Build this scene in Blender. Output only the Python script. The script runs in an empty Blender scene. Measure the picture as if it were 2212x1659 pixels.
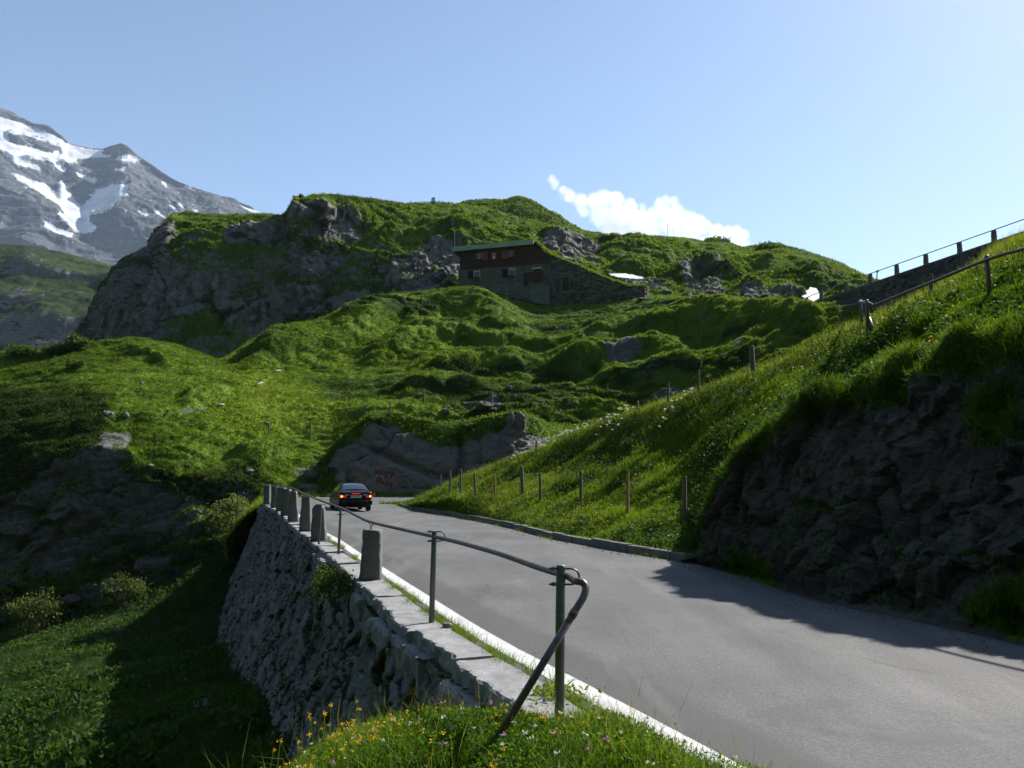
# Mountain pass road below an inn: everything is built here in mesh code with node materials.
SKY_STRENGTH, SUN_STRENGTH, EXPOSURE = .088, 5.0, 1.05
HAZE, CLOUD_DENSITY, VBOUNCE = 5.0e-5, .016, 2
DENOISE = True
import bpy, math, random
import numpy as np
from mathutils import Vector, Matrix
from mathutils.bvhtree import BVHTree
rng = np.random.default_rng(7)
random.seed(7)
PI = math.pi
scene = bpy.context.scene
COL = scene.collection

# ------------------------------------------------------------------ camera model
F_PX, H0 = 835.0, 96.0
CAM_Z = 1.6
TH = math.atan(H0 / F_PX)
CT, ST = math.cos(TH), math.sin(TH)
K = 1024.0 / 2212.0        # measurements were taken on a 2212 px wide view of the photograph

def W(x, y, D):
    """measured picture position + real distance ahead -> world point (arrays ok)"""
    cx = (np.asarray(x, float) * K - 512.0) / F_PX
    cy = (384.0 - np.asarray(y, float) * K) / F_PX
    ry = CT - cy * ST
    rz = ST + cy * CT
    s = np.asarray(D, float) / ry
    return np.stack([cx * s, ry * s, CAM_Z + rz * s], -1)

def ray(x, y):
    p = W(x, y, 1.0)
    d = Vector((p[0], p[1], p[2] - CAM_Z))
    return d.normalized()

def onz(x, y, z):
    """distance at which the view through x, y meets height z"""
    p = W(x, y, 1.0)
    return (z - CAM_Z) / (p[2] - CAM_Z)

# ------------------------------------------------------------------ numpy noise
def _h(ix, iy, iz, seed):
    n = (ix * np.uint32(374761393)) ^ (iy * np.uint32(668265263)) ^ (iz * np.uint32(2246822519)) ^ np.uint32((seed * 974634777) & 0xffffffff)
    n = (n ^ (n >> np.uint32(13))) * np.uint32(1274126177)
    n = (n ^ (n >> np.uint32(15))) * np.uint32(2654435761)
    n ^= n >> np.uint32(16)
    return n.astype(np.float32) * np.float32(1.0 / 4294967296.0)

def _ii(a):
    return a.astype(np.int64).astype(np.uint32)

def vnoise(P, seed=0):
    P = np.asarray(P, np.float64)
    f = np.floor(P)
    t = (P - f).astype(np.float32)
    t = t * t * t * (t * (t * 6 - 15) + 10)
    i0 = _ii(f)
    i1 = i0 + np.uint32(1)
    x0, y0, z0 = i0[..., 0], i0[..., 1], i0[..., 2]
    x1, y1, z1 = i1[..., 0], i1[..., 1], i1[..., 2]
    tx, ty, tz = t[..., 0], t[..., 1], t[..., 2]
    def L(a, b, q): return a + (b - a) * q
    a = L(L(_h(x0, y0, z0, seed), _h(x1, y0, z0, seed), tx), L(_h(x0, y1, z0, seed), _h(x1, y1, z0, seed), tx), ty)
    b = L(L(_h(x0, y0, z1, seed), _h(x1, y0, z1, seed), tx), L(_h(x0, y1, z1, seed), _h(x1, y1, z1, seed), tx), ty)
    return L(a, b, tz)

def fbm(P, oct=4, seed=0, gain=.5):
    """fractal noise about -1..1"""
    s, a, tot = 0, 1.0, 0
    P = np.asarray(P, float)
    for k in range(oct):
        s = s + a * (vnoise(P, seed + k * 17) * 2 - 1)
        tot += a
        a *= gain
        P = P * 2.03 + 13.7
    return s / tot

def billow(P, oct=3, seed=0, gain=.5):
    s, a, tot = 0, 1.0, 0
    P = np.asarray(P, float)
    for k in range(oct):
        s = s + a * np.minimum(1, np.abs(vnoise(P, seed + k * 17) * 2 - 1) * 1.6)
        tot += a
        a *= gain
        P = P * 2.03 + 13.7
    return s / tot

def facets(P, seed=0):
    """worley cells with a random tilt each: broken rock. returns tilt, F1, F2, hash"""
    d1, d2, c, off = worley(P, seed, True)
    h = [(c * k) % 1.0 - .5 for k in (7.13, 31.7, 91.3)]
    return (off[0] * h[0] + off[1] * h[1] + off[2] * h[2]) * 2.0, d1, d2, c

def worley(P, seed=0, vec=False):
    """F1, F2 and cell hash"""
    P = np.asarray(P, np.float64)
    f = np.floor(P)
    fr = (P - f).astype(np.float32)
    i0 = _ii(f)
    d1 = np.full(P.shape[:-1], 9.0, np.float32)
    d2 = d1.copy()
    cid = np.zeros_like(d1)
    ox, oy, oz = np.zeros_like(d1), np.zeros_like(d1), np.zeros_like(d1)
    for a in (-1, 0, 1):
        for b in (-1, 0, 1):
            for c in (-1, 0, 1):
                x = i0[..., 0] + np.uint32(a & 0xffffffff)
                y = i0[..., 1] + np.uint32(b & 0xffffffff)
                z = i0[..., 2] + np.uint32(c & 0xffffffff)
                dx = a + .1 + .8 * _h(x, y, z, seed + 1) - fr[..., 0]
                dy = b + .1 + .8 * _h(x, y, z, seed + 2) - fr[..., 1]
                dz = c + .1 + .8 * _h(x, y, z, seed + 3) - fr[..., 2]
                d = np.sqrt(dx * dx + dy * dy + dz * dz)
                new = d < d1
                d2 = np.where(new, d1, np.minimum(d2, d))
                cid = np.where(new, _h(x, y, z, seed + 4), cid)
                d1 = np.where(new, d, d1)
                if vec:
                    ox = np.where(new, dx, ox); oy = np.where(new, dy, oy); oz = np.where(new, dz, oz)
    return (d1, d2, cid, (ox, oy, oz)) if vec else (d1, d2, cid)

def smooth1(a, s, axis):
    if s <= 0: return a
    r = max(1, int(s * 3))
    k = np.exp(-.5 * (np.arange(-r, r + 1) / s) ** 2)
    k /= k.sum()
    pad = [(0, 0)] * a.ndim
    pad[axis] = (r, r)
    b = np.pad(a, pad, mode='edge')
    out = np.zeros_like(a, dtype=float)
    for i, w in enumerate(k):
        sl = [slice(None)] * a.ndim
        sl[axis] = slice(i, i + a.shape[axis])
        out += w * b[tuple(sl)]
    return out

def sstep(a, b, x):
    t = np.clip((x - a) / (b - a), 0, 1)
    return t * t * (3 - 2 * t)

def inpoly(X, Y, poly):
    m = np.zeros(X.shape, bool)
    n = len(poly)
    for i in range(n):
        x0, y0 = poly[i]
        x1, y1 = poly[(i + 1) % n]
        if y0 == y1: continue
        c = ((y0 > Y) != (y1 > Y)) & (X < (x1 - x0) * (Y - y0) / (y1 - y0) + x0)
        m ^= c
    return m

def segdist(X, Y, pts):
    """distance to a polyline"""
    d = np.full(X.shape, 1e9)
    for (x0, y0), (x1, y1) in zip(pts[:-1], pts[1:]):
        vx, vy = x1 - x0, y1 - y0
        t = np.clip(((X - x0) * vx + (Y - y0) * vy) / max(1e-9, vx * vx + vy * vy), 0, 1)
        d = np.minimum(d, np.hypot(X - x0 - t * vx, Y - y0 - t * vy))
    return d

# ------------------------------------------------------------------ object helpers
ROOT = {}
def link(o): COL.objects.link(o); return o

def tag(o, label=None, cat=None, group=None, kind=None):
    if label: o['label'] = label
    if cat: o['category'] = cat
    if group: o['group'] = group
    if kind: o['kind'] = kind
    return o

def thing(name, loc, label, cat, group=None, rotz=0.0):
    o = bpy.data.objects.new(name, None)
    o.empty_display_size = .2
    o.location = loc
    o.rotation_euler = (0, 0, rotz)
    link(o)
    ROOT[o.name] = Vector(loc)
    return tag(o, label, cat, group)

def raw_mesh(name, V, Fq, smooth=False, attrs=None):
    V = np.ascontiguousarray(V, np.float32).reshape(-1, 3)
    Fq = np.ascontiguousarray(Fq, np.int32)
    me = bpy.data.meshes.new(name)
    n, k = Fq.shape
    me.vertices.add(len(V))
    me.vertices.foreach_set('co', V.ravel())
    me.loops.add(n * k)
    me.loops.foreach_set('vertex_index', Fq.ravel())
    me.polygons.add(n)
    me.polygons.foreach_set('loop_start', np.arange(0, n * k, k, dtype=np.int32))
    me.polygons.foreach_set('use_smooth', np.full(n, bool(smooth)))
    for nm, a in (attrs or {}).items():
        at = me.attributes.new(nm, 'FLOAT', 'POINT')
        at.data.foreach_set('value', np.ascontiguousarray(a, np.float32).ravel())
    me.update(calc_edges=True)
    return me

def mesh_obj(name, V, Fq, mat, parent=None, smooth=False, attrs=None):
    V = np.asarray(V, float).reshape(-1, 3)
    if parent is not None:
        V = V - np.array(origin(parent))
    o = bpy.data.objects.new(name, raw_mesh(name, V, Fq, smooth, attrs))
    link(o)
    if mat: o.data.materials.append(mat)
    if parent is not None: o.parent = parent
    return o

def origin(o):
    while o.parent is not None: o = o.parent
    return ROOT.get(o.name, Vector((0, 0, 0)))

class MB:
    """collects simple solids, built as one mesh"""
    def __init__(s): s.v, s.f = [], []
    def add(s, vs, fs):
        n = len(s.v)
        s.v += [tuple(p) for p in vs]
        s.f += [tuple(i + n for i in f) for f in fs]
        return s
    def box(s, c, size, R=None):
        hx, hy, hz = size[0] / 2, size[1] / 2, size[2] / 2
        vs = [Vector((a * hx, b * hy, d * hz)) for a in (-1, 1) for b in (-1, 1) for d in (-1, 1)]
        if R is not None: vs = [R @ p for p in vs]
        c = Vector(c)
        return s.add([p + c for p in vs], [(0, 1, 3, 2), (4, 6, 7, 5), (0, 4, 5, 1), (2, 3, 7, 6), (0, 2, 6, 4), (1, 5, 7, 3)])
    def hexa(s, b4, t4):
        """solid from bottom quad and top quad (same order)"""
        return s.add(list(b4) + list(t4), [(3, 2, 1, 0), (4, 5, 6, 7), (0, 1, 5, 4), (1, 2, 6, 5), (2, 3, 7, 6), (3, 0, 4, 7)])
    def tube(s, pts, r, n=8, cap=True):
        pts = [Vector(p) for p in pts]
        rs = r if isinstance(r, (list, tuple)) else [r] * len(pts)
        rings, up = [], None
        for i, p in enumerate(pts):
            a = pts[max(0, i - 1)]; b = pts[min(len(pts) - 1, i + 1)]
            d = (b - a).normalized()
            if up is None:
                up = d.orthogonal().normalized()
            up = (up - d * up.dot(d)).normalized()
            w = d.cross(up)
            rings.append([p + (up * math.cos(2 * PI * k / n) + w * math.sin(2 * PI * k / n)) * rs[i] for k in range(n)])
        vs = [q for rg in rings for q in rg]
        fs = []
        for i in range(len(pts) - 1):
            for k in range(n):
                k2 = (k + 1) % n
                fs.append((i * n + k, i * n + k2, (i + 1) * n + k2, (i + 1) * n + k))
        if cap:
            fs.append(tuple(range(n - 1, -1, -1)))
            fs.append(tuple(range((len(pts) - 1) * n, len(pts) * n)))
        return s.add(vs, fs)
    def prism(s, poly, off):
        """extrude a planar polygon (list of points) by vector off"""
        n = len(poly); off = Vector(off)
        vs = [Vector(p) for p in poly] + [Vector(p) + off for p in poly]
        fs = [tuple(range(n - 1, -1, -1)), tuple(range(n, 2 * n))] + [(i, (i + 1) % n, n + (i + 1) % n, n + i) for i in range(n)]
        return s.add(vs, fs)
    def build(s, name, mat, parent=None, smooth=False, bevel=0):
        o0 = np.array(origin(parent)) if parent is not None else np.zeros(3)
        me = bpy.data.meshes.new(name)
        me.from_pydata([tuple(np.array(p) - o0) for p in s.v], [], s.f)
        import bmesh
        bm = bmesh.new(); bm.from_mesh(me)
        bmesh.ops.recalc_face_normals(bm, faces=bm.faces)
        bm.to_mesh(me); bm.free()
        if smooth: me.polygons.foreach_set('use_smooth', np.ones(len(me.polygons), bool))
        me.materials.append(mat)
        o = bpy.data.objects.new(name, me); link(o)
        if parent is not None: o.parent = parent
        if bevel:
            b = o.modifiers.new('bevel', 'BEVEL'); b.width = bevel; b.segments = 2; b.limit_method = 'ANGLE'
        return o

# ------------------------------------------------------------------ materials
def new_mat(name):
    m = bpy.data.materials.new(name); m.use_nodes = True
    nt = m.node_tree; nt.nodes.clear()
    return m, nt, nt.nodes, nt.links

class NB:
    """tiny node builder"""
    def __init__(s, name):
        s.m, s.nt, s.N, s.L = new_mat(name)
        s.out = s.N.new('ShaderNodeOutputMaterial')
        s.tc = s.N.new('ShaderNodeTexCoord')
    def noise(s, scale, detail=4, rough=.55, vec=None, dist=0.0, out='Fac'):
        n = s.N.new('ShaderNodeTexNoise')
        n.inputs['Scale'].default_value = scale; n.inputs['Detail'].default_value = detail
        n.inputs['Roughness'].default_value = rough; n.inputs['Distortion'].default_value = dist
        s.L.new(vec or s.tc.outputs['Object'], n.inputs['Vector'])
        return n.outputs[out]
    def voro(s, scale, vec=None, feature='F1', out='Distance'):
        n = s.N.new('ShaderNodeTexVoronoi'); n.feature = feature
        n.inputs['Scale'].default_value = scale
        s.L.new(vec or s.tc.outputs['Object'], n.inputs['Vector'])
        return n.outputs[out]
    def scaled(s, sx, sy, sz):
        n = s.N.new('ShaderNodeMapping'); n.inputs['Scale'].default_value = (sx, sy, sz)
        s.L.new(s.tc.outputs['Object'], n.inputs['Vector'])
        return n.outputs[0]
    def attr(s, nm):
        n = s.N.new('ShaderNodeAttribute'); n.attribute_name = nm
        return n.outputs['Fac']
    def ramp(s, fac, stops, interp='LINEAR'):
        n = s.N.new('ShaderNodeValToRGB'); cr = n.color_ramp; cr.interpolation = interp
        while len(cr.elements) > 1: cr.elements.remove(cr.elements[-1])
        for i, (p, c) in enumerate(stops):
            e = cr.elements[0] if i == 0 else cr.elements.new(p)
            e.position = p
            if not isinstance(c, (tuple, list)): c = (c, c, c)
            e.color = (*c[:3], 1)
        s.L.new(fac, n.inputs[0])
        return n.outputs[0]
    def mix(s, fac, a, b, mode='MIX'):
        n = s.N.new('ShaderNodeMix'); n.data_type = 'RGBA'; n.blend_type = mode
        for k, v in ((0, fac), (6, a), (7, b)):
            if hasattr(v, 'links'): s.L.new(v, n.inputs[k])
            else: n.inputs[k].default_value = v if k == 0 else (*v[:3], 1)
        return n.outputs[2]
    def math(s, op, a, b=0.0, c=0.0):
        n = s.N.new('ShaderNodeMath'); n.operation = op
        for k, v in enumerate((a, b, c)):
            if hasattr(v, 'links'): s.L.new(v, n.inputs[k])
            else: n.inputs[k].default_value = v
        return n.outputs[0]
    def bump(s, h, strength, dist):
        n = s.N.new('ShaderNodeBump'); n.inputs['Strength'].default_value = strength; n.inputs['Distance'].default_value = dist
        s.L.new(h, n.inputs['Height'])
        return n.outputs[0]
    def bsdf(s, color, rough=.9, spec=.3, metal=0.0, normal=None, **kw):
        p = s.N.new('ShaderNodeBsdfPrincipled')
        def put(k, v):
            if hasattr(v, 'links'): s.L.new(v, p.inputs[k])
            elif isinstance(v, (tuple, list)): p.inputs[k].default_value = (*v[:3], 1)
            else: p.inputs[k].default_value = v
        put('Base Color', color); put('Roughness', rough); put('Specular IOR Level', spec); put('Metallic', metal)
        if normal is not None: s.L.new(normal, p.inputs['Normal'])
        for k, v in kw.items(): put(k.replace('_', ' '), v)
        s.p = p
        return p.outputs[0]
    def done(s, sh):
        s.L.new(sh, s.out.inputs['Surface']); return s.m

def simple(name, color, rough=.6, spec=.4, metal=0.0, var=.25, scale=8.0, bump=0.0):
    b = NB(name)
    n = b.noise(scale, 5, .6)
    c2 = tuple(max(0, c * (1 - var)) for c in color); c3 = tuple(min(1, c * (1 + var)) for c in color)
    col = b.ramp(n, [(.3, c2), (.7, c3)])
    nm = b.bump(n, bump, .02) if bump else None
    return b.done(b.bsdf(col, rough, spec, metal, nm))
# ------------------------------------------------------------------ terrain materials
def terrain_mat(name, g=((.022, .044, .005), (.068, .128, .008), (.125, .195, .014)), rock=((.055, .053, .052), (.115, .112, .11), (.20, .196, .192)),
                fs=1.0, bump=.6, rs=1.0, soil=(.05, .04, .025)):
    """grass over rock: 'rock' and 'tone' come from the mesh, fine mottling from noise"""
    b = NB(name)
    n1 = b.noise(1.3 * fs, 6, .65)
    n2 = b.noise(6.0 * fs, 5, .7)
    n3 = b.noise(.22 * fs, 3, .5)
    t = b.math('ADD', b.math('MULTIPLY', n1, .5), b.math('MULTIPLY', n2, .5))
    t = b.math('ADD', t, b.math('MULTIPLY', b.math('SUBTRACT', b.attr('tone'), .5), .7))
    grass = b.ramp(t, [(.28, g[0]), (.5, g[1]), (.74, g[2])])
    grass = b.mix(b.ramp(b.noise(.9 * fs, 5, .7), [(.58, 0.0), (.70, .7)]), grass, soil)
    v = b.scaled(1, 1, 2.2)
    r1 = b.noise(1.1 * rs, 8, .68, vec=v, dist=.6)
    r2 = b.noise(.25 * rs, 4, .6)
    rc = b.ramp(b.math('ADD', b.math('MULTIPLY', r1, .7), b.math('MULTIPLY', r2, .3)), [(.30, rock[0]), (.5, rock[1]), (.72, rock[2])])
    rc = b.mix(b.ramp(b.noise(.5 * rs, 5, .6), [(.55, 0.0), (.75, .5)]), rc, tuple(c * k for c, k in zip(rock[1], (1.1, .88, .68))))
    crack = b.ramp(b.voro(.9 * rs, vec=v, feature='DISTANCE_TO_EDGE'), [(0, .35), (.035, 1.0)])
    rc = b.mix(.55, rc, crack, 'MULTIPLY')
    m = b.math('ADD', b.attr('rock'), b.math('MULTIPLY', b.math('SUBTRACT', b.noise(2.4 * fs, 6, .7), .5), 1.3))
    mask = b.ramp(m, [(.44, 0.0), (.56, 1.0)])
    col = b.mix(mask, grass, rc)
    hgt = b.math('ADD', b.math('MULTIPLY', n2, .5), b.math('MULTIPLY', b.noise(14 * fs, 4, .7), .35))
    nm = b.bump(b.math('ADD', hgt, b.math('MULTIPLY', r1, .5)), bump, .25 / fs)
    return b.done(b.bsdf(col, .95, .12, 0, nm))

def blade_mat(name, stops, trans=.5, rough=.6):
    b = NB(name)
    col = b.ramp(b.attr('tone'), stops)
    d = b.bsdf(col, rough, .12)
    t = b.N.new('ShaderNodeBsdfTranslucent')
    tc = b.mix(1.0, col, (1.35, 1.3, .5), 'MULTIPLY')
    b.L.new(tc, t.inputs['Color'])
    mx = b.N.new('ShaderNodeMixShader'); mx.inputs[0].default_value = trans
    b.L.new(d, mx.inputs[1]); b.L.new(t.outputs[0], mx.inputs[2])
    return b.done(mx.outputs[0])

M = {}
M['hill'] = terrain_mat('hill_turf_and_rock')
M['far_hill'] = terrain_mat('far_hill_turf_and_rock', g=((.014, .026, .006), (.036, .064, .010), (.06, .09, .016)), fs=.35, rs=.35, bump=.5)
M['massif'] = terrain_mat('massif_turf_and_rock', fs=.6, rs=.5, bump=.9, rock=((.10, .094, .088), (.195, .186, .176), (.30, .29, .278)))
M['bank'] = terrain_mat('bank_turf', fs=2.2, bump=.6)
M['road_rock'] = terrain_mat('road_rock', fs=1.2, rs=.9, bump=.7, rock=((.085, .08, .075), (.15, .144, .136), (.23, .222, .212)))
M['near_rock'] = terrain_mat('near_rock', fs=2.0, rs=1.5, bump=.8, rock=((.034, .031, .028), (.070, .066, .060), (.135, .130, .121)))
M['sky_blocker'] = terrain_mat('dark_sky_blocking_slope', g=((.008, .016, .006), (.018, .03, .010), (.03, .045, .014)), fs=.1, bump=.3)  # kept dark for the added, out-of-view slope that cuts skylight
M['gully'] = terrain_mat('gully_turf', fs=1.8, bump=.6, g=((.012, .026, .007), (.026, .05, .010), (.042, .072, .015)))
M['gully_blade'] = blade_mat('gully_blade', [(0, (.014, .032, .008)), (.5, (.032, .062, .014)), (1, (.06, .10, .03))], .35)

GR = [(0, (.024, .052, .006)), (.35, (.064, .125, .010)), (.7, (.12, .19, .018)), (1, (.21, .22, .06))]
M['blade'] = blade_mat('grass_blade', GR, .5)
M['blade_near'] = blade_mat('grass_blade_near', [(0, (.028, .07, .007)), (.5, (.064, .135, .012)), (.85, (.125, .19, .02)), (1, (.23, .22, .07))], .48)
M['hill_tuft'] = blade_mat('hill_tuft', [(0, (.022, .042, .005)), (.4, (.064, .116, .008)), (.8, (.118, .185, .013)), (1, (.165, .19, .03))], .47)
M['dock'] = blade_mat('broad_leaf', [(0, (.018, .045, .009)), (.5, (.038, .08, .016)), (1, (.07, .12, .03))], .4, .75)
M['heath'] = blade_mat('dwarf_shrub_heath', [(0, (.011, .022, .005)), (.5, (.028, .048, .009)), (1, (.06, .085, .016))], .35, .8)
M['willow'] = blade_mat('willow_leaf', [(0, (.05, .085, .02)), (.5, (.10, .14, .045)), (1, (.17, .20, .085))], .45)
M['shrub'] = blade_mat('shrub_leaf', [(0, (.03, .06, .01)), (.5, (.07, .115, .02)), (1, (.13, .17, .05))], .45)

def flower_mat(name, c, tr=.35):
    b = NB(name)
    n = b.noise(30, 2)
    col = b.ramp(n, [(.3, tuple(x * .8 for x in c)), (.7, c)])
    d = b.bsdf(col, .6, .2)
    t = b.N.new('ShaderNodeBsdfTranslucent'); b.L.new(col, t.inputs['Color'])
    mx = b.N.new('ShaderNodeMixShader'); mx.inputs[0].default_value = tr
    b.L.new(d, mx.inputs[1]); b.L.new(t.outputs[0], mx.inputs[2])
    return b.done(mx.outputs[0])
M['yellow'] = flower_mat('yellow_petal', (.78, .50, .02))
M['white_petal'] = flower_mat('white_petal', (.75, .75, .68))
M['pink'] = flower_mat('pink_petal', (.55, .26, .42))

# road
def road_mat():
    b = NB('asphalt')
    big = b.noise(.35, 4, .55)
    streak = b.noise(.8, 5, .6, vec=b.scaled(1.4, .22, 1))
    fine = b.math('ADD', b.math('MULTIPLY', b.noise(130, 2, .7), .5), b.math('MULTIPLY', b.noise(38, 4, .75), .5))
    grit = b.voro(220)
    t = b.math('ADD', b.math('MULTIPLY', big, .5), b.math('MULTIPLY', streak, .5))
    col = b.ramp(t, [(.32, (.056, .056, .056)), (.5, (.085, .085, .084)), (.68, (.120, .119, .118))])
    sp = b.ramp(fine, [(.38, .55), (.5, 1.0), (.62, 1.5)])
    col = b.mix(1.0, col, sp, 'MULTIPLY')
    # dark, chipped band of newer surfacing along the white line (mesh attribute), plus stains
    e = b.math('ADD', b.attr('edge'), b.math('MULTIPLY', b.math('SUBTRACT', b.noise(1.6, 5, .7), .5), .9))
    col = b.mix(b.ramp(e, [(.40, 0.0), (.75, .7)]), col, (.055, .053, .052))
    col = b.mix(b.ramp(b.noise(.55, 6, .65, dist=1.2), [(.57, 0.0), (.66, .45)]), col, (.052, .052, .055))
    col = b.mix(b.ramp(b.noise(.9, 5, .7, vec=b.scaled(1.2, .12, 1)), [(.56, 0.0), (.68, .4)]), col, (.16, .157, .15))
    col = b.mix(b.ramp(b.noise(2.6, 7, .75), [(.69, 0.0), (.75, .35)]), col, (.26, .245, .22))
    wv = b.N.new('ShaderNodeVectorMath'); wv.operation = 'ADD'; b.L.new(b.tc.outputs['Object'], wv.inputs[0]); b.L.new(b.noise(1.1, 4, .6, out='Color'), wv.inputs[1])
    cr = b.math('MULTIPLY', b.ramp(b.voro(.21, vec=wv.outputs[0], feature='DISTANCE_TO_EDGE'), [(0, 1.0), (.006, 0.0)]), b.ramp(b.noise(.3, 3, .6), [(.48, 0.0), (.55, .75)]))
    col = b.mix(cr, col, (.04, .04, .04))
    nm = b.bump(b.math('ADD', fine, b.math('MULTIPLY', grit, .6)), .45, .008)
    return b.done(b.bsdf(col, b.ramp(t, [(.3, .85), (.7, .72)]), .3, 0, nm))
M['road'] = road_mat()

def paint_line_mat():
    b = NB('road_paint')
    n = b.noise(55, 4, .75); w = b.noise(3, 5, .7)
    col = b.ramp(w, [(.3, (.36, .36, .35)), (.6, (.50, .50, .49))])
    e = b.math('ADD', b.attr('edge'), b.math('MULTIPLY', b.math('SUBTRACT', n, .5), 1.5))
    wear = b.ramp(b.math('ADD', e, b.math('MULTIPLY', b.math('SUBTRACT', w, .5), 1.1)), [(.50, 0.0), (.66, .92)])
    col = b.mix(wear, col, (.12, .115, .105))
    return b.done(b.bsdf(col, .75, .3, 0, b.bump(n, .4, .006)))
M['paint_line'] = paint_line_mat()

def stone_mat(name, base, var=.35, scale=3.0, bump=.5, lichen=.25, cell=False):
    b = NB(name)
    n = b.noise(scale, 8, .68); n2 = b.noise(scale * 6, 5, .7)
    t = b.math('ADD', b.math('MULTIPLY', n, .65), b.math('MULTIPLY', n2, .35))
    if cell: t = b.math('ADD', t, b.math('MULTIPLY', b.math('SUBTRACT', b.attr('cell'), .5), .42))
    lo = tuple(c * (1 - var) for c in base); hi = tuple(c * (1 + var) for c in base)
    col = b.ramp(t, [(.3, lo), (.5, base), (.72, hi)])
    col = b.mix(b.ramp(b.noise(scale * 1.7, 6, .7), [(.6, 0.0), (.7, lichen)]), col, (.20, .17, .09))
    col = b.mix(b.ramp(b.noise(scale * 2.6, 6, .75), [(.62, 0.0), (.7, lichen)]), col, (.42, .42, .40))
    if cell:
        col = b.mix(b.ramp(b.attr('gap'), [(.15, 1.0), (.5, 0.0)]), col, (.035, .033, .03))
        col = b.mix(b.ramp(b.math('ADD', b.attr('moss'), b.math('MULTIPLY', b.math('SUBTRACT', n2, .5), .8)), [(.5, 0.0), (.7, .85)]), col, (.025, .045, .012))
    nm = b.bump(t, bump, .03)
    return b.done(b.bsdf(col, .92, .2, 0, nm))
M['masonry'] = stone_mat('dry_stone_masonry', (.125, .125, .128), .4, 3.0, .7, .2, cell=True)
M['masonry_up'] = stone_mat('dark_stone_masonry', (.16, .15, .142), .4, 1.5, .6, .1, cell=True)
M['masonry_high'] = stone_mat('upper_road_wall', (.085, .08, .08), .4, 1.5, .6, .1, cell=True)  # darker stone of the upper retaining wall
M['coping'] = stone_mat('grey_coping_stone', (.215, .215, .215), .42, 3.2, .6, .3)
M['bollard'] = stone_mat('weathered_bollard_stone', (.135, .137, .134), .35, 5.0, .6, .2)
M['kerb'] = stone_mat('kerb_stone', (.135, .132, .125), .35, 4.0, .5, .25)
M['boulder'] = stone_mat('pale_boulder', (.13, .127, .122), .35, 2.5, .6, .25)

def green_post():
    b = NB('green_painted_steel')
    n = b.noise(14, 6, .7)
    col = b.ramp(n, [(.3, (.085, .11, .106)), (.6, (.125, .15, .145)), (.8, (.19, .21, .205))])
    rust = b.ramp(b.noise(9, 7, .75), [(.63, 0.0), (.72, .7)])
    col = b.mix(rust, col, (.10, .06, .04))
    return b.done(b.bsdf(col, .5, .5, .15, b.bump(n, .25, .004)))
M['green_steel'] = green_post()
def rust_pipe():
    b = NB('brown_rusty_pipe')
    n = b.noise(20, 7, .75)
    col = b.ramp(n, [(.3, (.065, .05, .048)), (.55, (.13, .105, .10)), (.8, (.22, .19, .18))])
    return b.done(b.bsdf(col, .42, .5, .55, b.bump(n, .3, .003)))
M['pipe'] = rust_pipe()

def wood(name, base, scale=10, stretch=(6, 6, .8)):
    b = NB(name)
    v = b.scaled(*stretch)
    n = b.noise(scale, 6, .7, vec=v)
    col = b.ramp(n, [(.25, tuple(c * .5 for c in base)), (.5, base), (.8, tuple(c * 1.45 for c in base))])
    return b.done(b.bsdf(col, .85, .2, 0, b.bump(n, .5, .01)))
M['wood_grey'] = wood('weathered_fence_wood', (.15, .125, .10))
M['wood_pale'] = wood('fresh_fence_wood', (.34, .22, .11))
M['timber'] = wood('dark_brown_boards', (.085, .042, .034), 5, (1.6, 1.6, .3))
M['timber_mid'] = wood('brown_boards', (.075, .05, .04), 5, (2.5, 2.5, .3))
M['bleached'] = wood('bleached_wood', (.27, .25, .215))
M['wire'] = simple('fence_wire', (.22, .22, .22), .5, .5, .6)

# snow mountain
def mountain_mat():
    b = NB('snowy_mountain_rock')
    v = b.scaled(1, 1, 2.6)
    n1 = b.noise(.012, 9, .68, vec=v, dist=.5); n2 = b.noise(.0035, 5, .6)
    t = b.math('ADD', b.math('MULTIPLY', n1, .65), b.math('MULTIPLY', n2, .35))
    rc = b.ramp(t, [(.3, (.032, .036, .044)), (.5, (.068, .074, .086)), (.7, (.125, .13, .142))])
    rc = b.mix(b.ramp(b.noise(.006, 5, .6), [(.55, 0.0), (.7, .5)]), rc, (.10, .115, .075))
    m = b.math('ADD', b.attr('snow'), b.math('MULTIPLY', b.math('SUBTRACT', b.noise(.022, 9, .78, vec=v), .5), 2.4))
    m = b.math('ADD', m, b.math('MULTIPLY', b.math('SUBTRACT', b.noise(.06, 5, .7, vec=b.scaled(1.5, 1, .22)), .5), 1.5))
    mask = b.ramp(m, [(.47, 0.0), (.53, 1.0)])
    sn = b.ramp(b.noise(.012, 7, .65, vec=b.scaled(1, 1, .35)), [(.3, (.36, .37, .40)), (.5, (.52, .53, .55)), (.7, (.62, .62, .63))])
    col = b.mix(mask, rc, sn)
    return b.done(b.bsdf(col, .9, .15, 0, b.bump(n1, .5, 16)))
M['mountain'] = mountain_mat()
def snow_mat():
    b = NB('old_snow')
    n = b.noise(1.2, 6, .65, vec=b.scaled(.6, 1, 2))
    col = b.ramp(n, [(.3, (.40, .41, .42)), (.6, (.62, .62, .63))])
    return b.done(b.bsdf(col, .8, .3, 0, b.bump(n, .5, .2)))
M['snow'] = snow_mat()
# ------------------------------------------------------------------ terrain sheets
SH = {}

class Sheet: pass

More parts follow.
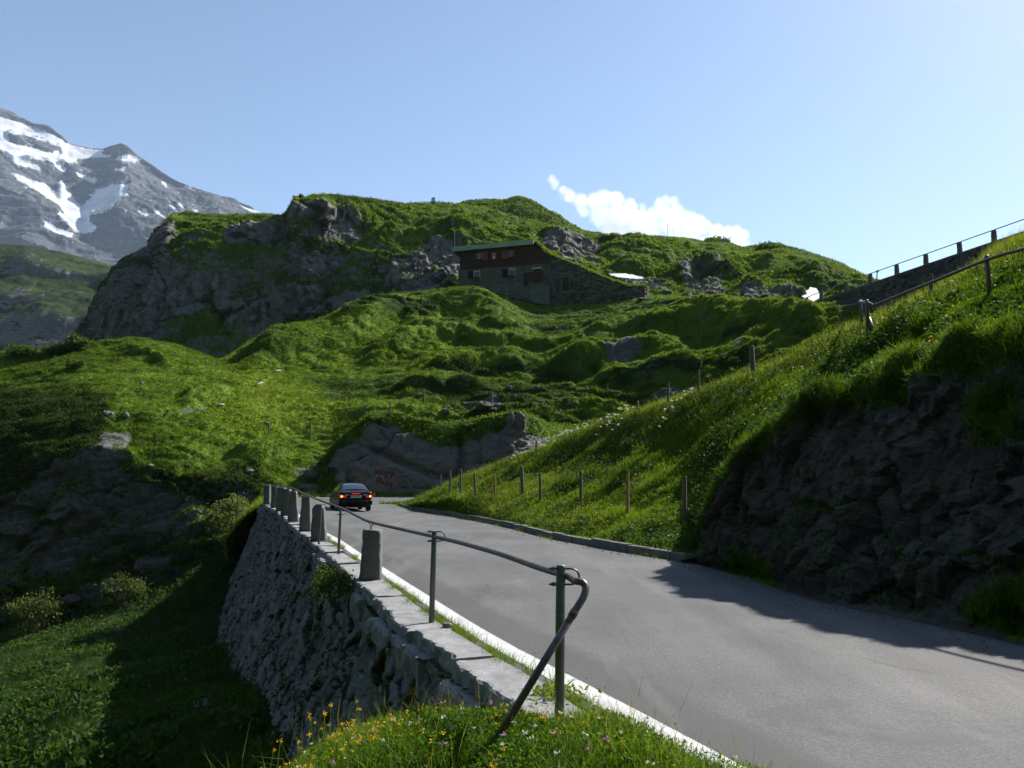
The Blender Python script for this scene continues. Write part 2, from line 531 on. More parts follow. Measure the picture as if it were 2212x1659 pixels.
def make_sheet(name, rails, x0, x1, nx, rows, mat, disp=None, rock=None, tone=None, sx=3.0, sv=2.0, objname=None, kind='structure'):
    """a ground surface skinned over contour lines; every contour is a list of (x, y, distance)"""
    xs = np.linspace(x0, x1, nx)
    Y, Dd = [], []
    for r in rails:
        r = sorted(r, key=lambda p: p[0])
        rx = [p[0] for p in r]
        ry = [p[1] for p in r]
        rd = [p[2] if not isinstance(p[2], tuple) else onz(p[0], p[1], p[2][1]) for p in r]
        Y.append(smooth1(np.interp(xs, rx, ry), sx, 0))
        Dd.append(1.0 / smooth1(np.interp(xs, rx, 1.0 / np.array(rd)), sx * 1.5, 0))
    YY, DD = [], []
    for k in range(len(rails) - 1):
        n = rows[k]
        t = np.linspace(0, 1, n, endpoint=(k == len(rails) - 2))[:, None]
        YY.append(Y[k][None] * (1 - t) + Y[k + 1][None] * t)
        DD.append(1 / ((1 / Dd[k][None]) * (1 - t) + (1 / Dd[k + 1][None]) * t) * .5 + .5 * (Dd[k][None] * (1 - t) + Dd[k + 1][None] * t))
    YY = np.concatenate(YY); DD = np.concatenate(DD)
    YY = smooth1(YY, sv, 0); DD = smooth1(DD, sv, 0)
    XX = np.broadcast_to(xs[None], YY.shape)
    P = W(XX, YY, DD)
    N = grid_normals(P)
    s = Sheet()
    s.X, s.Y, s.P, s.N = XX, YY, P, N
    if disp is not None: P = disp(s, P, N)
    s.P = P
    s.N = grid_normals(P)
    s.rock = rock(s) if rock else np.zeros(P.shape[:2])
    s.tone = tone(s) if tone else .5 + .5 * fbm(P * .12, 3, 91)
    h, w = P.shape[:2]
    idx = np.arange(h * w).reshape(h, w)
    Fq = np.stack([idx[:-1, :-1], idx[:-1, 1:], idx[1:, 1:], idx[1:, :-1]], -1).reshape(-1, 4)
    s.F = Fq
    o = mesh_obj(objname or name, P, Fq, mat, None, True, {'rock': s.rock, 'tone': s.tone})
    o['kind'] = kind
    s.o = o
    SH[name] = s
    return s

def grid_normals(P):
    du = np.gradient(P, axis=1); dv = np.gradient(P, axis=0)
    n = np.cross(du, dv)
    n /= np.linalg.norm(n, axis=-1, keepdims=True) + 1e-9
    # make them look up / towards the viewer
    flip = (n[..., 2] < 0) & (n[..., 1] > 0)
    n[flip] *= -1
    if np.median(n[..., 2]) < 0: n = -n
    return n

_bvh = {}
def bvh(name):
    if name not in _bvh:
        s = SH[name]
        _bvh[name] = BVHTree.FromPolygons([tuple(v) for v in s.P.reshape(-1, 3)], [tuple(f) for f in s.F])
    return _bvh[name]

def hit(x, y, names, tries=12):
    """the point of the ground seen at x, y"""
    best = None
    d = ray(x, y)
    for n in ([names] if isinstance(names, str) else names):
        h = bvh(n).ray_cast(Vector((0, 0, CAM_Z)), d)
        if h[0] is not None and (best is None or h[3] < best[2]): best = (h[0], h[1], h[3])
    if best is None:
        return hit(x, y + 3, names, tries - 1) if tries > 0 else None
    return best[0]

def ground(x, y, names, top=60):
    best = None
    for n in ([names] if isinstance(names, str) else names):
        h = bvh(n).ray_cast(Vector((x, y, top)), Vector((0, 0, -1)))
        if h[0] is not None and (best is None or h[0].z > best): best = h[0].z
    return best

def pick(name, n, mask=None, power=0.0, near=None):
    """n random ground points, by area; power > 0 favours the part close to the road"""
    s = SH[name]
    P = s.P
    a = np.linalg.norm(np.cross(P[:-1, 1:] - P[:-1, :-1], P[1:, :-1] - P[:-1, :-1]), axis=-1)
    c = P[:-1, :-1]
    if power: a = a / np.maximum(3.0, np.linalg.norm(c, axis=-1)) ** power
    if mask is not None: a = a * np.clip(mask[:-1, :-1], 0, 1)
    cum = np.cumsum(a.ravel())
    k = np.searchsorted(cum, rng.random(n) * cum[-1])
    k = np.minimum(k, a.size - 1)
    i, j = np.unravel_index(k, a.shape)
    u, v = rng.random(n)[:, None], rng.random(n)[:, None]
    p = P[i, j] * (1 - u) * (1 - v) + P[i, j + 1] * u * (1 - v) + P[i + 1, j] * (1 - u) * v + P[i + 1, j + 1] * u * v
    return p, s.N[i, j], s.tone[i, j], i, j

def unit(a): return a / (np.linalg.norm(a, axis=-1, keepdims=True) + 1e-9)

def blades(name, P, N, B, h, w, tone, mat, spread=.1, lean=.5, upw=.8, seg=1, kind='stuff', jit=.18, hv=.5, parent=None):
    """tufts of blades: B blades per point, one mesh"""
    n = len(P)
    h = np.broadcast_to(np.asarray(h, float), (n,)); w = np.broadcast_to(np.asarray(w, float), (n,))
    spread = np.broadcast_to(np.asarray(spread, float), (n,))
    Pb = np.repeat(P, B, 0); Nb = np.repeat(N, B, 0)
    hb = np.repeat(h, B) * (1 - hv + 2 * hv * rng.random(n * B)); wb = np.repeat(w, B) * (.7 + .6 * rng.random(n * B))
    r = rng.normal(size=(n * B, 3))
    r -= Nb * (r * Nb).sum(-1, keepdims=True)
    base = Pb + r * np.repeat(spread, B)[:, None] * .6 - Nb * .02
    d = unit(Nb * (1 - upw) + np.array([0, 0, upw]) + rng.normal(size=(n * B, 3)) * lean * .6)
    side = unit(np.cross(d, rng.normal(size=(n * B, 3))))
    t = np.clip(np.repeat(np.broadcast_to(np.asarray(tone, float), (n,)), B) + rng.normal(size=n * B) * jit, 0, 1)
    tip = base + d * hb[:, None]
    if seg == 1:
        V = np.stack([base - side * wb[:, None] / 2, base + side * wb[:, None] / 2, tip], 1)
        Fq = np.arange(n * B * 3).reshape(-1, 3)
        T = np.repeat(t, 3)
    else:
        mid = base + d * hb[:, None] * .55
        droop = unit(np.cross(side, d)) * hb[:, None] * (.1 + .35 * rng.random((n * B, 1)))
        tip = base + d * hb[:, None] * .95 + droop
        V = np.stack([base - side * wb[:, None] / 2, base + side * wb[:, None] / 2, mid - side * wb[:, None] * .38, mid + side * wb[:, None] * .38, tip], 1)
        o = (np.arange(n * B) * 5)[:, None]
        Fq = np.concatenate([o + np.array([0, 1, 3]), o + np.array([0, 3, 2]), o + np.array([2, 3, 4])], 0)
        T = np.repeat(t, 5)
    ob = mesh_obj(name, V, Fq, mat, parent, False, {'tone': T})
    if kind: ob['kind'] = kind
    return ob

def leaf_cloud(C, R):
    """rhombus leaves: centres C, size R -> verts, quads"""
    n = len(C)
    a = unit(rng.normal(size=(n, 3))); b = unit(np.cross(a, rng.normal(size=(n, 3))))
    L = R[:, None]
    V = np.stack([C - a * L, C + b * L * .45, C + a * L, C - b * L * .45], 1)
    Fq = np.arange(n * 4).reshape(-1, 4)
    return V, Fq

def leaves(name, C, R, tone, mat, kind='stuff', parent=None, jit=.18):
    V, Fq = leaf_cloud(C, np.broadcast_to(np.asarray(R, float), (len(C),)))
    t = np.clip(np.asarray(tone) + rng.normal(size=len(C)) * jit, 0, 1)
    ob = mesh_obj(name, V, Fq, mat, parent, False, {'tone': np.repeat(t, 4)})
    if kind: ob['kind'] = kind
    return ob

def soft(s, polys, warp=10, blur=2.0, fq=.35, seed=5):
    """a mask from outlines in measured picture positions, edges roughened by noise of the ground itself"""
    wx = fbm(s.P * fq, 4, seed) * warp; wy = fbm(s.P * fq, 4, seed + 50) * warp
    m = np.zeros(s.X.shape)
    for p in polys: m = np.maximum(m, inpoly(s.X + wx, s.Y + wy, p).astype(float))
    return smooth1(smooth1(m, blur, 0), blur, 1)

def bumps(s, items):
    """gentle rises: (x, y, rx, ry, height m)"""
    z = np.zeros(s.X.shape)
    for x, y, rx, ry, h in items:
        z += h * np.exp(-((s.X - x) / rx) ** 2 - ((s.Y - y) / ry) ** 2)
    return z

def ridge(s, pts, wid_up, wid_dn, h):
    """a fold that fades out at both ends, steeper on its lower side"""
    X, Y = s.X, s.Y
    L = np.r_[0, np.cumsum([math.hypot(b[0] - a[0], b[1] - a[1]) for a, b in zip(pts[:-1], pts[1:])])]
    d = np.full(X.shape, 1e9); u = np.zeros(X.shape); up = np.ones(X.shape, bool)
    for k, ((x0, y0), (x1, y1)) in enumerate(zip(pts[:-1], pts[1:])):
        vx, vy = x1 - x0, y1 - y0
        t = np.clip(((X - x0) * vx + (Y - y0) * vy) / (vx * vx + vy * vy), 0, 1)
        dd = np.hypot(X - x0 - t * vx, Y - y0 - t * vy)
        n = dd < d
        u = np.where(n, (L[k] + t * math.hypot(vx, vy)) / L[-1], u)
        up = np.where(n, Y < y0 + t * vy, up)
        d = np.where(n, dd, d)
    w = np.where(up, wid_up, wid_dn)
    tap = sstep(0, .3, u) * sstep(1, .7, u)
    return h * tap * np.exp(-(d / w) ** 2)

# --- the hillside with its knolls, from the gully on the left to the upper wall on the right
R0 = [(-300, 1410, 60), (0, 1395, 51.5), (200, 1340, 50.5), (380, 1270, 50.5), (480, 1200, 51.5), (545, 1135, 53), (600, 1090, 54), (700, 1077, 55.5), (760, 1074, 57), (1160, 1060, 62), (1500, 1000, 58), (1900, 900, 42)]
R1 = [(-300, 1250, 61), (0, 1230, 53), (200, 1180, 52), (380, 1130, 52), (480, 1100, 52.8), (560, 1060, 54), (650, 1045, 57), (720, 1020, 59), (760, 1000, 60), (1160, 1000, 65), (1500, 930, 62), (1900, 850, 44)]
R2 = [(-300, 1080, 62), (0, 1060, 54.5), (100, 1000, 54), (200, 960, 54), (260, 960, 54.5), (330, 1010, 53.4), (420, 1030, 53.3), (500, 1035, 54.3), (560, 1010, 56.5), (640, 990, 60), (720, 955, 62.5), (800, 900, 63.5), (900, 895, 65), (1000, 910, 66), (1060, 890, 66), (1160, 890, 67), (1250, 900, 68), (1350, 890, 68), (1500, 870, 66), (1900, 790, 48)]
R3 = [(-300, 930, 63), (0, 930, 57.5), (150, 900, 58.5), (250, 880, 60), (350, 900, 58), (500, 900, 61), (600, 880, 65), (750, 860, 68), (900, 850, 70), (1100, 850, 71), (1300, 830, 73), (1500, 800, 72), (1900, 740, 54)]
R4 = [(-300, 840, 68), (0, 840, 68), (150, 810, 69), (300, 790, 71), (450, 815, 70), (560, 815, 73), (700, 800, 78), (850, 790, 80), (1000, 780, 81), (1150, 780, 82), (1300, 770, 81), (1500, 745, 80), (1700, 715, 70), (1900, 700, 60)]
R4b = [(-300, 800, 73), (0, 800, 73), (150, 772, 74), (300, 752, 76), (420, 775, 75), (470, 796, 76), (520, 780, 79), (640, 750, 84), (760, 730, 88), (900, 715, 92), (1100, 705, 95), (1300, 700, 94), (1500, 690, 90), (1700, 685, 76), (1900, 682, 63)]
R5 = [(-300, 775, 78), (0, 762, 79), (100, 757, 80), (170, 750, 80), (210, 736, 81), (290, 728, 82), (380, 742, 83), (450, 768, 80), (475, 778, 80), (560, 724, 90), (640, 702, 95), (720, 683, 97), (830, 657, 99), (900, 662, 100), (960, 650, 103), (1100, 648, 105), (1200, 660, 104.5), (1300, 655, 102), (1400, 640, 100), (1600, 642, 90), (1750, 657, 74), (1850, 667, 68), (1950, 672, 64)]
R6 = [(-300, 800, 95), (0, 800, 95), (170, 790, 96), (290, 775, 98), (475, 815, 96), (560, 770, 105), (830, 700, 112), (960, 652, 112), (1100, 645, 118), (1300, 648, 122), (1600, 665, 105), (1750, 690, 90), (1950, 710, 80)]

ROCK_H = [[(-300, 1090), (0, 1075), (90, 1020), (190, 960), (228, 928), (285, 922), (290, 960), (240, 1000), (300, 1045), (380, 1075), (420, 1100), (330, 1160), (260, 1190), (120, 1240), (0, 1270), (-300, 1280)],
          [(400, 1080), (440, 1075), (430, 1120), (400, 1150), (370, 1160)], [(455, 1090), (520, 1040), (550, 1045), (535, 1090), (500, 1110), (450, 1140)],
          [(300, 1200), (370, 1195), (350, 1230), (290, 1235)], [(170, 1290), (260, 1260), (330, 1270), (230, 1310)],
          [(640, 1010), (700, 1000), (760, 1060), (700, 1070), (640, 1060)],
          [(1000, 880), (1070, 870), (1090, 890), (1010, 900)], [(1400, 855), (1470, 830), (1480, 870), (1420, 880)],
          [(1290, 790), (1360, 770), (1400, 790), (1330, 810)], [(1560, 760), (1600, 740), (1620, 770)],
          [(455, 850), (500, 835), (490, 860)], [(380, 880), (440, 870), (450, 890), (390, 895)]]
STEEP_H = [(-300, 1070), (0, 1050), (60, 1010), (150, 975), (230, 955), (330, 1015), (430, 1040), (545, 1045), (560, 1070), (540, 1130), (480, 1195), (380, 1265), (200, 1335), (0, 1390), (-300, 1400)]

def disp_hill(s, P, N):
    X, Y = s.X, s.Y
    steep = smooth1(smooth1(inpoly(X, Y, STEEP_H).astype(float), 8, 0), 6, 1)
    calm = np.exp(-((X - 640) / 190) ** 2 - ((Y - 880) / 75) ** 2) + np.exp(-((X - 300) / 190) ** 2 - ((Y - 800) / 55) ** 2) * .9 + np.exp(-((X - 420) / 160) ** 2 - ((Y - 960) / 50) ** 2) * .7
    calm = np.clip(calm, 0, .9)
    rough = .35 + .65 * sstep(700, 900, X) * sstep(960, 860, Y)
    amp = (1 - calm) * (.55 + .75 * rough)
    terr = np.exp(-((X - 1080) / 230) ** 4 - ((Y - 668) / 30) ** 2)
    amp = amp * (1 - .85 * terr)
    wv = fbm(P * .06, 2, 2)[..., None] * np.array([0, 5.0, 3.0])
    b1 = billow((P + wv) * np.array([.035, .11, .16]), 2, 3)
    b2 = billow((P + wv) * np.array([.13, .34, .46]), 3, 11)
    b3 = billow(P * np.array([.45, 1.0, 1.1]), 2, 23)
    b4 = billow(P * np.array([1.3, 2.4, 2.4]), 2, 31)
    z = amp * (1.35 * (b1 - .5) + .50 * (b2 - .5)) + (.20 + .22 * amp) * (b3 - .45) + .13 * (b4 - .4)
    z *= 1 - .6 * steep
    rowt = np.linspace(0, 1, P.shape[0])[:, None]
    R5ROW = (55 + 60 + 62 + 50 + 48 + 60) / P.shape[0]
    lip = np.exp(-((rowt - R5ROW) / .035) ** 2)
    z = z * (1 - .9 * lip)
    # folds of the middle slope, each with a steep shaded lower side
    z += ridge(s, [(500, 800), (600, 752), (720, 722), (850, 700)], 16, 24, 1.3)
    z += ridge(s, [(690, 790), (760, 735), (860, 700), (1010, 690), (1160, 700)], 48, 20, 2.9)
    z += ridge(s, [(760, 800), (900, 745), (1050, 728), (1200, 740)], 38, 13, 2.0)
    z += ridge(s, [(1150, 765), (1350, 738), (1520, 722), (1680, 715)], 36, 12, 2.3)
    z += ridge(s, [(1160, 812), (1330, 785), (1520, 765)], 30, 11, 1.9)
    z += ridge(s, [(1420, 712), (1600, 702), (1740, 704), (1860, 712)], 16, 12, 1.3)
    z += ridge(s, [(860, 826), (1040, 802), (1180, 808)], 26, 10, 1.6)
    z += ridge(s, [(250, 752), (320, 768), (385, 800)], 9, 7, .6)
    z += ridge(s, [(480, 978), (560, 985), (640, 975)], 9, 14, .9)
    z += ridge(s, [(520, 790), (640, 765), (760, 770)], 30, 11, 1.2)
    z += ridge(s, [(980, 760), (1100, 752), (1250, 775)], 24, 10, 1.3)
    z += ridge(s, [(820, 858), (960, 842), (1100, 850)], 22, 9, 1.1)
    z += ridge(s, [(1250, 835), (1400, 815), (1560, 800)], 22, 10, 1.5)
    z += ridge(s, [(380, 868), (450, 858), (500, 842)], 8, 12, .7)
    st = P.copy()
    sq = np.stack([P[..., 0] * .30 + P[..., 2] * .35, P[..., 1] * .22, P[..., 2] * .8 - P[..., 0] * .42], -1)
    tl, f1, f2, c = facets(sq + fbm(P * .5, 4, 43)[..., None] * .3, 45)
    strata = .55 * tl + .35 * (c - .5) + .35 * fbm(sq * 2.2, 4, 41, .55)
    keep = sstep(0, .02, np.linspace(0, 1, P.shape[0]))[:, None]
    Q = P + np.array([0, 0, 1.0]) * (z * keep)[..., None] * .8 + N * (z * keep)[..., None] * .25
    Q += N * (steep * (1.1 * strata + .9 * fbm(P * .22, 3, 47)))[..., None]
    return Q

def rock_hill(s):
    m = soft(s, ROCK_H, 16, 1.5, .45)
    sl = 1 - s.N[..., 2]
    n = fbm(s.P * .5, 4, 71)
    return np.clip(m * (.58 + .5 * n) + .50 * sstep(.52, .76, sl + .15 * n), 0, 1)

def tone_hill(s):
    t = .52 + .34 * fbm(s.P * .10, 4, 91) + .30 * fbm(s.P * .6, 3, 95)
    wv = fbm(s.P * .1, 2, 96)[..., None] * np.array([0, 4.0, 2.0])
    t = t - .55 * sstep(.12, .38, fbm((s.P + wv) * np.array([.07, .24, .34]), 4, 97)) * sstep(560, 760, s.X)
    # dwarf-shrub heath on the left slope, darker and browner than the pasture
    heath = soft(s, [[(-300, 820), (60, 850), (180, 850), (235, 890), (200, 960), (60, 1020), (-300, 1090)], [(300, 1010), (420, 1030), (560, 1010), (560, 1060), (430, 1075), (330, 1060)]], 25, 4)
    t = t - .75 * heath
    t = t + .22 * np.exp(-((s.X - 640) / 230) ** 2 - ((s.Y - 890) / 90) ** 2)
    return np.clip(t, 0, 1)

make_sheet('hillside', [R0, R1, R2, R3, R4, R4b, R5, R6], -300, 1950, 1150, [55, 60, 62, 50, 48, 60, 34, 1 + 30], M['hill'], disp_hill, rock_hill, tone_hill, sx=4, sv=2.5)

# --- gully meadow below the wall
G0 = [(-300, 1900, 17.5), (60, 1900, 16.5), (400, 1900, 13.2), (620, 1900, 10), (800, 1900, 8), (1000, 1900, 6.5)]
G1 = [(-300, 1660, 23.5), (60, 1650, 22.3), (350, 1640, 17.8), (600, 1650, 14), (760, 1640, 12.5), (1000, 1700, 8.5)]
G2 = [(-300, 1530, 29), (60, 1530, 27), (300, 1510, 25.5), (520, 1480, 24.0), (700, 1440, 23), (1000, 1440, 15)]
G3 = [(-300, 1440, 50), (0, 1425, 43), (250, 1400, 41), (480, 1390, 39), (640, 1330, 36), (1000, 1330, 28)]
G4 = [(-300, 1405, 58), (0, 1390, 50.5), (200, 1335, 49.5), (380, 1265, 49.8), (480, 1195, 51), (560, 1120, 52.6), (700, 1085, 54), (1000, 1085, 55)]
G5 = [(-300, 1370, 62), (0, 1370, 54), (200, 1315, 53), (380, 1250, 53), (480, 1180, 53.5), (560, 1110, 54.5), (700, 1085, 55), (1000, 1085, 56)]
def disp_gully(s, P, N):
    z = .5 * fbm(P * .16, 3, 203) + .16 * fbm(P * .7, 3, 205) + .05 * fbm(P * 3, 2, 207)
    return P + np.array([0, 0, 1.0]) * z[..., None]
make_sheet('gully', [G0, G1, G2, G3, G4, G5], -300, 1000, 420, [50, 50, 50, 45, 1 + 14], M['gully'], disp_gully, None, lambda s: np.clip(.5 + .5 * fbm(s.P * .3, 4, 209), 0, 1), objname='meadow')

# --- the rock beside the far bend
T0 = [(690, 1080, 55.8), (760, 1080, 56.6), (1000, 1079, 57.2), (1250, 1079, 57.6), (1500, 1075, 58)]
T1 = [(690, 1030, 56.8), (720, 1005, 56.8), (800, 1020, 57), (900, 1028, 57.5), (1000, 1010, 57.9), (1100, 1000, 58), (1250, 1010, 58.6), (1500, 1000, 60)]
T2 = [(690, 1005, 57.8), (720, 975, 57.4), (800, 960, 57.6), (900, 975, 58.1), (1000, 960, 58.6), (1100, 955, 58.6), (1180, 975, 59.6), (1250, 960, 60), (1500, 950, 62)]
T3 = [(690, 1000, 58.8), (722, 958, 58.3), (760, 922, 58.5), (800, 894, 58.8), (860, 890, 59.4), (930, 908, 59.6), (985, 914, 59.9), (1040, 902, 60), (1120, 885, 60), (1160, 900, 61.2), (1190, 942, 62), (1240, 930, 62.4), (1290, 905, 63.4), (1340, 908, 64), (1500, 900, 66)]
T4 = [(690, 1030, 62), (722, 990, 62), (800, 915, 63), (930, 940, 64), (1120, 905, 65), (1340, 930, 70), (1500, 920, 72)]
def disp_rr(s, P, N):
    X, Y = s.X, s.Y
    q = np.stack([P[..., 0] * .35, P[..., 1] * .35, P[..., 2] * .5], -1)
    n1 = fbm(q, 5, 301, .55)
    wq = np.stack([P[..., 0] * .16 + P[..., 2] * .12, P[..., 1] * .1, P[..., 2] * .30 - P[..., 0] * .12], -1)
    tl, f1, f2, c = facets(wq + fbm(P * .4, 4, 303)[..., None] * .22, 305)
    t2, _, _, c2 = facets(P * np.array([.9, .9, 1.1]) + fbm(P * .9, 3, 306)[..., None] * .3, 307)
    slab = .5 * tl + .3 * (c - .5) - .10 * sstep(.05, 0, f2 - f1) + .12 * t2 + .05 * (c2 - .5)
    d = .38 * n1 + .8 * slab + .12 * fbm(P * 1.6, 4, 309, .6)
    # overhanging lower slab with the lettering on it, a deep groove above it, and a vertical cleft
    d += .28 * soft(s, [[(722, 968), (790, 972), (880, 1010), (940, 1040), (1000, 1040), (1000, 1076), (790, 1076)]], 4, 5)
    d -= .45 * np.exp(-(segdist(X, Y, [(800, 968), (870, 1000), (930, 1028), (985, 1030)]) / 9) ** 2)
    d -= .6 * np.exp(-(segdist(X, Y, [(992, 945), (996, 985), (985, 1030)]) / 8) ** 2)
    d -= .9 * np.exp(-(segdist(X, Y, [(735, 1000), (770, 1040), (800, 1076)]) / 7) ** 2) * 0
    fade = sstep(0, .05, np.linspace(0, 1, P.shape[0]))[:, None]
    flat = soft(s, [[(800, 1012), (862, 1012), (862, 1056), (800, 1056)]], 0, 6)
    return P + unit(N * np.array([1, 1, .5])) * (d * fade * (1 - .75 * flat) * (1 - .75 * sstep(.80, .88, np.linspace(0, 1, P.shape[0]))[:, None]))[..., None]
def rock_rr(s):
    X, Y = s.X, s.Y
    top = np.interp(X, [690, 722, 800, 860, 930, 985, 1040, 1120, 1160, 1190, 1240, 1340, 1500], [1002, 966, 906, 902, 940, 945, 925, 895, 905, 948, 932, 910, 900])
    n = fbm(s.P * .45, 4, 311)
    r = sstep(2, 16, Y - top - 6 - 14 * n)
    g = soft(s, [[(830, 895), (930, 935), (985, 945), (985, 962), (950, 965), (900, 938), (860, 918)], [(1150, 900), (1200, 940), (1170, 945), (1135, 925)],
                 [(690, 1000), (712, 1010), (800, 1060), (800, 1085), (740, 1085), (690, 1085)]], 8, 2)
    return np.clip(r * (1 - .9 * g) + .0, 0, 1)
make_sheet('roadside_rock', [T0, T1, T2, T3, T4], 690, 1500, 480, [70, 55, 60, 1 + 24], M['road_rock'], disp_rr, rock_rr, lambda s: np.clip(.42 + .4 * fbm(s.P * .4, 4, 313), 0, 1), sx=2, sv=1.2)

# --- the dark cliffs and the grassy ridge behind the house
C0 = [(150, 790, 150), (195, 775, 134), (400, 790, 131), (560, 780, 130), (700, 745, 129), (830, 700, 126), (950, 668, 121), (1200, 662, 122), (1350, 662, 125), (1500, 665, 127), (1750, 675, 130), (1950, 690, 138)]
C1 = [(150, 765, 152), (195, 735, 138), (300, 715, 134), (400, 700, 134), (560, 680, 134), (700, 640, 134), (850, 615, 132), (1000, 600, 128), (1150, 600, 128), (1300, 612, 131), (1500, 625, 134), (1750, 640, 136), (1950, 655, 144)]
C2 = [(150, 750, 154), (195, 705, 141), (225, 660, 139), (270, 610, 138), (350, 575, 138), (500, 560, 139), (620, 545, 138), (800, 540, 138), (900, 560, 136), (1000, 540, 138), (1150, 550, 139), (1300, 572, 143), (1500, 590, 146), (1750, 607, 146), (1950, 635, 150)]
C3 = [(150, 745, 156), (190, 700, 146), (208, 650, 144), (243, 596, 143), (330, 545, 143), (365, 500, 143), (500, 495, 145), (612, 492, 145), (632, 450, 141), (750, 458, 143), (800, 480, 144), (900, 500, 147), (1000, 490, 151), (1150, 515, 155), (1300, 542, 160), (1500, 556, 163), (1750, 582, 160), (1950, 622, 156)]
C4 = [(150, 742, 160), (187, 697, 151), (203, 642, 150), (240, 590, 150), (265, 560, 150), (330, 530, 150), (345, 490, 150), (370, 461, 150), (400, 458, 153), (500, 462, 154), (610, 468, 154), (622, 452, 150), (638, 425, 149), (700, 423, 153), (800, 432, 156), (880, 441, 161), (930, 438, 164), (1000, 441, 166), (1050, 448, 169), (1110, 468, 173), (1180, 482, 178), (1239, 491, 182), (1310, 506, 186), (1345, 512, 188), (1381, 508, 190), (1477, 512, 192), (1522, 521, 192), (1562, 518, 192), (1604, 533, 190), (1682, 530, 186), (1758, 547, 180), (1820, 568, 172), (1870, 594, 165), (1950, 640, 160)]
C5 = [(150, 790, 180), (240, 640, 185), (370, 520, 185), (640, 480, 190), (930, 490, 205), (1239, 540, 225), (1562, 570, 235), (1870, 640, 205), (1950, 680, 200)]
CLIFF = [[(150, 780), (190, 698), (205, 640), (243, 590), (330, 528), (345, 488), (366, 470), (378, 500), (368, 540), (385, 570), (430, 600), (450, 640), (400, 690), (330, 745), (230, 752)],
         [(490, 474), (620, 478), (628, 525), (560, 535), (500, 545), (485, 510)], [(618, 480), (634, 438), (690, 446), (790, 468), (800, 495), (750, 540), (740, 585), (690, 606), (640, 590), (612, 540)],
         [(600, 605), (700, 625), (690, 680), (600, 690), (530, 650)], [(440, 610), (560, 620), (620, 680), (540, 730), (470, 715)], [(700, 640), (790, 640), (800, 690), (720, 700)],
         [(850, 560), (985, 515), (995, 600), (920, 640), (830, 620)], [(1175, 518), (1290, 540), (1300, 570), (1230, 580), (1170, 545)],
         [(1470, 575), (1550, 590), (1580, 640), (1480, 650)], [(1340, 600), (1420, 600), (1450, 620), (1360, 630)], [(1600, 620), (1750, 640), (1760, 660), (1580, 660)], [(1340, 508), (1420, 520), (1400, 540), (1330, 530)]]
def disp_massif(s, P, N):
    X, Y = s.X, s.Y
    cl = smooth1(smooth1(soft(s, CLIFF, 12, 2, .12), 3, 0), 3, 1)
    b1 = billow(P * np.array([.028, .07, .11]), 2, 403)
    b2 = billow(P * np.array([.085, .22, .34]), 3, 411)
    b3 = billow(P * np.array([.30, .7, .9]), 2, 413)
    z = 2.4 * (b1 - .45) + 1.7 * (b2 - .45) + 1.15 * (b3 - .45)
    rowt = np.linspace(0, 1, P.shape[0])[:, None]
    top = np.exp(-((rowt - .88) / .075) ** 2)
    Q = P + np.array([0, 0, 1.0]) * (z * (1 - .75 * cl) * (1 - .72 * top))[..., None]
    r = fbm(P * np.array([.11, .11, .05]), 5, 421, .55) * 3.2 + fbm(P * np.array([.4, .4, .22]), 4, 425, .6) * 1.1
    tl, f1, f2, c = facets(P * np.array([.12, .12, .035]) + np.stack([fbm(P * .15, 4, 433), fbm(P * .15, 4, 434), fbm(P * .15, 4, 435)], -1) * .5, 431)
    t2, _, _, c2 = facets(P * np.array([.38, .38, .12]) + fbm(P * .4, 3, 437)[..., None] * .4, 439)
    t3, _, _, c3 = facets(P * np.array([.9, .9, .45]) + fbm(P * .8, 3, 447)[..., None] * .3, 449)
    r = r * .55 + 1.5 * tl + .8 * (c - .5) + .75 * t2 + .3 * (c2 - .5) + .35 * t3 - .35 * sstep(.08, 0, f2 - f1)
    face = sstep(.95, .7, rowt)
    Q += unit(N * np.array([1, 1, .35])) * (r * (.18 + .82 * cl) * face * (1 - top))[..., None]
    z2 = np.zeros(X.shape)
    for pts, h in [([(850, 525), (960, 500), (1120, 510)], 2.4), ([(980, 470), (1080, 488), (1200, 520), (1270, 565)], 2.4), ([(1180, 520), (1300, 530), (1460, 570)], 1.8), ([(1420, 605), (1530, 585), (1640, 612)], 3.0),
                   ([(1600, 565), (1730, 595), (1820, 620)], 2.4), ([(760, 540), (840, 515), (900, 505)], 1.8), ([(380, 560), (430, 550), (490, 556)], 1.6), ([(380, 520), (450, 508), (500, 512)], 1.3), ([(1260, 560), (1400, 548), (1560, 556)], 1.2), ([(1300, 590), (1420, 578), (1520, 572)], 2.0), ([(690, 470), (800, 460), (920, 470)], 2.0), ([(1560, 640), (1660, 625), (1760, 640)], 2.5)]:
        z2 += ridge(s, pts, 10, 12, h)
    return Q + np.array([0, 0, 1.0]) * (z2 * (1 - top))[..., None]
def rock_massif(s):
    n = fbm(s.P * .16, 5, 441, .6)
    m = soft(s, CLIFF, 22, 1.5, .12, 443)
    sl = 1 - s.N[..., 2]
    rowt = np.linspace(0, 1, s.P.shape[0])[:, None]
    cap = 1 - .9 * sstep(.745, .81, rowt + .03 * n)
    ledge = sstep(.18, .42, fbm(s.P * np.array([.06, .06, .22]), 4, 445))
    return np.clip((m * (.78 + .5 * n) + .60 * sstep(.55, .80, sl + .15 * n)) * cap - .7 * ledge * (rowt > .15), 0, 1)
make_sheet('massif', [C0, C1, C2, C3, C4, C5], 150, 1950, 1000, [90, 70, 80, 60, 1 + 40], M['massif'], disp_massif, rock_massif,
           lambda s: np.clip(.46 + .4 * fbm(s.P * .07, 4, 451) + .2 * fbm(s.P * .4, 3, 453), 0, 1), sx=1.5, sv=1.2, objname='hill')

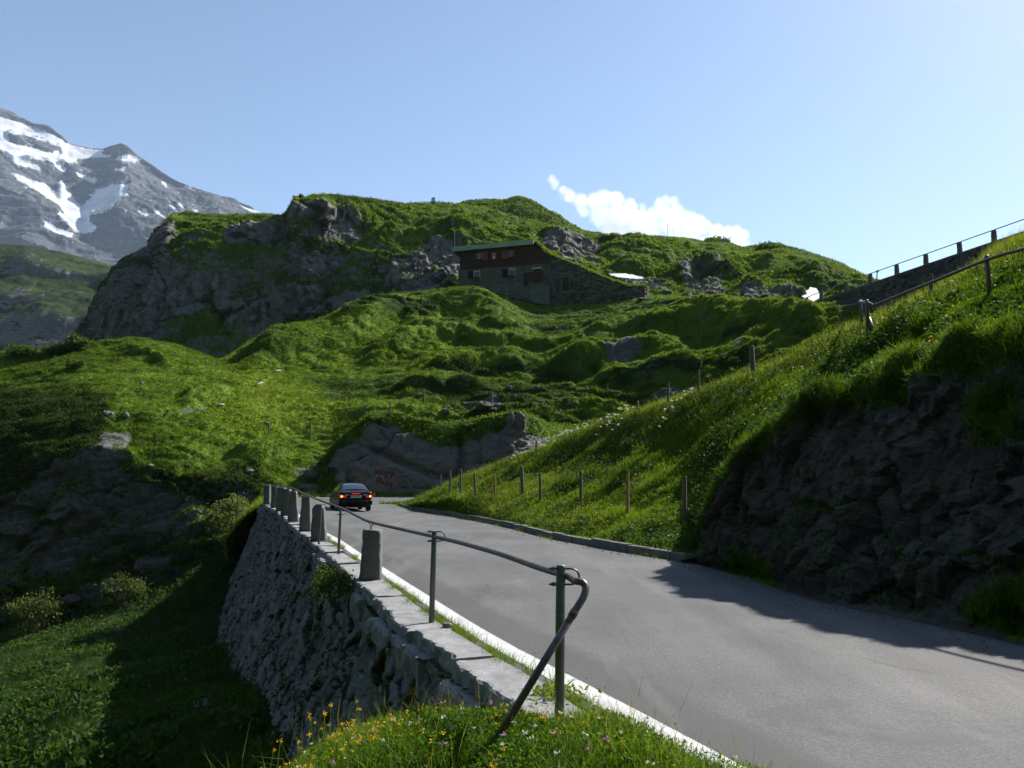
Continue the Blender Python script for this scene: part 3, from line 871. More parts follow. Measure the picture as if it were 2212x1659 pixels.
# --- rounded summit behind it
B0 = [(900, 500, 250), (1100, 520, 245), (1300, 545, 250)]
B1 = [(900, 470, 256), (1000, 460, 258), (1060, 455, 258), (1120, 450, 258), (1180, 475, 258), (1300, 530, 258)]
B2 = [(900, 470, 262), (985, 440, 264), (1005, 434, 265), (1050, 428, 266), (1085, 433, 266), (1105, 427, 267), (1125, 425, 267), (1150, 434, 266), (1165, 444, 266), (1200, 465, 265), (1235, 486, 264), (1300, 530, 262)]
B3 = [(900, 500, 300), (1050, 470, 300), (1120, 465, 300), (1300, 560, 300)]
def disp_sum(s, P, N):
    z = 3.0 * (billow(P * .06, 3, 503) - .45) + 1.2 * (billow(P * .22, 3, 507) - .4)
    rowt = np.linspace(0, 1, P.shape[0])[:, None]
    return P + np.array([0, 0, 1.0]) * (z * (1 - .75 * np.exp(-((rowt - .783) / .05) ** 2)))[..., None]
make_sheet('summit', [B0, B1, B2, B3], 900, 1300, 260, [40, 50, 1 + 24], M['massif'], disp_sum, lambda s: .5 * sstep(.6, .85, 1 - s.N[..., 2] + .1 * fbm(s.P * .1, 3, 511)),
           lambda s: np.clip(.5 + .4 * fbm(s.P * .06, 4, 513), 0, 1), objname='hill')

# --- green terraces and cliffs across the valley
V0 = [(-300, 860, 430), (0, 860, 430), (420, 860, 440)]
V1 = [(-300, 690, 455), (0, 690, 455), (90, 668, 458), (190, 684, 462), (420, 720, 470)]
V2 = [(-300, 668, 478), (0, 668, 478), (80, 646, 480), (190, 660, 484), (420, 700, 492)]
V3 = [(-300, 640, 482), (0, 636, 482), (60, 636, 483), (130, 650, 486), (240, 650, 490), (420, 680, 500)]
V4 = [(-300, 600, 515), (0, 598, 515), (60, 600, 518), (130, 612, 520), (240, 625, 524), (420, 660, 530)]
V5 = [(-300, 575, 520), (0, 572, 520), (50, 560, 521), (110, 582, 523), (180, 595, 526), (240, 592, 528), (420, 640, 540)]
V6 = [(-300, 512, 600), (0, 523, 600), (60, 527, 602), (150, 545, 606), (250, 572, 612), (420, 620, 620)]
V7 = [(-300, 540, 700), (0, 550, 700), (420, 660, 700)]
def disp_val(s, P, N):
    z = 5.5 * (billow(P * np.array([.016, .03, .03]), 4, 603, .6) - .45) + 2.2 * (billow(P * .09, 3, 609) - .4)
    rowt = np.linspace(0, 1, P.shape[0])[:, None]
    z = z * (1 - .7 * np.exp(-((rowt - .945) / .03) ** 2))
    r = fbm(P * np.array([.03, .03, .02]), 5, 605, .6) * 7 + fbm(P * .12, 3, 607) * 2.5
    steep = sstep(.3, .6, 1 - N[..., 2])
    return P + np.array([0, 0, 1.0]) * (z * (1 - .6 * steep))[..., None] + N * (r * steep)[..., None]
make_sheet('terraces', [V0, V1, V2, V3, V4, V5, V6, V7], -300, 420, 330, [80, 14, 14, 26, 16, 40, 1 + 10], M['far_hill'], disp_val,
           lambda s: np.clip(sstep(.26, .50, 1 - s.N[..., 2] + .34 * fbm(s.P * .045, 4, 611)), 0, 1),
           lambda s: np.clip(.26 + .4 * fbm(s.P * .03, 4, 613), 0, 1), objname='hill')

def reproject(P):
    r = np.asarray(P, float) - np.array([0, 0, CAM_Z])
    d = r[..., 1] * CT + r[..., 2] * ST
    v = r[..., 2] * CT - r[..., 1] * ST
    return (r[..., 0] / d * F_PX + 512) / K, (384 - v / d * F_PX) / K
# --- snowy mountain
M0 = [(-300, 760, 2100), (0, 760, 2100), (300, 760, 2150), (760, 760, 2300)]
M1 = [(-300, 500, 2450), (0, 520, 2430), (120, 560, 2400), (200, 540, 2450), (300, 580, 2430), (480, 560, 2550), (760, 560, 2600)]
M2 = [(-300, 330, 2750), (0, 390, 2700), (60, 420, 2680), (130, 430, 2760), (180, 450, 2800), (260, 430, 2760), (350, 450, 2800), (480, 480, 2860), (760, 530, 2900)]
M3 = [(-300, 230, 3000), (0, 300, 2960), (60, 330, 2960), (130, 350, 3020), (200, 380, 3030), (262, 360, 3000), (320, 390, 3010), (420, 435, 3020), (520, 465, 3040), (760, 510, 3050)]
M4 = [(-300, 130, 3250), (-100, 200, 3250), (0, 232, 3250), (30, 244, 3250), (58, 262, 3240), (104, 272, 3230), (128, 290, 3220), (146, 309, 3215), (180, 316, 3220), (222, 321, 3225), (240, 312, 3210), (262, 308, 3205), (278, 316, 3205), (292, 329, 3205), (350, 372, 3205), (390, 394, 3205), (420, 405, 3210), (470, 421, 3215), (520, 441, 3220), (560, 458, 3225), (640, 470, 3235), (760, 492, 3240)]
M5 = [(-300, 250, 3900), (0, 330, 3900), (200, 400, 3900), (400, 470, 3900), (760, 540, 3900)]
def cr(pts, f=.3655, oy=181.9): return [(x * f, y * f + oy) for x, y in pts]
SNOW = [cr(p) for p in [
    [(-900, 60), (0, 195), (60, 212), (200, 258), (300, 288), (388, 345), (372, 372), (345, 362), (250, 332), (150, 300), (60, 288), (30, 295), (45, 330), (100, 360), (200, 378), (290, 405), (330, 400), (352, 385), (350, 450), (345, 505), (300, 460), (200, 438), (120, 430), (60, 442), (30, 405), (0, 385), (-900, 300)],
    [(385, 352), (480, 378), (610, 388), (602, 412), (660, 430), (560, 433), (470, 438), (420, 466), (350, 462), (368, 400)],
    [(690, 432), (740, 415), (800, 428), (848, 457), (760, 457), (680, 450)],
    [(75, 430), (150, 455), (238, 482), (238, 507), (160, 490), (90, 470)],
    [(70, 522), (140, 548), (215, 578), (240, 572), (330, 640), (352, 676), (350, 580), (372, 566), (392, 640), (420, 650), (470, 722), (520, 705), (545, 650), (600, 612), (700, 600), (762, 582), (746, 655), (700, 692), (640, 742), (540, 775), (520, 800), (590, 850), (500, 886), (440, 862), (370, 802), (338, 758), (390, 770), (340, 708), (230, 640), (150, 592), (100, 560)],
    [(245, 805), (330, 840), (400, 866), (432, 880), (432, 906), (350, 890), (280, 852)], [(450, 533), (510, 540), (585, 556), (545, 582), (480, 556)], [(955, 568), (986, 585), (986, 606), (964, 600)],
    [(820, 738), (872, 755), (872, 777), (830, 772)], [(980, 690), (1000, 700), (1052, 757), (1034, 752)], [(1052, 698), (1066, 706), (1096, 752), (1082, 752)], [(1140, 708), (1152, 716), (1166, 757), (1152, 755)],
    [(896, 738), (930, 752), (986, 790), (950, 782)], [(720, 745), (782, 755), (750, 764)], [(1100, 603), (1140, 612), (1120, 617)], [(1390, 705), (1480, 738), (1580, 770), (1480, 752)], [(360, 480), (390, 500), (380, 520), (352, 512)], [(690, 500), (750, 480), (700, 530)]]]
def disp_mtn(s, P, N):
    rowt = np.linspace(0, 1, P.shape[0])[:, None]
    top = np.exp(-((rowt - .957) / .02) ** 2)
    q = P * .001
    r = (1 - np.abs(fbm(q * np.array([3.2, 3.2, 1.6]), 6, 703, .5))) * 90 - 70
    r += fbm(P * np.array([.010, .010, .03]), 5, 707, .55) * 13
    sn = soft(s, SNOW, 3, 2, .008)
    r = r * (1 - .75 * sn)
    jag = fbm(P * .012, 4, 711) * 9
    Q = P + N * (r * (1 - top) * sstep(1.0, .965, rowt))[..., None]
    return Q + np.array([0, 0, 1.0]) * (jag * top * (1 - .7 * sstep(146, 180, s.X) * sstep(240, 210, s.X)))[..., None]
def snow_attr(s):
    return soft(s, SNOW, 3.0, 2.6, .035, 715) * .9 + .13 * sstep(540, 430, s.Y)
ms = make_sheet('mountain', [M0, M1, M2, M3, M4, M5], -300, 760, 760, [50, 110, 110, 110, 1 + 16], M['mountain'], disp_mtn, None, None, sx=1.2, sv=1.0)
ms.X, ms.Y = reproject(ms.P)
at = ms.o.data.attributes.new('snow', 'FLOAT', 'POINT')
at.data.foreach_set('value', np.ascontiguousarray(snow_attr(ms), np.float32).ravel())

# --- the bank on the inside of the bend and the rock face in front of it
def zz(v): return ('z', v)
def kerbpt(x, y, dx=.2, z=.13):
    p = W(x, y, onz(x, y, 0.0)) + np.array([dx, .05, z])
    a, b = reproject(p)
    return (float(a), float(b), float(p[1]))
K0 = [kerbpt(*q) for q in ((835, 1096), (860, 1098), (905, 1104), (960, 1112), (1080, 1135), (1200, 1165), (1330, 1190), (1480, 1214))] + [(1520, 1180, 16.3), (1570, 1090, 16.0), (1600, 1040, 15.8), (1650, 980, 15.2), (1720, 925, 14.6), (1790, 880, 14), (1850, 850, 13.6), (1900, 812, 13.2), (2000, 785, 12.4), (2212, 760, 11.2), (2500, 740, 9.6), (2900, 720, 8), (3800, 698, 6.5)]
K1 = [kerbpt(835, 1096, .35, .16), kerbpt(860, 1098, .45, .2), (900, 1087, 44), (1000, 1078, 38), (1100, 1085, 33), (1200, 1095, 29), (1330, 1100, 25), (1480, 1090, 21.5), (1570, 1030, 19), (1650, 930, 17.6), (1720, 880, 16.6), (1790, 835, 15.8), (1900, 765, 14.8), (2000, 735, 13.8), (2212, 690, 12.5), (2500, 640, 10.8), (2900, 600, 9), (3800, 560, 7.4)]
K2 = [kerbpt(835, 1096, .5, .2), kerbpt(860, 1098, .7, .28), (900, 1083, 45.5), (1000, 1050, 41), (1100, 1035, 37.5), (1200, 1015, 34.5), (1330, 985, 31), (1480, 950, 27), (1600, 890, 24), (1700, 830, 21.5), (1790, 775, 19.5), (1900, 710, 17.5), (2000, 670, 16.2), (2212, 590, 14.5), (2500, 490, 12.4), (2900, 400, 10.4), (3800, 300, 8.6)]
K3 = [kerbpt(835, 1096, .7, .22), kerbpt(860, 1098, .9, .34), (900, 1081, 46.5), (960, 1050, 45.5), (1000, 1030, 44), (1100, 990, 41.5), (1170, 965, 39.5), (1300, 910, 36), (1450, 862, 32), (1560, 825, 29), (1650, 795, 27), (1740, 757, 25), (1800, 724, 23.5), (1870, 697, 22), (1960, 662, 20.8), (2009, 638, 20.2), (2076, 603, 19.4), (2118, 575, 19), (2130, 556, 18.8), (2170, 531, 18.4), (2212, 508, 18), (2500, 370, 15.5), (2900, 220, 13), (3800, 40, 10.5)]
K4 = [(820, 1094, 49), (860, 1093, 49.5), (900, 1085, 50), (1000, 1062, 50), (1170, 1015, 47), (1300, 980, 44), (1450, 940, 42), (1560, 900, 40), (1740, 820, 36), (1870, 745, 33), (2060, 640, 31), (2212, 560, 29), (2500, 430, 26), (2900, 280, 22), (3800, 100, 20)]
def disp_bank(s, P, N):
    z = .55 * (billow(P * .28, 3, 803) - .4) + .22 * fbm(P * 1.1, 3, 807) + .06 * fbm(P * 4, 2, 809)
    amp = .45 + .35 * sstep(1200, 1400, s.X) - .55 * sstep(1450, 1560, s.X) * sstep(2000, 1800, s.X)
    # two grassy shoulders running down to the rock lip
    z = z * amp
    z += ridge(s, [(1600, 1010), (1750, 900), (1870, 790)], 22, 40, .15)
    z -= .35 * np.exp(-(segdist(s.X, s.Y, [(1760, 840), (1900, 740), (1990, 720)]) / 22) ** 2)
    # short rise at the lip by the far end of the kerb fades to nothing
    rowt = np.linspace(0, 1, P.shape[0])[:, None]
    crest = np.exp(-((rowt - 240 / P.shape[0]) / .09) ** 2)
    fade = sstep(0, .04 + .30 * sstep(1480, 1560, s.X), rowt) * sstep(830, 960, s.X) * (1 - .8 * crest)
    return P + np.array([0, 0, 1.0]) * ((z - .05) * fade - .07 * sstep(.3, .6, rowt) * sstep(900, 1100, s.X))[..., None]
make_sheet('bank', [K0, K1, K2, K3, K4], 820, 3800, 960, [80, 80, 80, 1 + 40], M['bank'], disp_bank,
           lambda s: np.clip(.55 * sstep(.42, .62, 1 - s.N[..., 2]), 0, 1) * sstep(1550, 1700, s.X), lambda s: np.clip(.5 + .4 * fbm(s.P * .3, 4, 811) + .2 * fbm(s.P * 1.2, 3, 813) - .1 * sstep(1500, 1900, s.X), 0, 1), sx=2.5, sv=2)

N0 = [(1470, 1213, zz(.0)), (1500, 1217, zz(-.02)), (1650, 1262, zz(-.03)), (1800, 1307, zz(-.03)), (2000, 1347, zz(-.03)), (2212, 1394, zz(-.03)), (2500, 1470, zz(-.03)), (2900, 1600, zz(-.03)), (3800, 1737, zz(-.03))]
NX = [(x_, y_ + 22, zz(-.09)) for x_, y_, _z in N0]
N1 = [(1470, 1211, zz(.05)), (1520, 1200, 16.2), (1600, 1170, 15.0), (1700, 1150, 13.6), (1800, 1140, 12.4), (2000, 1140, 10.9), (2212, 1150, 9.4), (2500, 1180, 7.8), (2900, 1250, 6.2), (3800, 1300, 4.9)]
N2 = [(1470, 1209, 17), (1525, 1180, 16.4), (1590, 1090, 15.6), (1680, 1030, 14.4), (1800, 1000, 13.2), (2000, 960, 11.6), (2212, 950, 10.2), (2500, 950, 8.6), (2900, 960, 7.0), (3800, 970, 5.6)]
N3 = [(1470, 1205, 17.4), (1520, 1166, 16.6), (1570, 1070, 16.1), (1600, 1018, 15.9), (1650, 955, 15.3), (1720, 900, 14.7), (1790, 855, 14.1), (1850, 825, 13.7), (1900, 785, 13.3), (2000, 757, 12.5), (2212, 730, 11.3), (2500, 732, 9.9), (2900, 712, 8.3), (3800, 688, 6.7)]
N4 = [(1470, 1225, 18.5), (1520, 1195, 18), (1600, 1060, 17.4), (1720, 945, 16.4), (1850, 875, 15.4), (2000, 810, 14), (2212, 790, 12.8), (2500, 770, 11.2), (2900, 750, 9.5), (3800, 730, 8)]
def disp_nr(s, P, N):
    q = P * np.array([.6, .6, .26])
    wq = np.stack([fbm(P * .9, 4, 901), fbm(P * .9, 4, 902), fbm(P * .9, 4, 904)], -1)
    tl, f1, f2, c = facets(q + wq * .16, 903)
    t2, g1, g2, e = facets(P * np.array([1.9, 1.9, 1.1]) + wq * .25, 905)
    t3, _, _, e3 = facets(P * np.array([5.0, 5.0, 3.6]) + wq * .5, 908)
    d = .40 * tl + .18 * (c - .5) + .17 * t2 + .06 * (e - .5) + .08 * t3 + .03 * (e3 - .5) + .26 * fbm(P * np.array([.5, .5, .2]), 4, 907, .5) + .06 * fbm(P * 6, 3, 909, .62)
    d -= .12 * sstep(.06, 0, f2 - f1)
    rt = np.linspace(0, 1, P.shape[0])[:, None]
    fade = sstep(.02, .10, rt) * sstep(1475, 1560, s.X)
    d = d - .15 * sstep(.2, 0, rt)
    return P + unit(N * np.array([1, 1, .6])) * (d * fade)[..., None]
def rock_nr(s):
    n = fbm(s.P * .7, 4, 911)
    g = soft(s, [[(2080, 1330), (2130, 1290), (2212, 1250), (2500, 1150), (2500, 1400), (2212, 1380)], [(1540, 1215), (1600, 1190), (1700, 1230), (1680, 1265)], [(1850, 860), (1920, 830), (1980, 880), (1900, 900)], [(2080, 900), (2212, 840), (2212, 960), (2120, 980)]], 30, 3, .8)
    lip = sstep(.80, .90, np.linspace(0, 1, s.P.shape[0]))[:, None]
    return np.clip(.98 + .3 * n - .75 * g - .2 * lip - .25 * sstep(.5, .15, 1 - s.N[..., 2]), 0, 1)
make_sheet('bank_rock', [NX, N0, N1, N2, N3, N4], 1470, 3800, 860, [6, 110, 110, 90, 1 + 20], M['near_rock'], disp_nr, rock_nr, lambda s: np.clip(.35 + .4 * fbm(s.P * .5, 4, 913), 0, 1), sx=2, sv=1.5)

# --- flowery verge in the foreground
F0 = [(480, 1900, 4.4), (700, 1900, 4.15), (1000, 1900, 3.95), (1300, 1900, 3.75), (1700, 1900, 3.45)]
F1 = [(480, 1760, 5.2), (640, 1690, 5.05), (800, 1655, 4.95), (1000, 1640, 4.9), (1200, 1640, 4.7), (1400, 1640, 4.6), (1520, 1661, zz(-.01)), (1700, 1720, zz(-.01))]
F2 = [(480, 1830, 6.0), (600, 1720, 6.0), (660, 1655, 6), (740, 1598, 5.9), (880, 1552, 5.9), (1000, 1552, 5.75), (1100, 1566, 5.5), (1200, 1580, 5.3), (1290, 1556, 5.4), (1400, 1602, zz(-.01)), (1480, 1640, zz(-.01)), (1700, 1715, zz(-.02))]
F3 = [(480, 1900, 7.4), (640, 1800, 7.4), (740, 1720, 7.4), (880, 1650, 7.2), (1000, 1620, 6.6), (1100, 1600, 6.2), (1290, 1580, 5.7), (1480, 1650, zz(-.04)), (1700, 1720, zz(-.04))]
make_sheet('verge', [F0, F1, F2, F3], 480, 1700, 200, [40, 40, 1 + 20], M['bank'], lambda s, P, N: P + np.array([0, 0, 1.0]) * (.03 * fbm(P * 3, 3, 921) * sstep(1480, 1300, s.X))[..., None], None,
           lambda s: np.clip(.5 + .4 * fbm(s.P * 2, 3, 923), 0, 1), objname='verge_ground')

# --- everything else the terrain stands on
gx, gy = np.meshgrid(np.linspace(-4000, 4000, 60), np.linspace(-2000, 6000, 60))
gP = np.stack([gx, gy, np.full(gx.shape, -18.0) + 2 * fbm(np.stack([gx, gy, 0 * gx], -1) * .004, 3, 931)], -1)
gi = np.arange(3600).reshape(60, 60)
go = mesh_obj('ground', gP, np.stack([gi[:-1, :-1], gi[:-1, 1:], gi[1:, 1:], gi[1:, :-1]], -1).reshape(-1, 4), M['far_hill'], None, True, {'rock': np.zeros(3600), 'tone': np.full(3600, .4)})
go['kind'] = 'structure'

# --- unseen dark slope added behind and left of the viewer to block skylight
az = np.linspace(math.radians(112), math.radians(285), 220)[:, None]
ht = np.linspace(0, 1, 60)[None, :]
rr = 260 + 420 * ht
bx, by = np.sin(az) * rr, np.cos(az) * rr
bP = np.stack([bx, by, -18 + 560 * ht ** 1.1 + 0 * az], -1)
bP[..., 2] += fbm(bP * .01, 4, 941) * 26 * ht + (ht > .95) * fbm(bP * .006, 3, 943) * 50
bi = np.arange(220 * 60).reshape(220, 60)
bo = mesh_obj('hill', bP, np.stack([bi[:-1, :-1], bi[:-1, 1:], bi[1:, 1:], bi[1:, :-1]], -1).reshape(-1, 4), M['sky_blocker'], None, True, {'rock': np.zeros(13200), 'tone': np.full(13200, .4)})
bo['kind'] = 'structure'
# ------------------------------------------------------------------ road, kerb, wall, railing
ZP_D = [0, 18, 22, 25, 29, 33, 40, 45, 54, 60]
ZP_Z = [0, 0, .07, .10, .22, .26, .31, .36, .46, .50]
def zprof(D): return np.interp(D, ZP_D, ZP_Z)
def gpt(x, y, z=0.0):
    p = W(x, y, onz(x, y, z)); return (float(p[0]), float(p[1]))
def planx(x, D, z=0.0):
    """sideways position of something seen in picture column x at distance D and height z"""
    return (x * K - 512) / F_PX * (D * CT + (z - CAM_Z) * ST)
_wl = [gpt(1160, 1560), gpt(1050, 1490), gpt(900, 1385), gpt(700, 1195, .02), gpt(660, 1160, .08), gpt(620, 1130, .17)]
_e = (planx(562, 45, .36), 45.0); _m = (planx(592, 37, .29), 37.0)
_wl = [(1.55 * 0 + _wl[0][0] + 1.35, 2.0)] + _wl + [_m, _e]
WL_X = [p[0] for p in _wl]; WL_D = [p[1] for p in _wl]
def wl(D):
    """outer top edge of the wall"""
    d = np.linspace(2, 45, 400)
    return np.interp(D, d, smooth1(np.interp(d, WL_D, WL_X), 8, 0))

outer = [(2.2 + .0, -2.0)] + [(float(wl(d)) + .50, float(d)) for d in (2, 3, 4, 5, 6, 7, 8, 9, 10, 12, 14, 16, 18, 20, 23, 26, 29, 32, 36, 40, 44)] + [(-13.6, 47.5), (-14.35, 50), (-14.5, 52), (-13.8, 54), (-12, 55.2), (-9, 55.8), (-4, 56.4), (2, 57), (9, 58), (18, 59.5), (26, 61)]
inner = [(6.5, -2.0), (6.2, 1), (5.8, 4), (5.5, 6)] + [gpt(*q) for q in ((2212, 1394), (2000, 1347), (1800, 1307), (1650, 1262), (1500, 1217), (1330, 1190), (1200, 1165), (1080, 1135), (960, 1112), (905, 1104), (860, 1098))]
_k = inner[-1]
inner += [(_k[0] - .05, _k[1] + 1.3), (_k[0] + .4, _k[1] + 2.4), (_k[0] + 1.7, _k[1] + 3.2), (_k[0] + 5, _k[1] + 4.2), (5, 53), (12, 54), (20, 55.5), (28, 57.5)]
def resample(pts, n):
    p = np.array(pts, float)
    s = np.r_[0, np.cumsum(np.linalg.norm(np.diff(p, axis=0), axis=1))]
    t = np.linspace(0, s[-1], n)
    q = np.stack([np.interp(t, s, p[:, 0]), np.interp(t, s, p[:, 1])], 1)
    return q
def split_resample(pts, dsplit, n1, n2):
    p = np.array(pts, float)
    i = int(np.argmax(p[:, 1] > dsplit))
    a = p[:i + 1]; b = p[i:]
    return np.concatenate([resample(a, n1)[:-1], resample(b, n2)])
oc = split_resample(outer, 43.9, 240, 160); ic = split_resample(inner, _k[1] - .3, 240, 160)
oc[:, 0] = smooth1(oc[:, 0], 2.5, 0); oc[:, 1] = smooth1(oc[:, 1], 2.5, 0)
ic[:, 0] = smooth1(ic[:, 0], 2.0, 0); ic[:, 1] = smooth1(ic[:, 1], 2.0, 0)
nu = 40
u = np.linspace(0, 1, nu)[None, :, None]
xy = oc[:, None] * (1 - u) + ic[:, None] * u
zo = zprof(oc[:, 1])[:, None]; zi = (np.interp(ic[:, 1], [0, 44, 50, 60], [0, 0, .2, .45]))[:, None]
uu = u[..., 0]
z = zo * (1 - uu) ** 1.6 + zi * (1 - (1 - uu) ** 1.6) + .05 * np.sin(PI * uu) * sstep(0, 6, oc[:, 1])[:, None] * 0
z = z + .012 * fbm(np.concatenate([xy, np.zeros(xy.shape[:2] + (1,))], -1) * .35, 2, 950)
RP = np.concatenate([xy, z[..., None]], -1)
ri = np.arange(RP.shape[0] * nu).reshape(-1, nu)
RF = np.stack([ri[:-1, :-1], ri[:-1, 1:], ri[1:, 1:], ri[1:, :-1]], -1).reshape(-1, 4)
wid = np.linalg.norm(oc - ic, axis=1)[:, None]
edge = np.exp(-((uu * wid - .55) / .38) ** 2) + .55 * np.exp(-(((1 - uu) * wid) / .35) ** 2)
road = mesh_obj('road', RP, RF, M['road'], None, True, {'edge': edge})
road['kind'] = 'structure'
SR = Sheet(); SR.P, SR.F, SR.N = RP, RF, grid_normals(RP); SH['road'] = SR
def roadz(x, y):
    z = ground(x, y, 'road')
    return 0.0 if z is None else z

# edge line, 4 mm above the asphalt
def strip(name, path, o0, o1, mat, dz=.004, n=7):
    p = np.array(path); t = np.gradient(p, axis=0); t /= np.linalg.norm(t, axis=1, keepdims=True)
    nn = np.stack([t[:, 1], -t[:, 0]], 1)
    k = np.linspace(0, 1, n)
    V = []
    for i in range(len(p)):
        for q in k:
            a = p[i] + nn[i] * (o0 + (o1 - o0) * q)
            V.append((a[0], a[1], roadz(a[0], a[1]) + dz))
    idx = np.arange(len(V)).reshape(-1, n)
    Fq = np.stack([idx[:-1, :-1], idx[:-1, 1:], idx[1:, 1:], idx[1:, :-1]], -1).reshape(-1, 4)
    e = np.tile(np.abs(k * 2 - 1) ** 2 * .55, len(p))
    o = mesh_obj(name, V, Fq, mat, None, True, {'edge': e}); o['kind'] = 'structure'
    return o
strip('road_edge_line', oc[2:395], .10, .31, M['paint_line'])

# narrow gravel strip between wall and asphalt
gs = np.array([(float(wl(d)) + .40, d) for d in np.linspace(3.2, 45, 300)])
def ribbon(name, path, width, mat, z0, seed):
    p = np.array(path); n = 6
    P = np.zeros((len(p), n, 3))
    for j, q in enumerate(np.linspace(0, 1, n)):
        P[:, j, 0] = p[:, 0] + width * q
        P[:, j, 1] = p[:, 1]
    P[..., 2] = zprof(P[..., 1]) + z0 + .02 * fbm(P * 6, 3, seed)
    idx = np.arange(P.shape[0] * n).reshape(-1, n)
    Fq = np.stack([idx[:-1, :-1], idx[:-1, 1:], idx[1:, 1:], idx[1:, :-1]], -1).reshape(-1, 4)
    o = mesh_obj(name, P, Fq, mat, None, True, {'rock': np.zeros(P.shape[:2]), 'tone': np.full(P.shape[:2], .3)})
    o['kind'] = 'structure'
    s = Sheet(); s.P, s.F, s.N = P, Fq, grid_normals(P); s.tone = np.full(P.shape[:2], .5); SH[name] = s
    return o
M['gravel'] = terrain_mat('gravel_strip', g=((.06, .05, .035), (.11, .095, .07), (.18, .16, .13)), fs=9, bump=.7)
ribbon('gravel_verge', gs, .2, M['gravel'], -.012, 961)
# shoulder behind the far edge of the bend
p = oc[240:396]; t = np.gradient(p, axis=0); t /= np.linalg.norm(t, axis=1, keepdims=True); nn = np.stack([-t[:, 1], t[:, 0]], 1)
dropw = sstep(-11.0, -14.0, p[:, 0])
P = np.stack([np.concatenate([p + nn * q, (zprof(p[:, 1]) + h * (1 - dropw) + g * dropw)[:, None]], 1) for q, h, g in ((-.05, -.03, -.03), (.5, .02, -.12), (1.2, .1, -1.0), (2.2, .2, -3.2))], 1)
P[..., 2] += .06 * fbm(P * 1.5, 3, 963)
idx = np.arange(P.shape[0] * 4).reshape(-1, 4)
Fq = np.stack([idx[:-1, :-1], idx[:-1, 1:], idx[1:, 1:], idx[1:, :-1]], -1).reshape(-1, 4)
so = mesh_obj('grass_shoulder', P, Fq, M['bank'], None, True, {'rock': np.zeros(P.shape[:2]), 'tone': np.full(P.shape[:2], .5)}); so['kind'] = 'structure'
s = Sheet(); s.P, s.F, s.N, s.tone = P, Fq, grid_normals(P), np.full(P.shape[:2], .55); SH['shoulder'] = s

# kerb: worn stones of unequal length along the inside of the bend
mb = MB()
kp = resample(inner[8:19], 900)
L = np.r_[0, np.cumsum(np.linalg.norm(np.diff(kp, axis=0), axis=1))]
d = 0.0
while d < L[-1] - .5:
    ln = random.uniform(.7, 1.25)
    e = min(d + ln - .02, L[-1])
    a = np.array([np.interp(d, L, kp[:, 0]), np.interp(d, L, kp[:, 1])]); b = np.array([np.interp(e, L, kp[:, 0]), np.interp(e, L, kp[:, 1])])
    tt = (b - a) / np.linalg.norm(b - a); n2 = np.array([tt[1], -tt[0]])
    h = .165 + random.uniform(-.02, .025); zb = roadz(*a) if roadz(*a) else 0
    r = random.uniform(-.012, .012)
    f = [(*(a + n2 * (-.01 + r)), -.1), (*(b + n2 * (-.01 + r)), -.1), (*(b + n2 * .17), -.1), (*(a + n2 * .17), -.1)]
    tp = [(*(a + n2 * (.012 + r)), zb + h), (*(b + n2 * (.012 + r)), zb + h + random.uniform(-.008, .008)), (*(b + n2 * .17), zb + h), (*(a + n2 * .17), zb + h)]
    mb.hexa(f, tp)
    d += ln
k = mb.build('kerb', M['kerb'], None, bevel=.012); k['kind'] = 'structure'

# ---- the wall under the road edge
wall = thing('retaining_wall', (0.3, 5.4, -.2), 'long rough dry-stone retaining wall with pale coping holding up the left road edge', 'wall')
nd, nh = 1000, 300
Dw = np.concatenate([5.35 * (45 / 5.35) ** np.linspace(0, 1, nd)])
hmax = np.interp(Dw, [5.3, 7, 9, 14, 24, 40, 45], [1.3, 1.9, 2.6, 3.6, 4.8, 6.9, 7.8])
bat = np.interp(Dw, [5, 9, 14, 45], [.16, .24, .33, .33])
v = np.linspace(0, 1, nh)[None, :]
hh = v * hmax[:, None]
tx = np.gradient(wl(Dw), Dw)
xw = wl(Dw)[:, None] + .03 - (bat[:, None] * hh) / np.sqrt(1 + tx[:, None] ** 2)
yw = Dw[:, None] + (bat[:, None] * hh) * tx[:, None] / np.sqrt(1 + tx[:, None] ** 2)
zw = (zprof(Dw)[:, None] - .12) - hh
WP = np.stack([xw, yw, zw], -1)
N = grid_normals(WP)
N = np.where((N[..., :1] > 0), -N, N)
al = np.linspace(0, 1, 1) # along-wall coordinate
S = np.r_[0, np.cumsum(np.hypot(np.diff(Dw), np.diff(wl(Dw))))]
Q = np.stack([np.broadcast_to(S[:, None], hh.shape), hh * 1.35, np.zeros_like(hh)], -1)
Qw = Q + np.stack([fbm(Q * 1.6, 4, 971), fbm(Q * 1.6, 4, 973), 0 * hh], -1) * .34
q1 = Qw * np.array([1.75, 2.2, 1]); q1[..., 2] = .5
tl, f1, f2, c = facets(q1, 975)
q2 = Qw * np.array([4.2, 5.2, 1]); q2[..., 2] = .5
t2, g1, g2, e = facets(q2, 977)
gap = sstep(.0, .16, f2 - f1)
small = (vnoise(Q * .8, 979) > .58)
gap = np.where(small, np.minimum(sstep(0, .16, f2 - f1), sstep(0, .16, g2 - g1)), gap)
cell = np.where(small, .5 * c + .5 * e, c)
bul = np.sqrt(np.clip(gap, 0, 1))
dn = .055 * bul + .13 * (cell - .5) + .10 * tl + np.where(small, .045, .02) * t2 + .055 * fbm(WP * 3.5, 4, 981, .6) + .022 * fbm(WP * 14, 3, 983, .6) + .12 * fbm(WP * .4, 3, 985)
WPd = WP + N * dn[..., None]
moss = .12 + .5 * fbm(WP * .6, 3, 987) + .2 * sstep(.5, 1, v)
idx = np.arange(nd * nh).reshape(nd, nh)
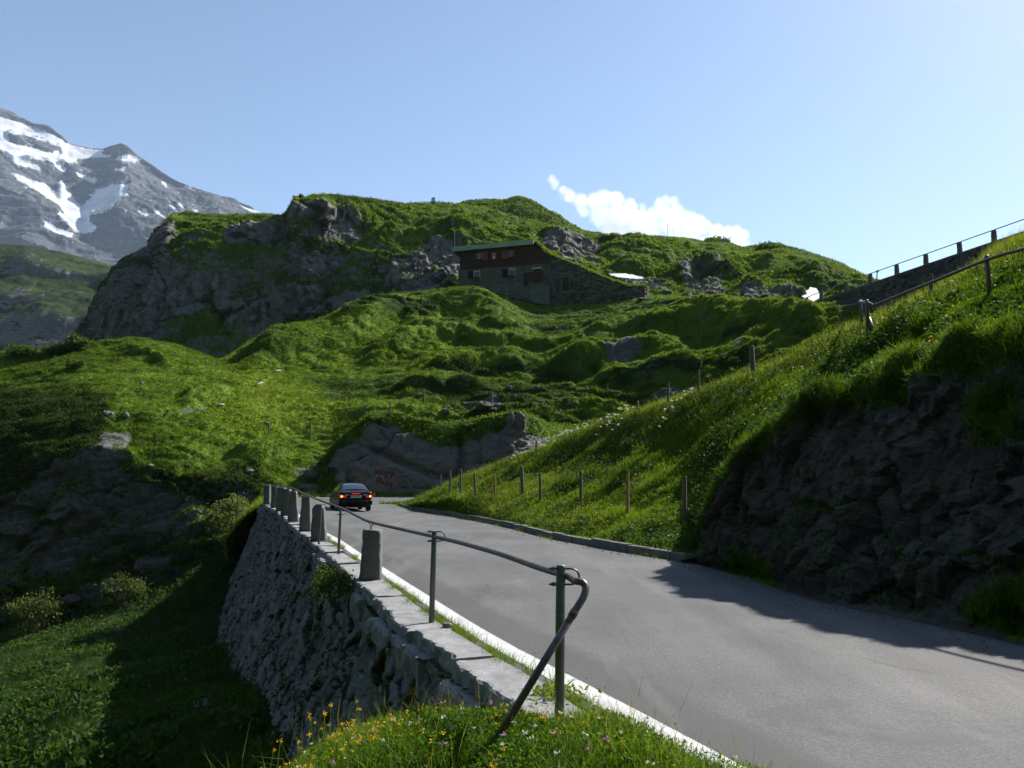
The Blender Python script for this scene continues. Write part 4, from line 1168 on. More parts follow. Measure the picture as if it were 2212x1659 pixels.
Fq = np.stack([idx[:-1, :-1], idx[:-1, 1:], idx[1:, 1:], idx[1:, :-1]], -1).reshape(-1, 4)
mesh_obj('masonry', WPd, Fq, M['masonry'], wall, True, {'cell': cell, 'gap': gap, 'moss': moss})
s = Sheet(); s.P, s.F, s.N, s.tone = WPd, Fq, N, np.full(WPd.shape[:2], .4); SH['wall'] = s
# far end return and near end return of the wall
for Dq, nm in ((5.34, 0), (45.0, 1)):
    hq = float(np.interp(Dq, Dw, hmax)); bq = float(np.interp(Dq, Dw, bat)); z0 = float(zprof(Dq)) - .12; x0 = float(wl(Dq))
    MB().add([(x0, Dq, z0), (x0 + .6, Dq + .2, z0), (x0 + .9, Dq + .3, z0 - hq), (x0 - bq * hq, Dq - .35 * bq * hq, z0 - hq)], [(0, 1, 2, 3)]).build('end_face', M['kerb'], wall)

# coping slabs
def rough_block(mb, A, B, w0, w1, zt, zb, seed, nx=14, ny=5, rag=.025, nz=3):
    """slab from A to B (plan points on the outer edge), w0..w1 inwards, ragged outer edge"""
    A = np.array(A, float); B = np.array(B, float)
    t = (B - A) / np.linalg.norm(B - A); n = np.array([t[1], -t[0]])
    prof = [(w0 + .015, zb)] + [(w0, zb + (zt - zb) * q) for q in np.linspace(.25, .86, nz)] + [(w0 + .02, zt - .004)] + [(w0 + (w1 - w0) * q, zt) for q in np.linspace(.12, .96, ny)] + [(w1, zt - .012), (w1, zb)]
    rows = []
    for i in range(nx + 1):
        q = i / nx
        p = A + (B - A) * q
        row = []
        for j, (w, zz_) in enumerate(prof):
            wp = np.array([p[0] + n[0] * w, p[1] + n[1] * w, zz_ if not callable(zz_) else zz_(p[1])])
            row.append(wp)
        rows.append(row)
    G = np.array(rows)
    ed = np.array([1, 1, 1, 1] + [1.0] + [.25] * (len(prof) - 5))[:len(prof)]
    nz_ = fbm(G * 9, 4, seed, .6)[..., None]; n2 = fbm(G * 28, 2, seed + 3)[..., None]
    out = np.array([-n[0], -n[1], .15])
    G = G + out * (nz_ * rag * 2.2 + n2 * rag * .8) * ed[None, :, None]
    G[..., 2] += fbm(G * 4, 4, seed + 9, .6) * .016
    m, k = G.shape[:2]
    off = len(mb.v)
    mb.v += [tuple(x) for x in G.reshape(-1, 3)]
    for i in range(m - 1):
        for j in range(k - 1):
            mb.f.append((off + i * k + j, off + i * k + j + 1, off + (i + 1) * k + j + 1, off + (i + 1) * k + j))
    mb.f.append(tuple(off + j for j in range(k))); mb.f.append(tuple(off + (m - 1) * k + j for j in range(k - 1, -1, -1)))
mb = MB()
d = 5.36; i = 0
while d < 45:
    ln = random.uniform(.95, 1.5)
    e = min(45, d + ln)
    zt = float(zprof((d + e) / 2)) + .032 + random.uniform(-.016, .016)
    rough_block(mb, (wl(d), d), (wl(e - .015), e - .015), random.uniform(-.03, .04), .44 + random.uniform(-.05, .02), zt, zt - .17 - random.uniform(0, .03), 1000 + i * 7, nx=22 if d < 14 else 8)
    d = e; i += 1
o = mb.build('coping', M['coping'], wall); 
# rough header blocks that stick out below the coping near the viewer
mb = MB()
for j, (a, b_, w, zt, th) in enumerate(((5.6, 6.3, .13, -.10, .17), (6.45, 7.5, .12, -.13, .30), (8.2, 9.5, .10, -.10, .36), (9.6, 10.9, .13, -.14, .24), (12.2, 12.9, .10, -.1, .34), (17.5, 19.6, .12, -.08, .2), (14.6, 15.9, .07, -.13, .3))):
    rough_block(mb, (wl(a) - w, a), (wl(b_) - w, b_), 0, .3, zt, zt - th, 1300 + j * 11, nx=20, rag=.035)
mb.build('header_blocks', M['coping'], wall)

# ---- stone bollards on the wall
def bollard_mesh(mb, c, w, dp, h, ang, seed, top=.72, rounded=False, lean=0):
    nz, nk = 14, 20
    G = np.zeros((nz, nk, 3))
    ca, sa = math.cos(ang), math.sin(ang)
    for i in range(nz):
        q = i / (nz - 1)
        tq = 1 - (1 - top) * q
        if rounded and q > .8: tq *= math.sqrt(max(.05, 1 - ((q - .8) / .23) ** 2))
        for k in range(nk):
            a = 2 * PI * k / nk
            ex = .35
            cx_ = math.copysign(abs(math.cos(a)) ** ex, math.cos(a)); sy_ = math.copysign(abs(math.sin(a)) ** ex, math.sin(a))
            lx, ly = cx_ * w / 2 * tq + lean * q, sy_ * dp / 2 * (tq * .5 + .5)
            G[i, k] = (c[0] + lx * ca - ly * sa, c[1] + lx * sa + ly * ca, c[2] + h * q)
    r = fbm(G * 7, 4, seed, .6) * .022 + fbm(G * 25, 2, seed + 5) * .008
    dirv = G - np.array([c[0], c[1], 0]); dirv[..., 2] = 0
    G += unit(dirv) * r[..., None]
    G[-1, :, 2] += fbm(G[-1] * 9, 3, seed + 7) * .03
    off = len(mb.v)
    mb.v += [tuple(x) for x in G.reshape(-1, 3)]
    for i in range(nz - 1):
        for k in range(nk):
            k2 = (k + 1) % nk
            mb.f.append((off + i * nk + k, off + i * nk + k2, off + (i + 1) * nk + k2, off + (i + 1) * nk + k))
    mb.f.append(tuple(off + (nz - 1) * nk + k for k in range(nk))); mb.f.append(tuple(off + nk - 1 - k for k in range(nk)))

# (distance, picture x of centre, width, depth, height, top taper, rounded top, label)
BOL = [(13.5, 800.5, .34, .30, .79, .86, False, 'squared grey stone bollard standing alone on the wall beside the leafy shrub'),
       (21.3, 686, .40, .26, .92, .70, True, 'dark round-topped stone bollard right behind a thin green post'),
       (24.6, 655.5, .36, .28, 1.0, .66, False, 'tapered dark stone bollard between the round-topped one and the orange-lichened one'),
       (28.2, 631, .36, .26, 1.0, .62, False, 'tapered stone bollard with orange lichen on its slanted top'),
       (31.6, 608, .42, .26, 1.0, .8, False, 'broad dark stone bollard just left of the lichen-topped one'),
       (35.2, 593, .42, .25, 1.0, .85, False, 'brownish stone bollard between the broad dark one and a narrow pale one'),
       (39.0, 581, .30, .25, .98, .9, False, 'narrow pale stone bollard, second from the far end of the wall'),
       (43.0, 567.5, .36, .25, 1.0, .85, False, 'grey stone bollard at the far left end of the wall')]
BT = []
for j, (D, x, w, dp, h, tp, rd, lab) in enumerate(BOL):
    wx = max(planx(x, D, float(zprof(D))), float(wl(D)) + .2)
    c = (wx, D, float(zprof(D)) + .02)
    mb = MB(); bollard_mesh(mb, c, w, dp, h, random.uniform(-.08, .08) - .3 * (j > 3), 1500 + j * 13, tp, rd, lean=(.02 if j == 0 else random.uniform(-.03, .03)))
    o = mb.build('stone_bollard', M['bollard'], None, True)
    tag(o, lab, 'bollard', 'stone bollards along the road wall')
    BT.append(Vector((c[0], c[1], c[2] + h)))
M['lichen'] = simple('orange_lichen', (.38, .22, .07), .9, .1, var=.4, scale=12)

# ---- pipe railing
rail = thing('pipe_railing', (.33, 5.62, 0), 'rusty brown pipe railing on green steel posts along the top of the wall', 'railing')
POSTS = [(onz(1208, 1552, .03), 1208, 1.0, .032), (onz(932, 1343, .03), 932, 1.0, .031), (onz(730, 1197, .03), 731, .95, .028), (20.3, 688.4, .95, .026)]
posts = []
for D, x, h, r in POSTS:
    wx = planx(x, D, .03)
    b0 = Vector((wx, D, float(zprof(D)) + .03)); t0 = b0 + Vector((.012 * D ** .5 * .6, .0, h))
    posts.append((b0, t0, r))
    mb = MB(); n = 20
    mb.tube([b0, t0 - Vector((0, 0, .012)), t0 - Vector((0, 0, .003)), t0], [r, r, r * .9, r * .72], n)
    po = mb.build('post', M['green_steel'], rail, True)
    # U-bolt round the pipe, with its nuts
    mb = MB()
    pc = t0 - Vector((0, 0, .075 if D < 7 else .06))
    pts = []
    s_ = 1.0
    for k in range(9):
        a = -PI / 2 + PI * k / 8
        pts.append(pc + Vector((r + .035 + .055 * math.cos(a), -.02, .052 * math.sin(a))))
    mb.tube([pc + Vector((-r - .05, -.01, .052 * -1))] + pts + [pc + Vector((-r - .05, -.01, .052))], .0075, 8)
    for sg in (-1, 1):
        mb.tube([pc + Vector((-r - .032, -.01, .052 * sg)), pc + Vector((-r - .006, -.01, .052 * sg))], .0145, 6)
    mb.build('clamp', M['pipe'], po, False)
# the pipe follows the tops of posts and bollards and bends down to the ground at the near end
def pp(x, y, D): return Vector(W(x, y, D))
t1, t2, t3, t4 = [p[1] for p in posts]
line = [t1 + Vector((.050, -.03, -.075))] + [Vector(W(*q)) for q in ((1160, 1225, 6.2), (1080, 1197, 7.2), (1000, 1174, 8.4), (946, 1161, 9.4), (870, 1144, 11.4), (800, 1127.5, 13.5), (772, 1115, 14.7), (750, 1103.5, 15.9), (732, 1095.5, 16.9), (711, 1088, 18.6), (689, 1080, 20.5), (657, 1067, 24.6), (641, 1058.5, 27), (627, 1053.5, 29.6), (606, 1050.5, 33), (590, 1049.5, 36.5), (576, 1049.5, 40.5), (565, 1050, 43.5))]
def catmull(P, n=6):
    out = []
    for i in range(len(P) - 1):
        p0 = P[max(0, i - 1)]; p1 = P[i]; p2 = P[i + 1]; p3 = P[min(len(P) - 1, i + 2)]
        for k in range(n):
            t = k / n
            out.append(.5 * ((2 * p1) + (p2 - p0) * t + (2 * p0 - 5 * p1 + 4 * p2 - p3) * t * t + (3 * p1 - p0 - 3 * p2 + p3) * t ** 3))
    out.append(P[-1]); return out
mb = MB(); mb.tube(catmull(line), .0225, 14)
mb.build('pipe', M['pipe'], rail, True)
# near end: an elbow and the sloping stay
elb = line[0]
gend = Vector(hit(1052, 1612, ['verge']) or W(1052, 1612, 5.15)) - Vector((0, 0, .05))
top = Vector(W(1262, 1268, 5.42)); low = Vector(W(1248, 1310, 5.36))
mb = MB(); mb.tube(catmull([elb, Vector(W(1243, 1255, 5.48)), Vector(W(1258, 1258, 5.44)), Vector(W(1265, 1270, 5.42)), Vector(W(1260, 1290, 5.39)), low, low + (gend - low) * .12], 4), .0235, 14)
mb.build('elbow', M['pipe'], rail, True)
mb = MB(); mb.tube([low + (gend - low) * .02, low + (gend - low) * .35, gend], .0235, 14)
mb.tube([low + (gend - low) * .03, low + (gend - low) * .075], .0275, 14)
mb.build('stay', M['pipe'], rail, True)
for bt in (BT[0], BT[2]):
    mb = MB()
    mb.tube([bt + Vector((-.01, 0, -.02)), bt + Vector((-.01, 0, .07))], .011, 8)
    pts = [bt + Vector((.004 + .034 * math.cos(a), -.01, .105 + .034 * math.sin(a))) for a in np.linspace(0, 2 * PI, 13)]
    mb.tube(pts, .008, 6)
    mb.build('bracket', M['pipe'], rail)
mb = MB()
for a, b in ((.62, .66),):
    q = line[5]; dq = (line[6] - line[4]).normalized() * .035
    mb.tube([q - dq, q + dq], .0235, 14)
mb.build('sleeve', M['pipe'], rail)

# small stone lying on the coping
def boulder(name, c, size, seed, label, cat='boulder', group=None, mat=None, rotz=0, sink=.25):
    import bmesh
    bm = bmesh.new(); bmesh.ops.create_icosphere(bm, subdivisions=4, radius=1)
    V = np.array([v.co[:] for v in bm.verts])
    tl, f1, f2, cc = facets(V * 1.0 + seed, seed)
    t2 = facets(V * 2.6 + seed, seed + 5)[0]
    V = V * (1 + .16 * fbm(V * 1.1 + seed, 4, seed, .6)[:, None] + .34 * tl[:, None] + .12 * t2[:, None] + .16 * (cc - .5)[:, None])
    V = V * np.array(size) / 2
    ca, sa = math.cos(rotz), math.sin(rotz)
    V = np.stack([V[:, 0] * ca - V[:, 1] * sa, V[:, 0] * sa + V[:, 1] * ca, V[:, 2]], 1)
    for v, q in zip(bm.verts, V): v.co = q
    me = bpy.data.meshes.new(name); bm.to_mesh(me); bm.free()
    me.polygons.foreach_set('use_smooth', np.ones(len(me.polygons), bool))
    me.materials.append(mat or M['boulder'])
    o = bpy.data.objects.new(name, me); o.location = Vector(c) + Vector((0, 0, size[2] * (.5 - sink))); link(o)
    tag(o, label, cat, group)
    return o
p9 = posts[1][0]
boulder('stone', (p9[0] + .21, 9.05, .035), (.10, .08, .075), 77, 'fist-sized pale stone lying on the coping at the foot of a green post', 'stone', mat=M['coping'], sink=.05)
# ------------------------------------------------------------------ mountain inn
HA = np.array(W(1190, 640, 106.0)); HB = np.array(W(990, 640, 110.0))
hu = Vector((HB[0] - HA[0], HB[1] - HA[1], 0)).normalized()      # along the front, towards its left end
hn = Vector((hu.y, -hu.x, 0))
if hn.y > 0: hn = -hn                                             # outwards, towards the road
hA = Vector((HA[0], HA[1], 0))
def FP(x, y, off=0.0):
    """point of the house front (pushed out by off) measured at x, y"""
    d = ray(x, y); o = Vector((0, 0, CAM_Z))
    q = hA + hn * off
    t = (q - o).dot(hn) / d.dot(hn)
    return o + d * t
def fbox(mb, x0, y0, x1, y1, o0, o1):
    """box on the front: upright rectangle between measured corners"""
    a = FP(x0, y0); b = FP(x1, y1)
    ua, ub = (a - hA).dot(hu), (b - hA).dot(hu)
    za, zb = a.z, b.z
    def pt(u, z, o): return hA + hu * u + hn * o + Vector((0, 0, z))
    lo, hi = min(za, zb), max(za, zb)
    mb.hexa([pt(ua, lo, o0), pt(ub, lo, o0), pt(ub, lo, o1), pt(ua, lo, o1)], [pt(ua, hi, o0), pt(ub, hi, o0), pt(ub, hi, o1), pt(ua, hi, o1)])
    return ua, ub, lo, hi
def upt(u, z, o): return hA + hu * u + hn * o + Vector((0, 0, z))

M['plaster'] = simple('grey_rough_plaster', (.17, .16, .146), .9, .15, var=.25, scale=1.2, bump=.3)
M['plaster_low'] = simple('grey_base_plaster', (.20, .195, .193), .9, .15, var=.25, scale=1.5, bump=.3)
M['fascia'] = simple('green_grey_metal_fascia', (.42, .50, .46), .5, .4, .2, var=.1, scale=2)
M['frame_white'] = simple('white_window_paint', (.72, .72, .70), .6, .3, var=.1)
M['frame_brown'] = simple('brown_window_wood', (.11, .06, .04), .7, .3, var=.2)
M['shutter_red'] = wood('red_brown_shutter', (.30, .105, .055), 6, (3, 3, .4))
M['shutter_dark'] = wood('dark_shutter', (.04, .022, .018), 6, (3, 3, .4))
M['glass'] = (lambda b: b.done(b.bsdf((.10, .15, .22), .08, .8)))(NB('window_glass'))
M['cream'] = simple('cream_board', (.42, .40, .28), .7, .3)
M['roof_dark'] = simple('dark_roof_edge', (.05, .048, .046), .7, .3)

base = upt(4, 24, 0)
house = thing('mountain_inn', tuple(base), 'dark timber and plaster inn with green roof edge and turf-covered stone wing', 'house')
a = FP(1189, 572); b = FP(991, 582)
u0, u1 = 0.0, (FP(990, 600) - hA).dot(hu)
zb_ = 22.0; zt_lo = FP(1189, 570).z; zt_lo2 = FP(991, 581).z
zfloor = (zt_lo + zt_lo2) / 2
DEPTH = 8.0
mb = MB(); mb.hexa([upt(u0, zb_, 0), upt(u1, zb_, 0), upt(u1, zb_, -DEPTH), upt(u0, zb_, -DEPTH)], [upt(u0, zfloor, 0), upt(u1, zfloor, 0), upt(u1, zfloor, -DEPTH), upt(u0, zfloor, -DEPTH)])
mb.build('plaster_wall', M['plaster'], house)
# timber upper storey (its right end is cut off by the sloping roof)
ze_l, ze_r = FP(997, 546).z, FP(1152, 531).z
zeave = (ze_l + ze_r) / 2 + .1
ur = (FP(1154, 532) - hA).dot(hu); zr = FP(1190, 553).z
mb = MB()
pl = [upt(u1 - .25, zfloor + .003, .06), upt(0, zfloor + .003, .06), upt(0, zr, .06), upt(ur, zeave, .06), upt(u1 - .25, zeave, .06)]
mb.prism(pl, hn * -(DEPTH + .06))
mb.build('timber_wall', M['timber'], house)
# roof: flat turf roof with the pale green edge board, sloping piece at the right
mb = MB()
fz0, fz1 = zeave + .0, zeave + .62
ul, urr = u1 + .75, ur - .05
mb.hexa([upt(ul, fz0, .55), upt(urr, fz0, .55), upt(urr, fz0, .47), upt(ul, fz0, .47)], [upt(ul, fz1, .55), upt(urr, fz1, .55), upt(urr, fz1, .47), upt(ul, fz1, .47)])
fa = mb.build('roof_edge', M['fascia'], house)
mb = MB()
mb.hexa([upt(ul, fz0 + .05, .468), upt(urr, fz0 + .05, .468), upt(urr, fz0 - .5, -DEPTH - .4), upt(ul, fz0 - .5, -DEPTH - .4)], [upt(ul, fz1 - .02, .468), upt(urr, fz1 - .02, .468), upt(urr, fz1 - .6, -DEPTH - .4), upt(ul, fz1 - .6, -DEPTH - .4)])
mb.build('roof', M['roof_dark'], house)
# wing: stone gable wall running down to the right
WT = [(1190.6, 551), (1207, 558), (1253, 577), (1300, 598), (1335, 611), (1358, 619), (1393, 620)]
WB = [(1393, 660), (1187, 672)]
poly = [FP(x, y, -.03) for x, y in WT] + [FP(x, y, -.03) for x, y in WB]
# build it as a fine grid so that the courses stand out
us = np.linspace(0, (poly[6] - hA).dot(hu), 190)
tu = np.array([(p - hA).dot(hu) for p in poly[:7]]); tz = np.array([p.z for p in poly[:7]])
o_ = np.argsort(tu); topz = np.interp(us, tu[o_], tz[o_])
vz = np.linspace(0, 1, 110)
zbot = 21.5
G = np.zeros((190, 110, 3))
zz_ = zbot + (topz[:, None] - zbot) * vz[None]
for c_ in range(2): G[..., c_] = hA[c_] + hu[c_] * us[:, None]
G[..., 2] = zz_
Qh = np.stack([np.broadcast_to(us[:, None] * 1.5, zz_.shape), zz_ * 3.6, np.full(zz_.shape, .5)], -1)
f1, f2, cc = worley(Qh + fbm(Qh * .6, 2, 1601)[..., None] * .3, 1603)
gp = sstep(0, .22, f2 - f1)
dd = .10 * np.sqrt(gp) + .08 * (cc - .5)
G += np.array(hn)[None, None] * dd[..., None]
gi = np.arange(190 * 110).reshape(190, 110)
mesh_obj('stone_wing', G, np.stack([gi[:-1, :-1], gi[:-1, 1:], gi[1:, 1:], gi[1:, :-1]], -1).reshape(-1, 4), M['masonry_up'], house, False, {'cell': cc, 'gap': gp, 'moss': np.full(cc.shape, .15)})
# wing body and its turf roof
mb = MB()
ends = [upt(float(us[0]), zbot, -.06), upt(float(us[-1]), zbot, -.06)]
cap = [upt(float(t), float(z) - .03, -.06) for t, z in zip(tu[o_], tz[o_])]
mb.prism([upt(float(us[-1]), zbot, -.06)] + cap + [upt(float(us[0]), zbot, -.06)], hn * -6.5)
mb.build('wing_body', M['roof_dark'], house)
nx_, ny_ = 120, 40
tg = np.zeros((nx_, ny_, 3))
u_t = np.linspace(float(us[-1]) * 1.0, ur * .98, nx_)
ext_u = np.r_[tu[o_], ur]; ext_z = np.r_[tz[o_], fz1 - .05]
zt = np.interp(u_t, ext_u, ext_z)
for i in range(nx_):
    for j in range(ny_):
        q = j / (ny_ - 1)
        p = upt(float(u_t[i]), float(zt[i]) + .16 - .25 * q, .12 - q * 7.4)
        tg[i, j] = p
tg[..., 2] += .22 * (billow(tg * .8, 3, 1611) - .3) + (np.sin(np.linspace(0, PI, ny_)) * .15)[None]
tg[:, 0, 2] -= .22
gi = np.arange(nx_ * ny_).reshape(nx_, ny_)
FT = np.stack([gi[:-1, :-1], gi[:-1, 1:], gi[1:, 1:], gi[1:, :-1]], -1).reshape(-1, 4)
mesh_obj('turf_roof', tg, FT, M['hill'], house, True, {'rock': np.zeros(nx_ * ny_), 'tone': np.full(nx_ * ny_, .75)})
s = Sheet(); s.P, s.F, s.N, s.tone = tg, FT, grid_normals(tg), np.full(tg.shape[:2], .72); SH['turf_roof'] = s
# flat turf on the main roof, showing as a fringe
tg2 = np.zeros((60, 20, 3))
for i, uq in enumerate(np.linspace(ul - .1, urr + .1, 60)):
    for j in range(20):
        q = j / 19
        tg2[i, j] = upt(float(uq), fz1 + .02 - .6 * q + .10 * math.sin(PI * q), .40 - q * (DEPTH + .6))
tg2[..., 2] += .10 * fbm(tg2 * 1.2, 3, 1613)
gi = np.arange(1200).reshape(60, 20)
mesh_obj('turf_cover', tg2, np.stack([gi[:-1, :-1], gi[:-1, 1:], gi[1:, 1:], gi[1:, :-1]], -1).reshape(-1, 4), M['hill'], house, True, {'rock': np.zeros(1200), 'tone': np.full(1200, .5)})

def window(x0, y0, x1, y1, off, frame, flowers=True, trim=None, mull=True):
    w = (x1 - x0)
    mb = MB()
    t = .9
    for (a0, b0, a1, b1) in ((x0 - t, y0 - t, x1 + t, y0), (x0 - t, y1, x1 + t, y1 + t), (x0 - t, y0, x0, y1), (x1, y0, x1 + t, y1)):
        fbox(mb, a0, b0, a1, b1, off + .0, off + .07)
    f = mb.build('window', trim or frame, house)
    mb = MB()
    tt = .55
    for (a0, b0, a1, b1) in ((x0, y0, x1, y0 + tt), (x0, y1 - tt, x1, y1), (x0, y0 + tt, x0 + tt, y1 - tt), (x1 - tt, y0 + tt, x1, y1 - tt)):
        fbox(mb, a0, b0, a1, b1, off - .02, off + .04)
    if mull: fbox(mb, (x0 + x1) / 2 - .35, y0 + tt, (x0 + x1) / 2 + .35, y1 - tt, off - .02, off + .04)
    mb.build('sash', frame, f)
    mb = MB(); fbox(mb, x0 + .2, y0 + .2, x1 - .2, y1 - .2, off - .03, off + .005); mb.build('pane', M['glass'], f)
    if flowers:
        mb = MB(); fbox(mb, x0 - .3, y1 - .9, x1 + .3, y1 + .6, off + .075, off + .32); fb = mb.build('flower_box', M['frame_brown'], f)
        c = np.array([np.array(FP(x0 + (x1 - x0) * random.random(), y1 - 1.2 - random.random() * 2.0, off + random.uniform(.1, .35))) for _ in range(160)])
        leaves('geranium', c, .055, .3, M['shrub'], None, f)
    return f
def shutter(x0, y0, x1, y1, off, mat):
    mb = MB(); fbox(mb, x0, y0, x1, y1, off + .01, off + .055)
    for q in (.08, .5, .92):
        yy = y0 + (y1 - y0) * q
        fbox(mb, x0 + .2, yy - .35, x1 - .2, yy + .35, off + .056, off + .075)
    return mb.build('shutter', mat, house)
def hc(x, y): return (970.2 + x * .10966, 521.5 + y * .10966)
def wbox(x0, y0, x1, y1): a = hc(x0, y0); b = hc(x1, y1); return a[0], a[1], b[0], b[1]
T = .06
window(*wbox(550, 240, 648, 372), T, M['frame_white'], True, M['shutter_red'])
shutter(*wbox(662, 215, 768, 368), T, M['shutter_red'])
window(*wbox(1172, 188, 1276, 330), T, M['frame_white'], True, M['shutter_red'])
shutter(*wbox(1036, 182, 1152, 340), T, M['shutter_red'])
window(*wbox(495, 588, 604, 728), 0, M['frame_white'], True, M['frame_white'])
shutter(*wbox(375, 590, 475, 735), 0, M['shutter_dark'])
window(*wbox(1182, 545, 1300, 690), 0, M['frame_white'], True, M['frame_white'])
shutter(*wbox(1045, 545, 1158, 705), 0, M['shutter_dark'])
window(*wbox(690, 918, 780, 1000), 0, M['frame_brown'], False, M['frame_brown'])
# name board and star under the eave
mb = MB(); fbox(mb, *wbox(840, 233, 930, 262), T, T + .05); mb.build('name_board', M['cream'], house)
mb = MB()
cst = FP(*hc(882, 312), T + .03)
pts = []
for k in range(16):
    a = 2 * PI * k / 16 + .1; r = .36 if k % 2 == 0 else .17
    pts.append(cst + hu * (r * math.cos(a)) + Vector((0, 0, r * math.sin(a))))
mb.prism(pts, hn * .04); mb.build('star_ornament', M['frame_white'], house)
# balcony door, lintel, balcony box on its pale base
mb = MB(); fbox(mb, *wbox(1658, 540, 1806, 845), 0, .03); dr = mb.build('door', M['shutter_dark'], house)
mb = MB(); fbox(mb, *wbox(1700, 592, 1792, 640), .03, .05); fbox(mb, *wbox(1700, 650, 1792, 685), .03, .05); mb.build('pane', M['glass'], dr)
mb = MB(); fbox(mb, *wbox(1640, 520, 1818, 536), .0, .12); mb.build('door_lintel', M['frame_white'], house)
mb = MB(); fbox(mb, *wbox(1640, 537, 1657, 845), 0, .06); fbox(mb, *wbox(1808, 537, 1822, 845), 0, .06); mb.build('door_frame', M['plaster_low'], house)
mb = MB()
bx = wbox(1540, 680, 1925, 842)
for k in range(22):
    x0 = bx[0] + (bx[2] - bx[0]) * k / 22; x1 = x0 + (bx[2] - bx[0]) / 22 * .86
    fbox(mb, x0, bx[1], x1, bx[3], 1.55, 1.59)
fbox(mb, bx[0], bx[1] - .5, bx[2], bx[1] + .2, 1.52, 1.63)
for x in (bx[0] + .1, bx[2] - .7):
    a = FP(x, bx[1]); uu_ = (a - hA).dot(hu)
    zt2, zb2 = FP(x, bx[1], 1.5).z, FP(x, bx[3], 1.5).z
    mb.hexa([upt(uu_, zb2, .02), upt(uu_ - .06, zb2, .02), upt(uu_ - .06, zb2, 1.52), upt(uu_, zb2, 1.52)], [upt(uu_, zt2, .02), upt(uu_ - .06, zt2, .02), upt(uu_ - .06, zt2, 1.52), upt(uu_, zt2, 1.52)])
mb.build('balcony_railing', M['timber_mid'], house)
a = FP(bx[0], bx[3], 1.5); uL = (a - hA).dot(hu); uR = (FP(bx[2], bx[3], 1.5) - hA).dot(hu); zs = a.z
mb = MB(); mb.hexa([upt(uL, 21.5, .01), upt(uR, 21.5, .01), upt(uR, 21.5, 1.45), upt(uL, 21.5, 1.45)], [upt(uL, zs, .01), upt(uR, zs, .01), upt(uR, zs, 1.45), upt(uL, zs, 1.45)])
mb.build('balcony_base', M['plaster_low'], house)
mb = MB(); mb.hexa([upt(uL + .1, zs + .004, .01), upt(uR - .1, zs + .004, .01), upt(uR - .1, zs + .004, 1.62), upt(uL + .1, zs + .004, 1.62)], [upt(uL + .1, zs + .12, .01), upt(uR - .1, zs + .12, .01), upt(uR - .1, zs + .12, 1.62), upt(uL + .1, zs + .12, 1.62)])
mb.build('balcony_floor', M['plaster'], house)
mb = MB(); a = FP(*hc(250, 903)); zl = a.z
mb.hexa([upt(u1, 21.5, .012), upt(uL + .02, 21.5, .012), upt(uL + .02, 21.5, .10), upt(u1, 21.5, .10)], [upt(u1, zl, .012), upt(uL + .02, zl, .012), upt(uL + .02, zl, .10), upt(u1, zl, .10)])
mb.build('plinth', M['plaster_low'], house)
# wing door with pale surround
mb = MB(); fbox(mb, 1215.5, 599, 1230, 630, .16, .22); wd = mb.build('door', M['timber_mid'], house)
mb = MB(); fbox(mb, 1213, 596.5, 1215.4, 633, .12, .26); fbox(mb, 1230.1, 596.5, 1232.4, 633, .12, .26); fbox(mb, 1215.5, 596.5, 1230, 598.9, .12, .25); fbox(mb, 1213, 631, 1232.4, 634, .26, .5)
mb.build('door_surround', M['plaster_low'], house)
# flag pole at the corner
p0 = FP(981.5, 600, .4); p1 = FP(982, 496, .4)
mb = MB(); mb.tube([p0 - Vector((0, 0, 2)), p1], [.05, .03], 8)
tag(mb.build('flagpole', M['wire'], None), 'tall bare pole at the left corner of the inn', 'pole')

# ---- little shed left of the inn
sc0 = Vector(W(966, 648, 105.0))
shed = thing('timber_shed', tuple(sc0), 'small dark timber shed with gabled roof close to the left end of the inn', 'shed')
sx_ = Vector((1, .12, 0)).normalized(); sn_ = Vector((sx_.y, -sx_.x, 0))
def SPt(x, y, off=0.0):
    d = ray(x, y); o = Vector((0, 0, CAM_Z)); q = sc0 + sn_ * off
    t = (q - o).dot(sn_) / d.dot(sn_)
    return o + d * t
def sbox(mb, x0, y0, x1, y1, o0, o1):
    vs = []
    for o in (o0, o1):
        pass
    a, b, c, d = SPt(x0, y1), SPt(x1, y1), SPt(x1, y0), SPt(x0, y0)
    mb.prism([a + sn_ * o0, b + sn_ * o0, c + sn_ * o0, d + sn_ * o0], sn_ * (o1 - o0))
gl = [SPt(944, 665), SPt(987.5, 665), SPt(987.5, 622), SPt(967.5, 609), SPt(944, 630)]
mb = MB(); mb.prism([p for p in gl], sn_ * -3.2); mb.build('wall', M['timber_mid'], shed)
rp = [SPt(937, 634.5), SPt(945, 630.6), SPt(967, 606.5), SPt(989.5, 621)]
mb = MB()
for a_, b_ in zip(rp[:-1], rp[1:]):
    up_ = Vector((0, 0, .16))
    mb.prism([a_ + sn_ * .5, b_ + sn_ * .5, b_ + sn_ * .5 + up_, a_ + sn_ * .5 + up_], sn_ * -4.1)
mb.build('roof', M['wood_grey'], shed)
mb = MB(); sbox(mb, 965.5, 625.5, 971.5, 632.5, .01, .05); fw = mb.build('window', M['glass'], shed)
mb = MB(); sbox(mb, 964.8, 624.6, 972.2, 625.5, .01, .09); mb.build('lintel', M['wood_grey'], fw)
mb = MB(); sbox(mb, 964.8, 632.5, 972.2, 633.4, .01, .09); mb.build('sill', M['wood_grey'], fw)
for x_ in (958.5, 974.5):
    mb = MB(); sbox(mb, x_, 629, x_ + .9, 654, .01, .08); mb.build('board', M['wood_grey'], shed)

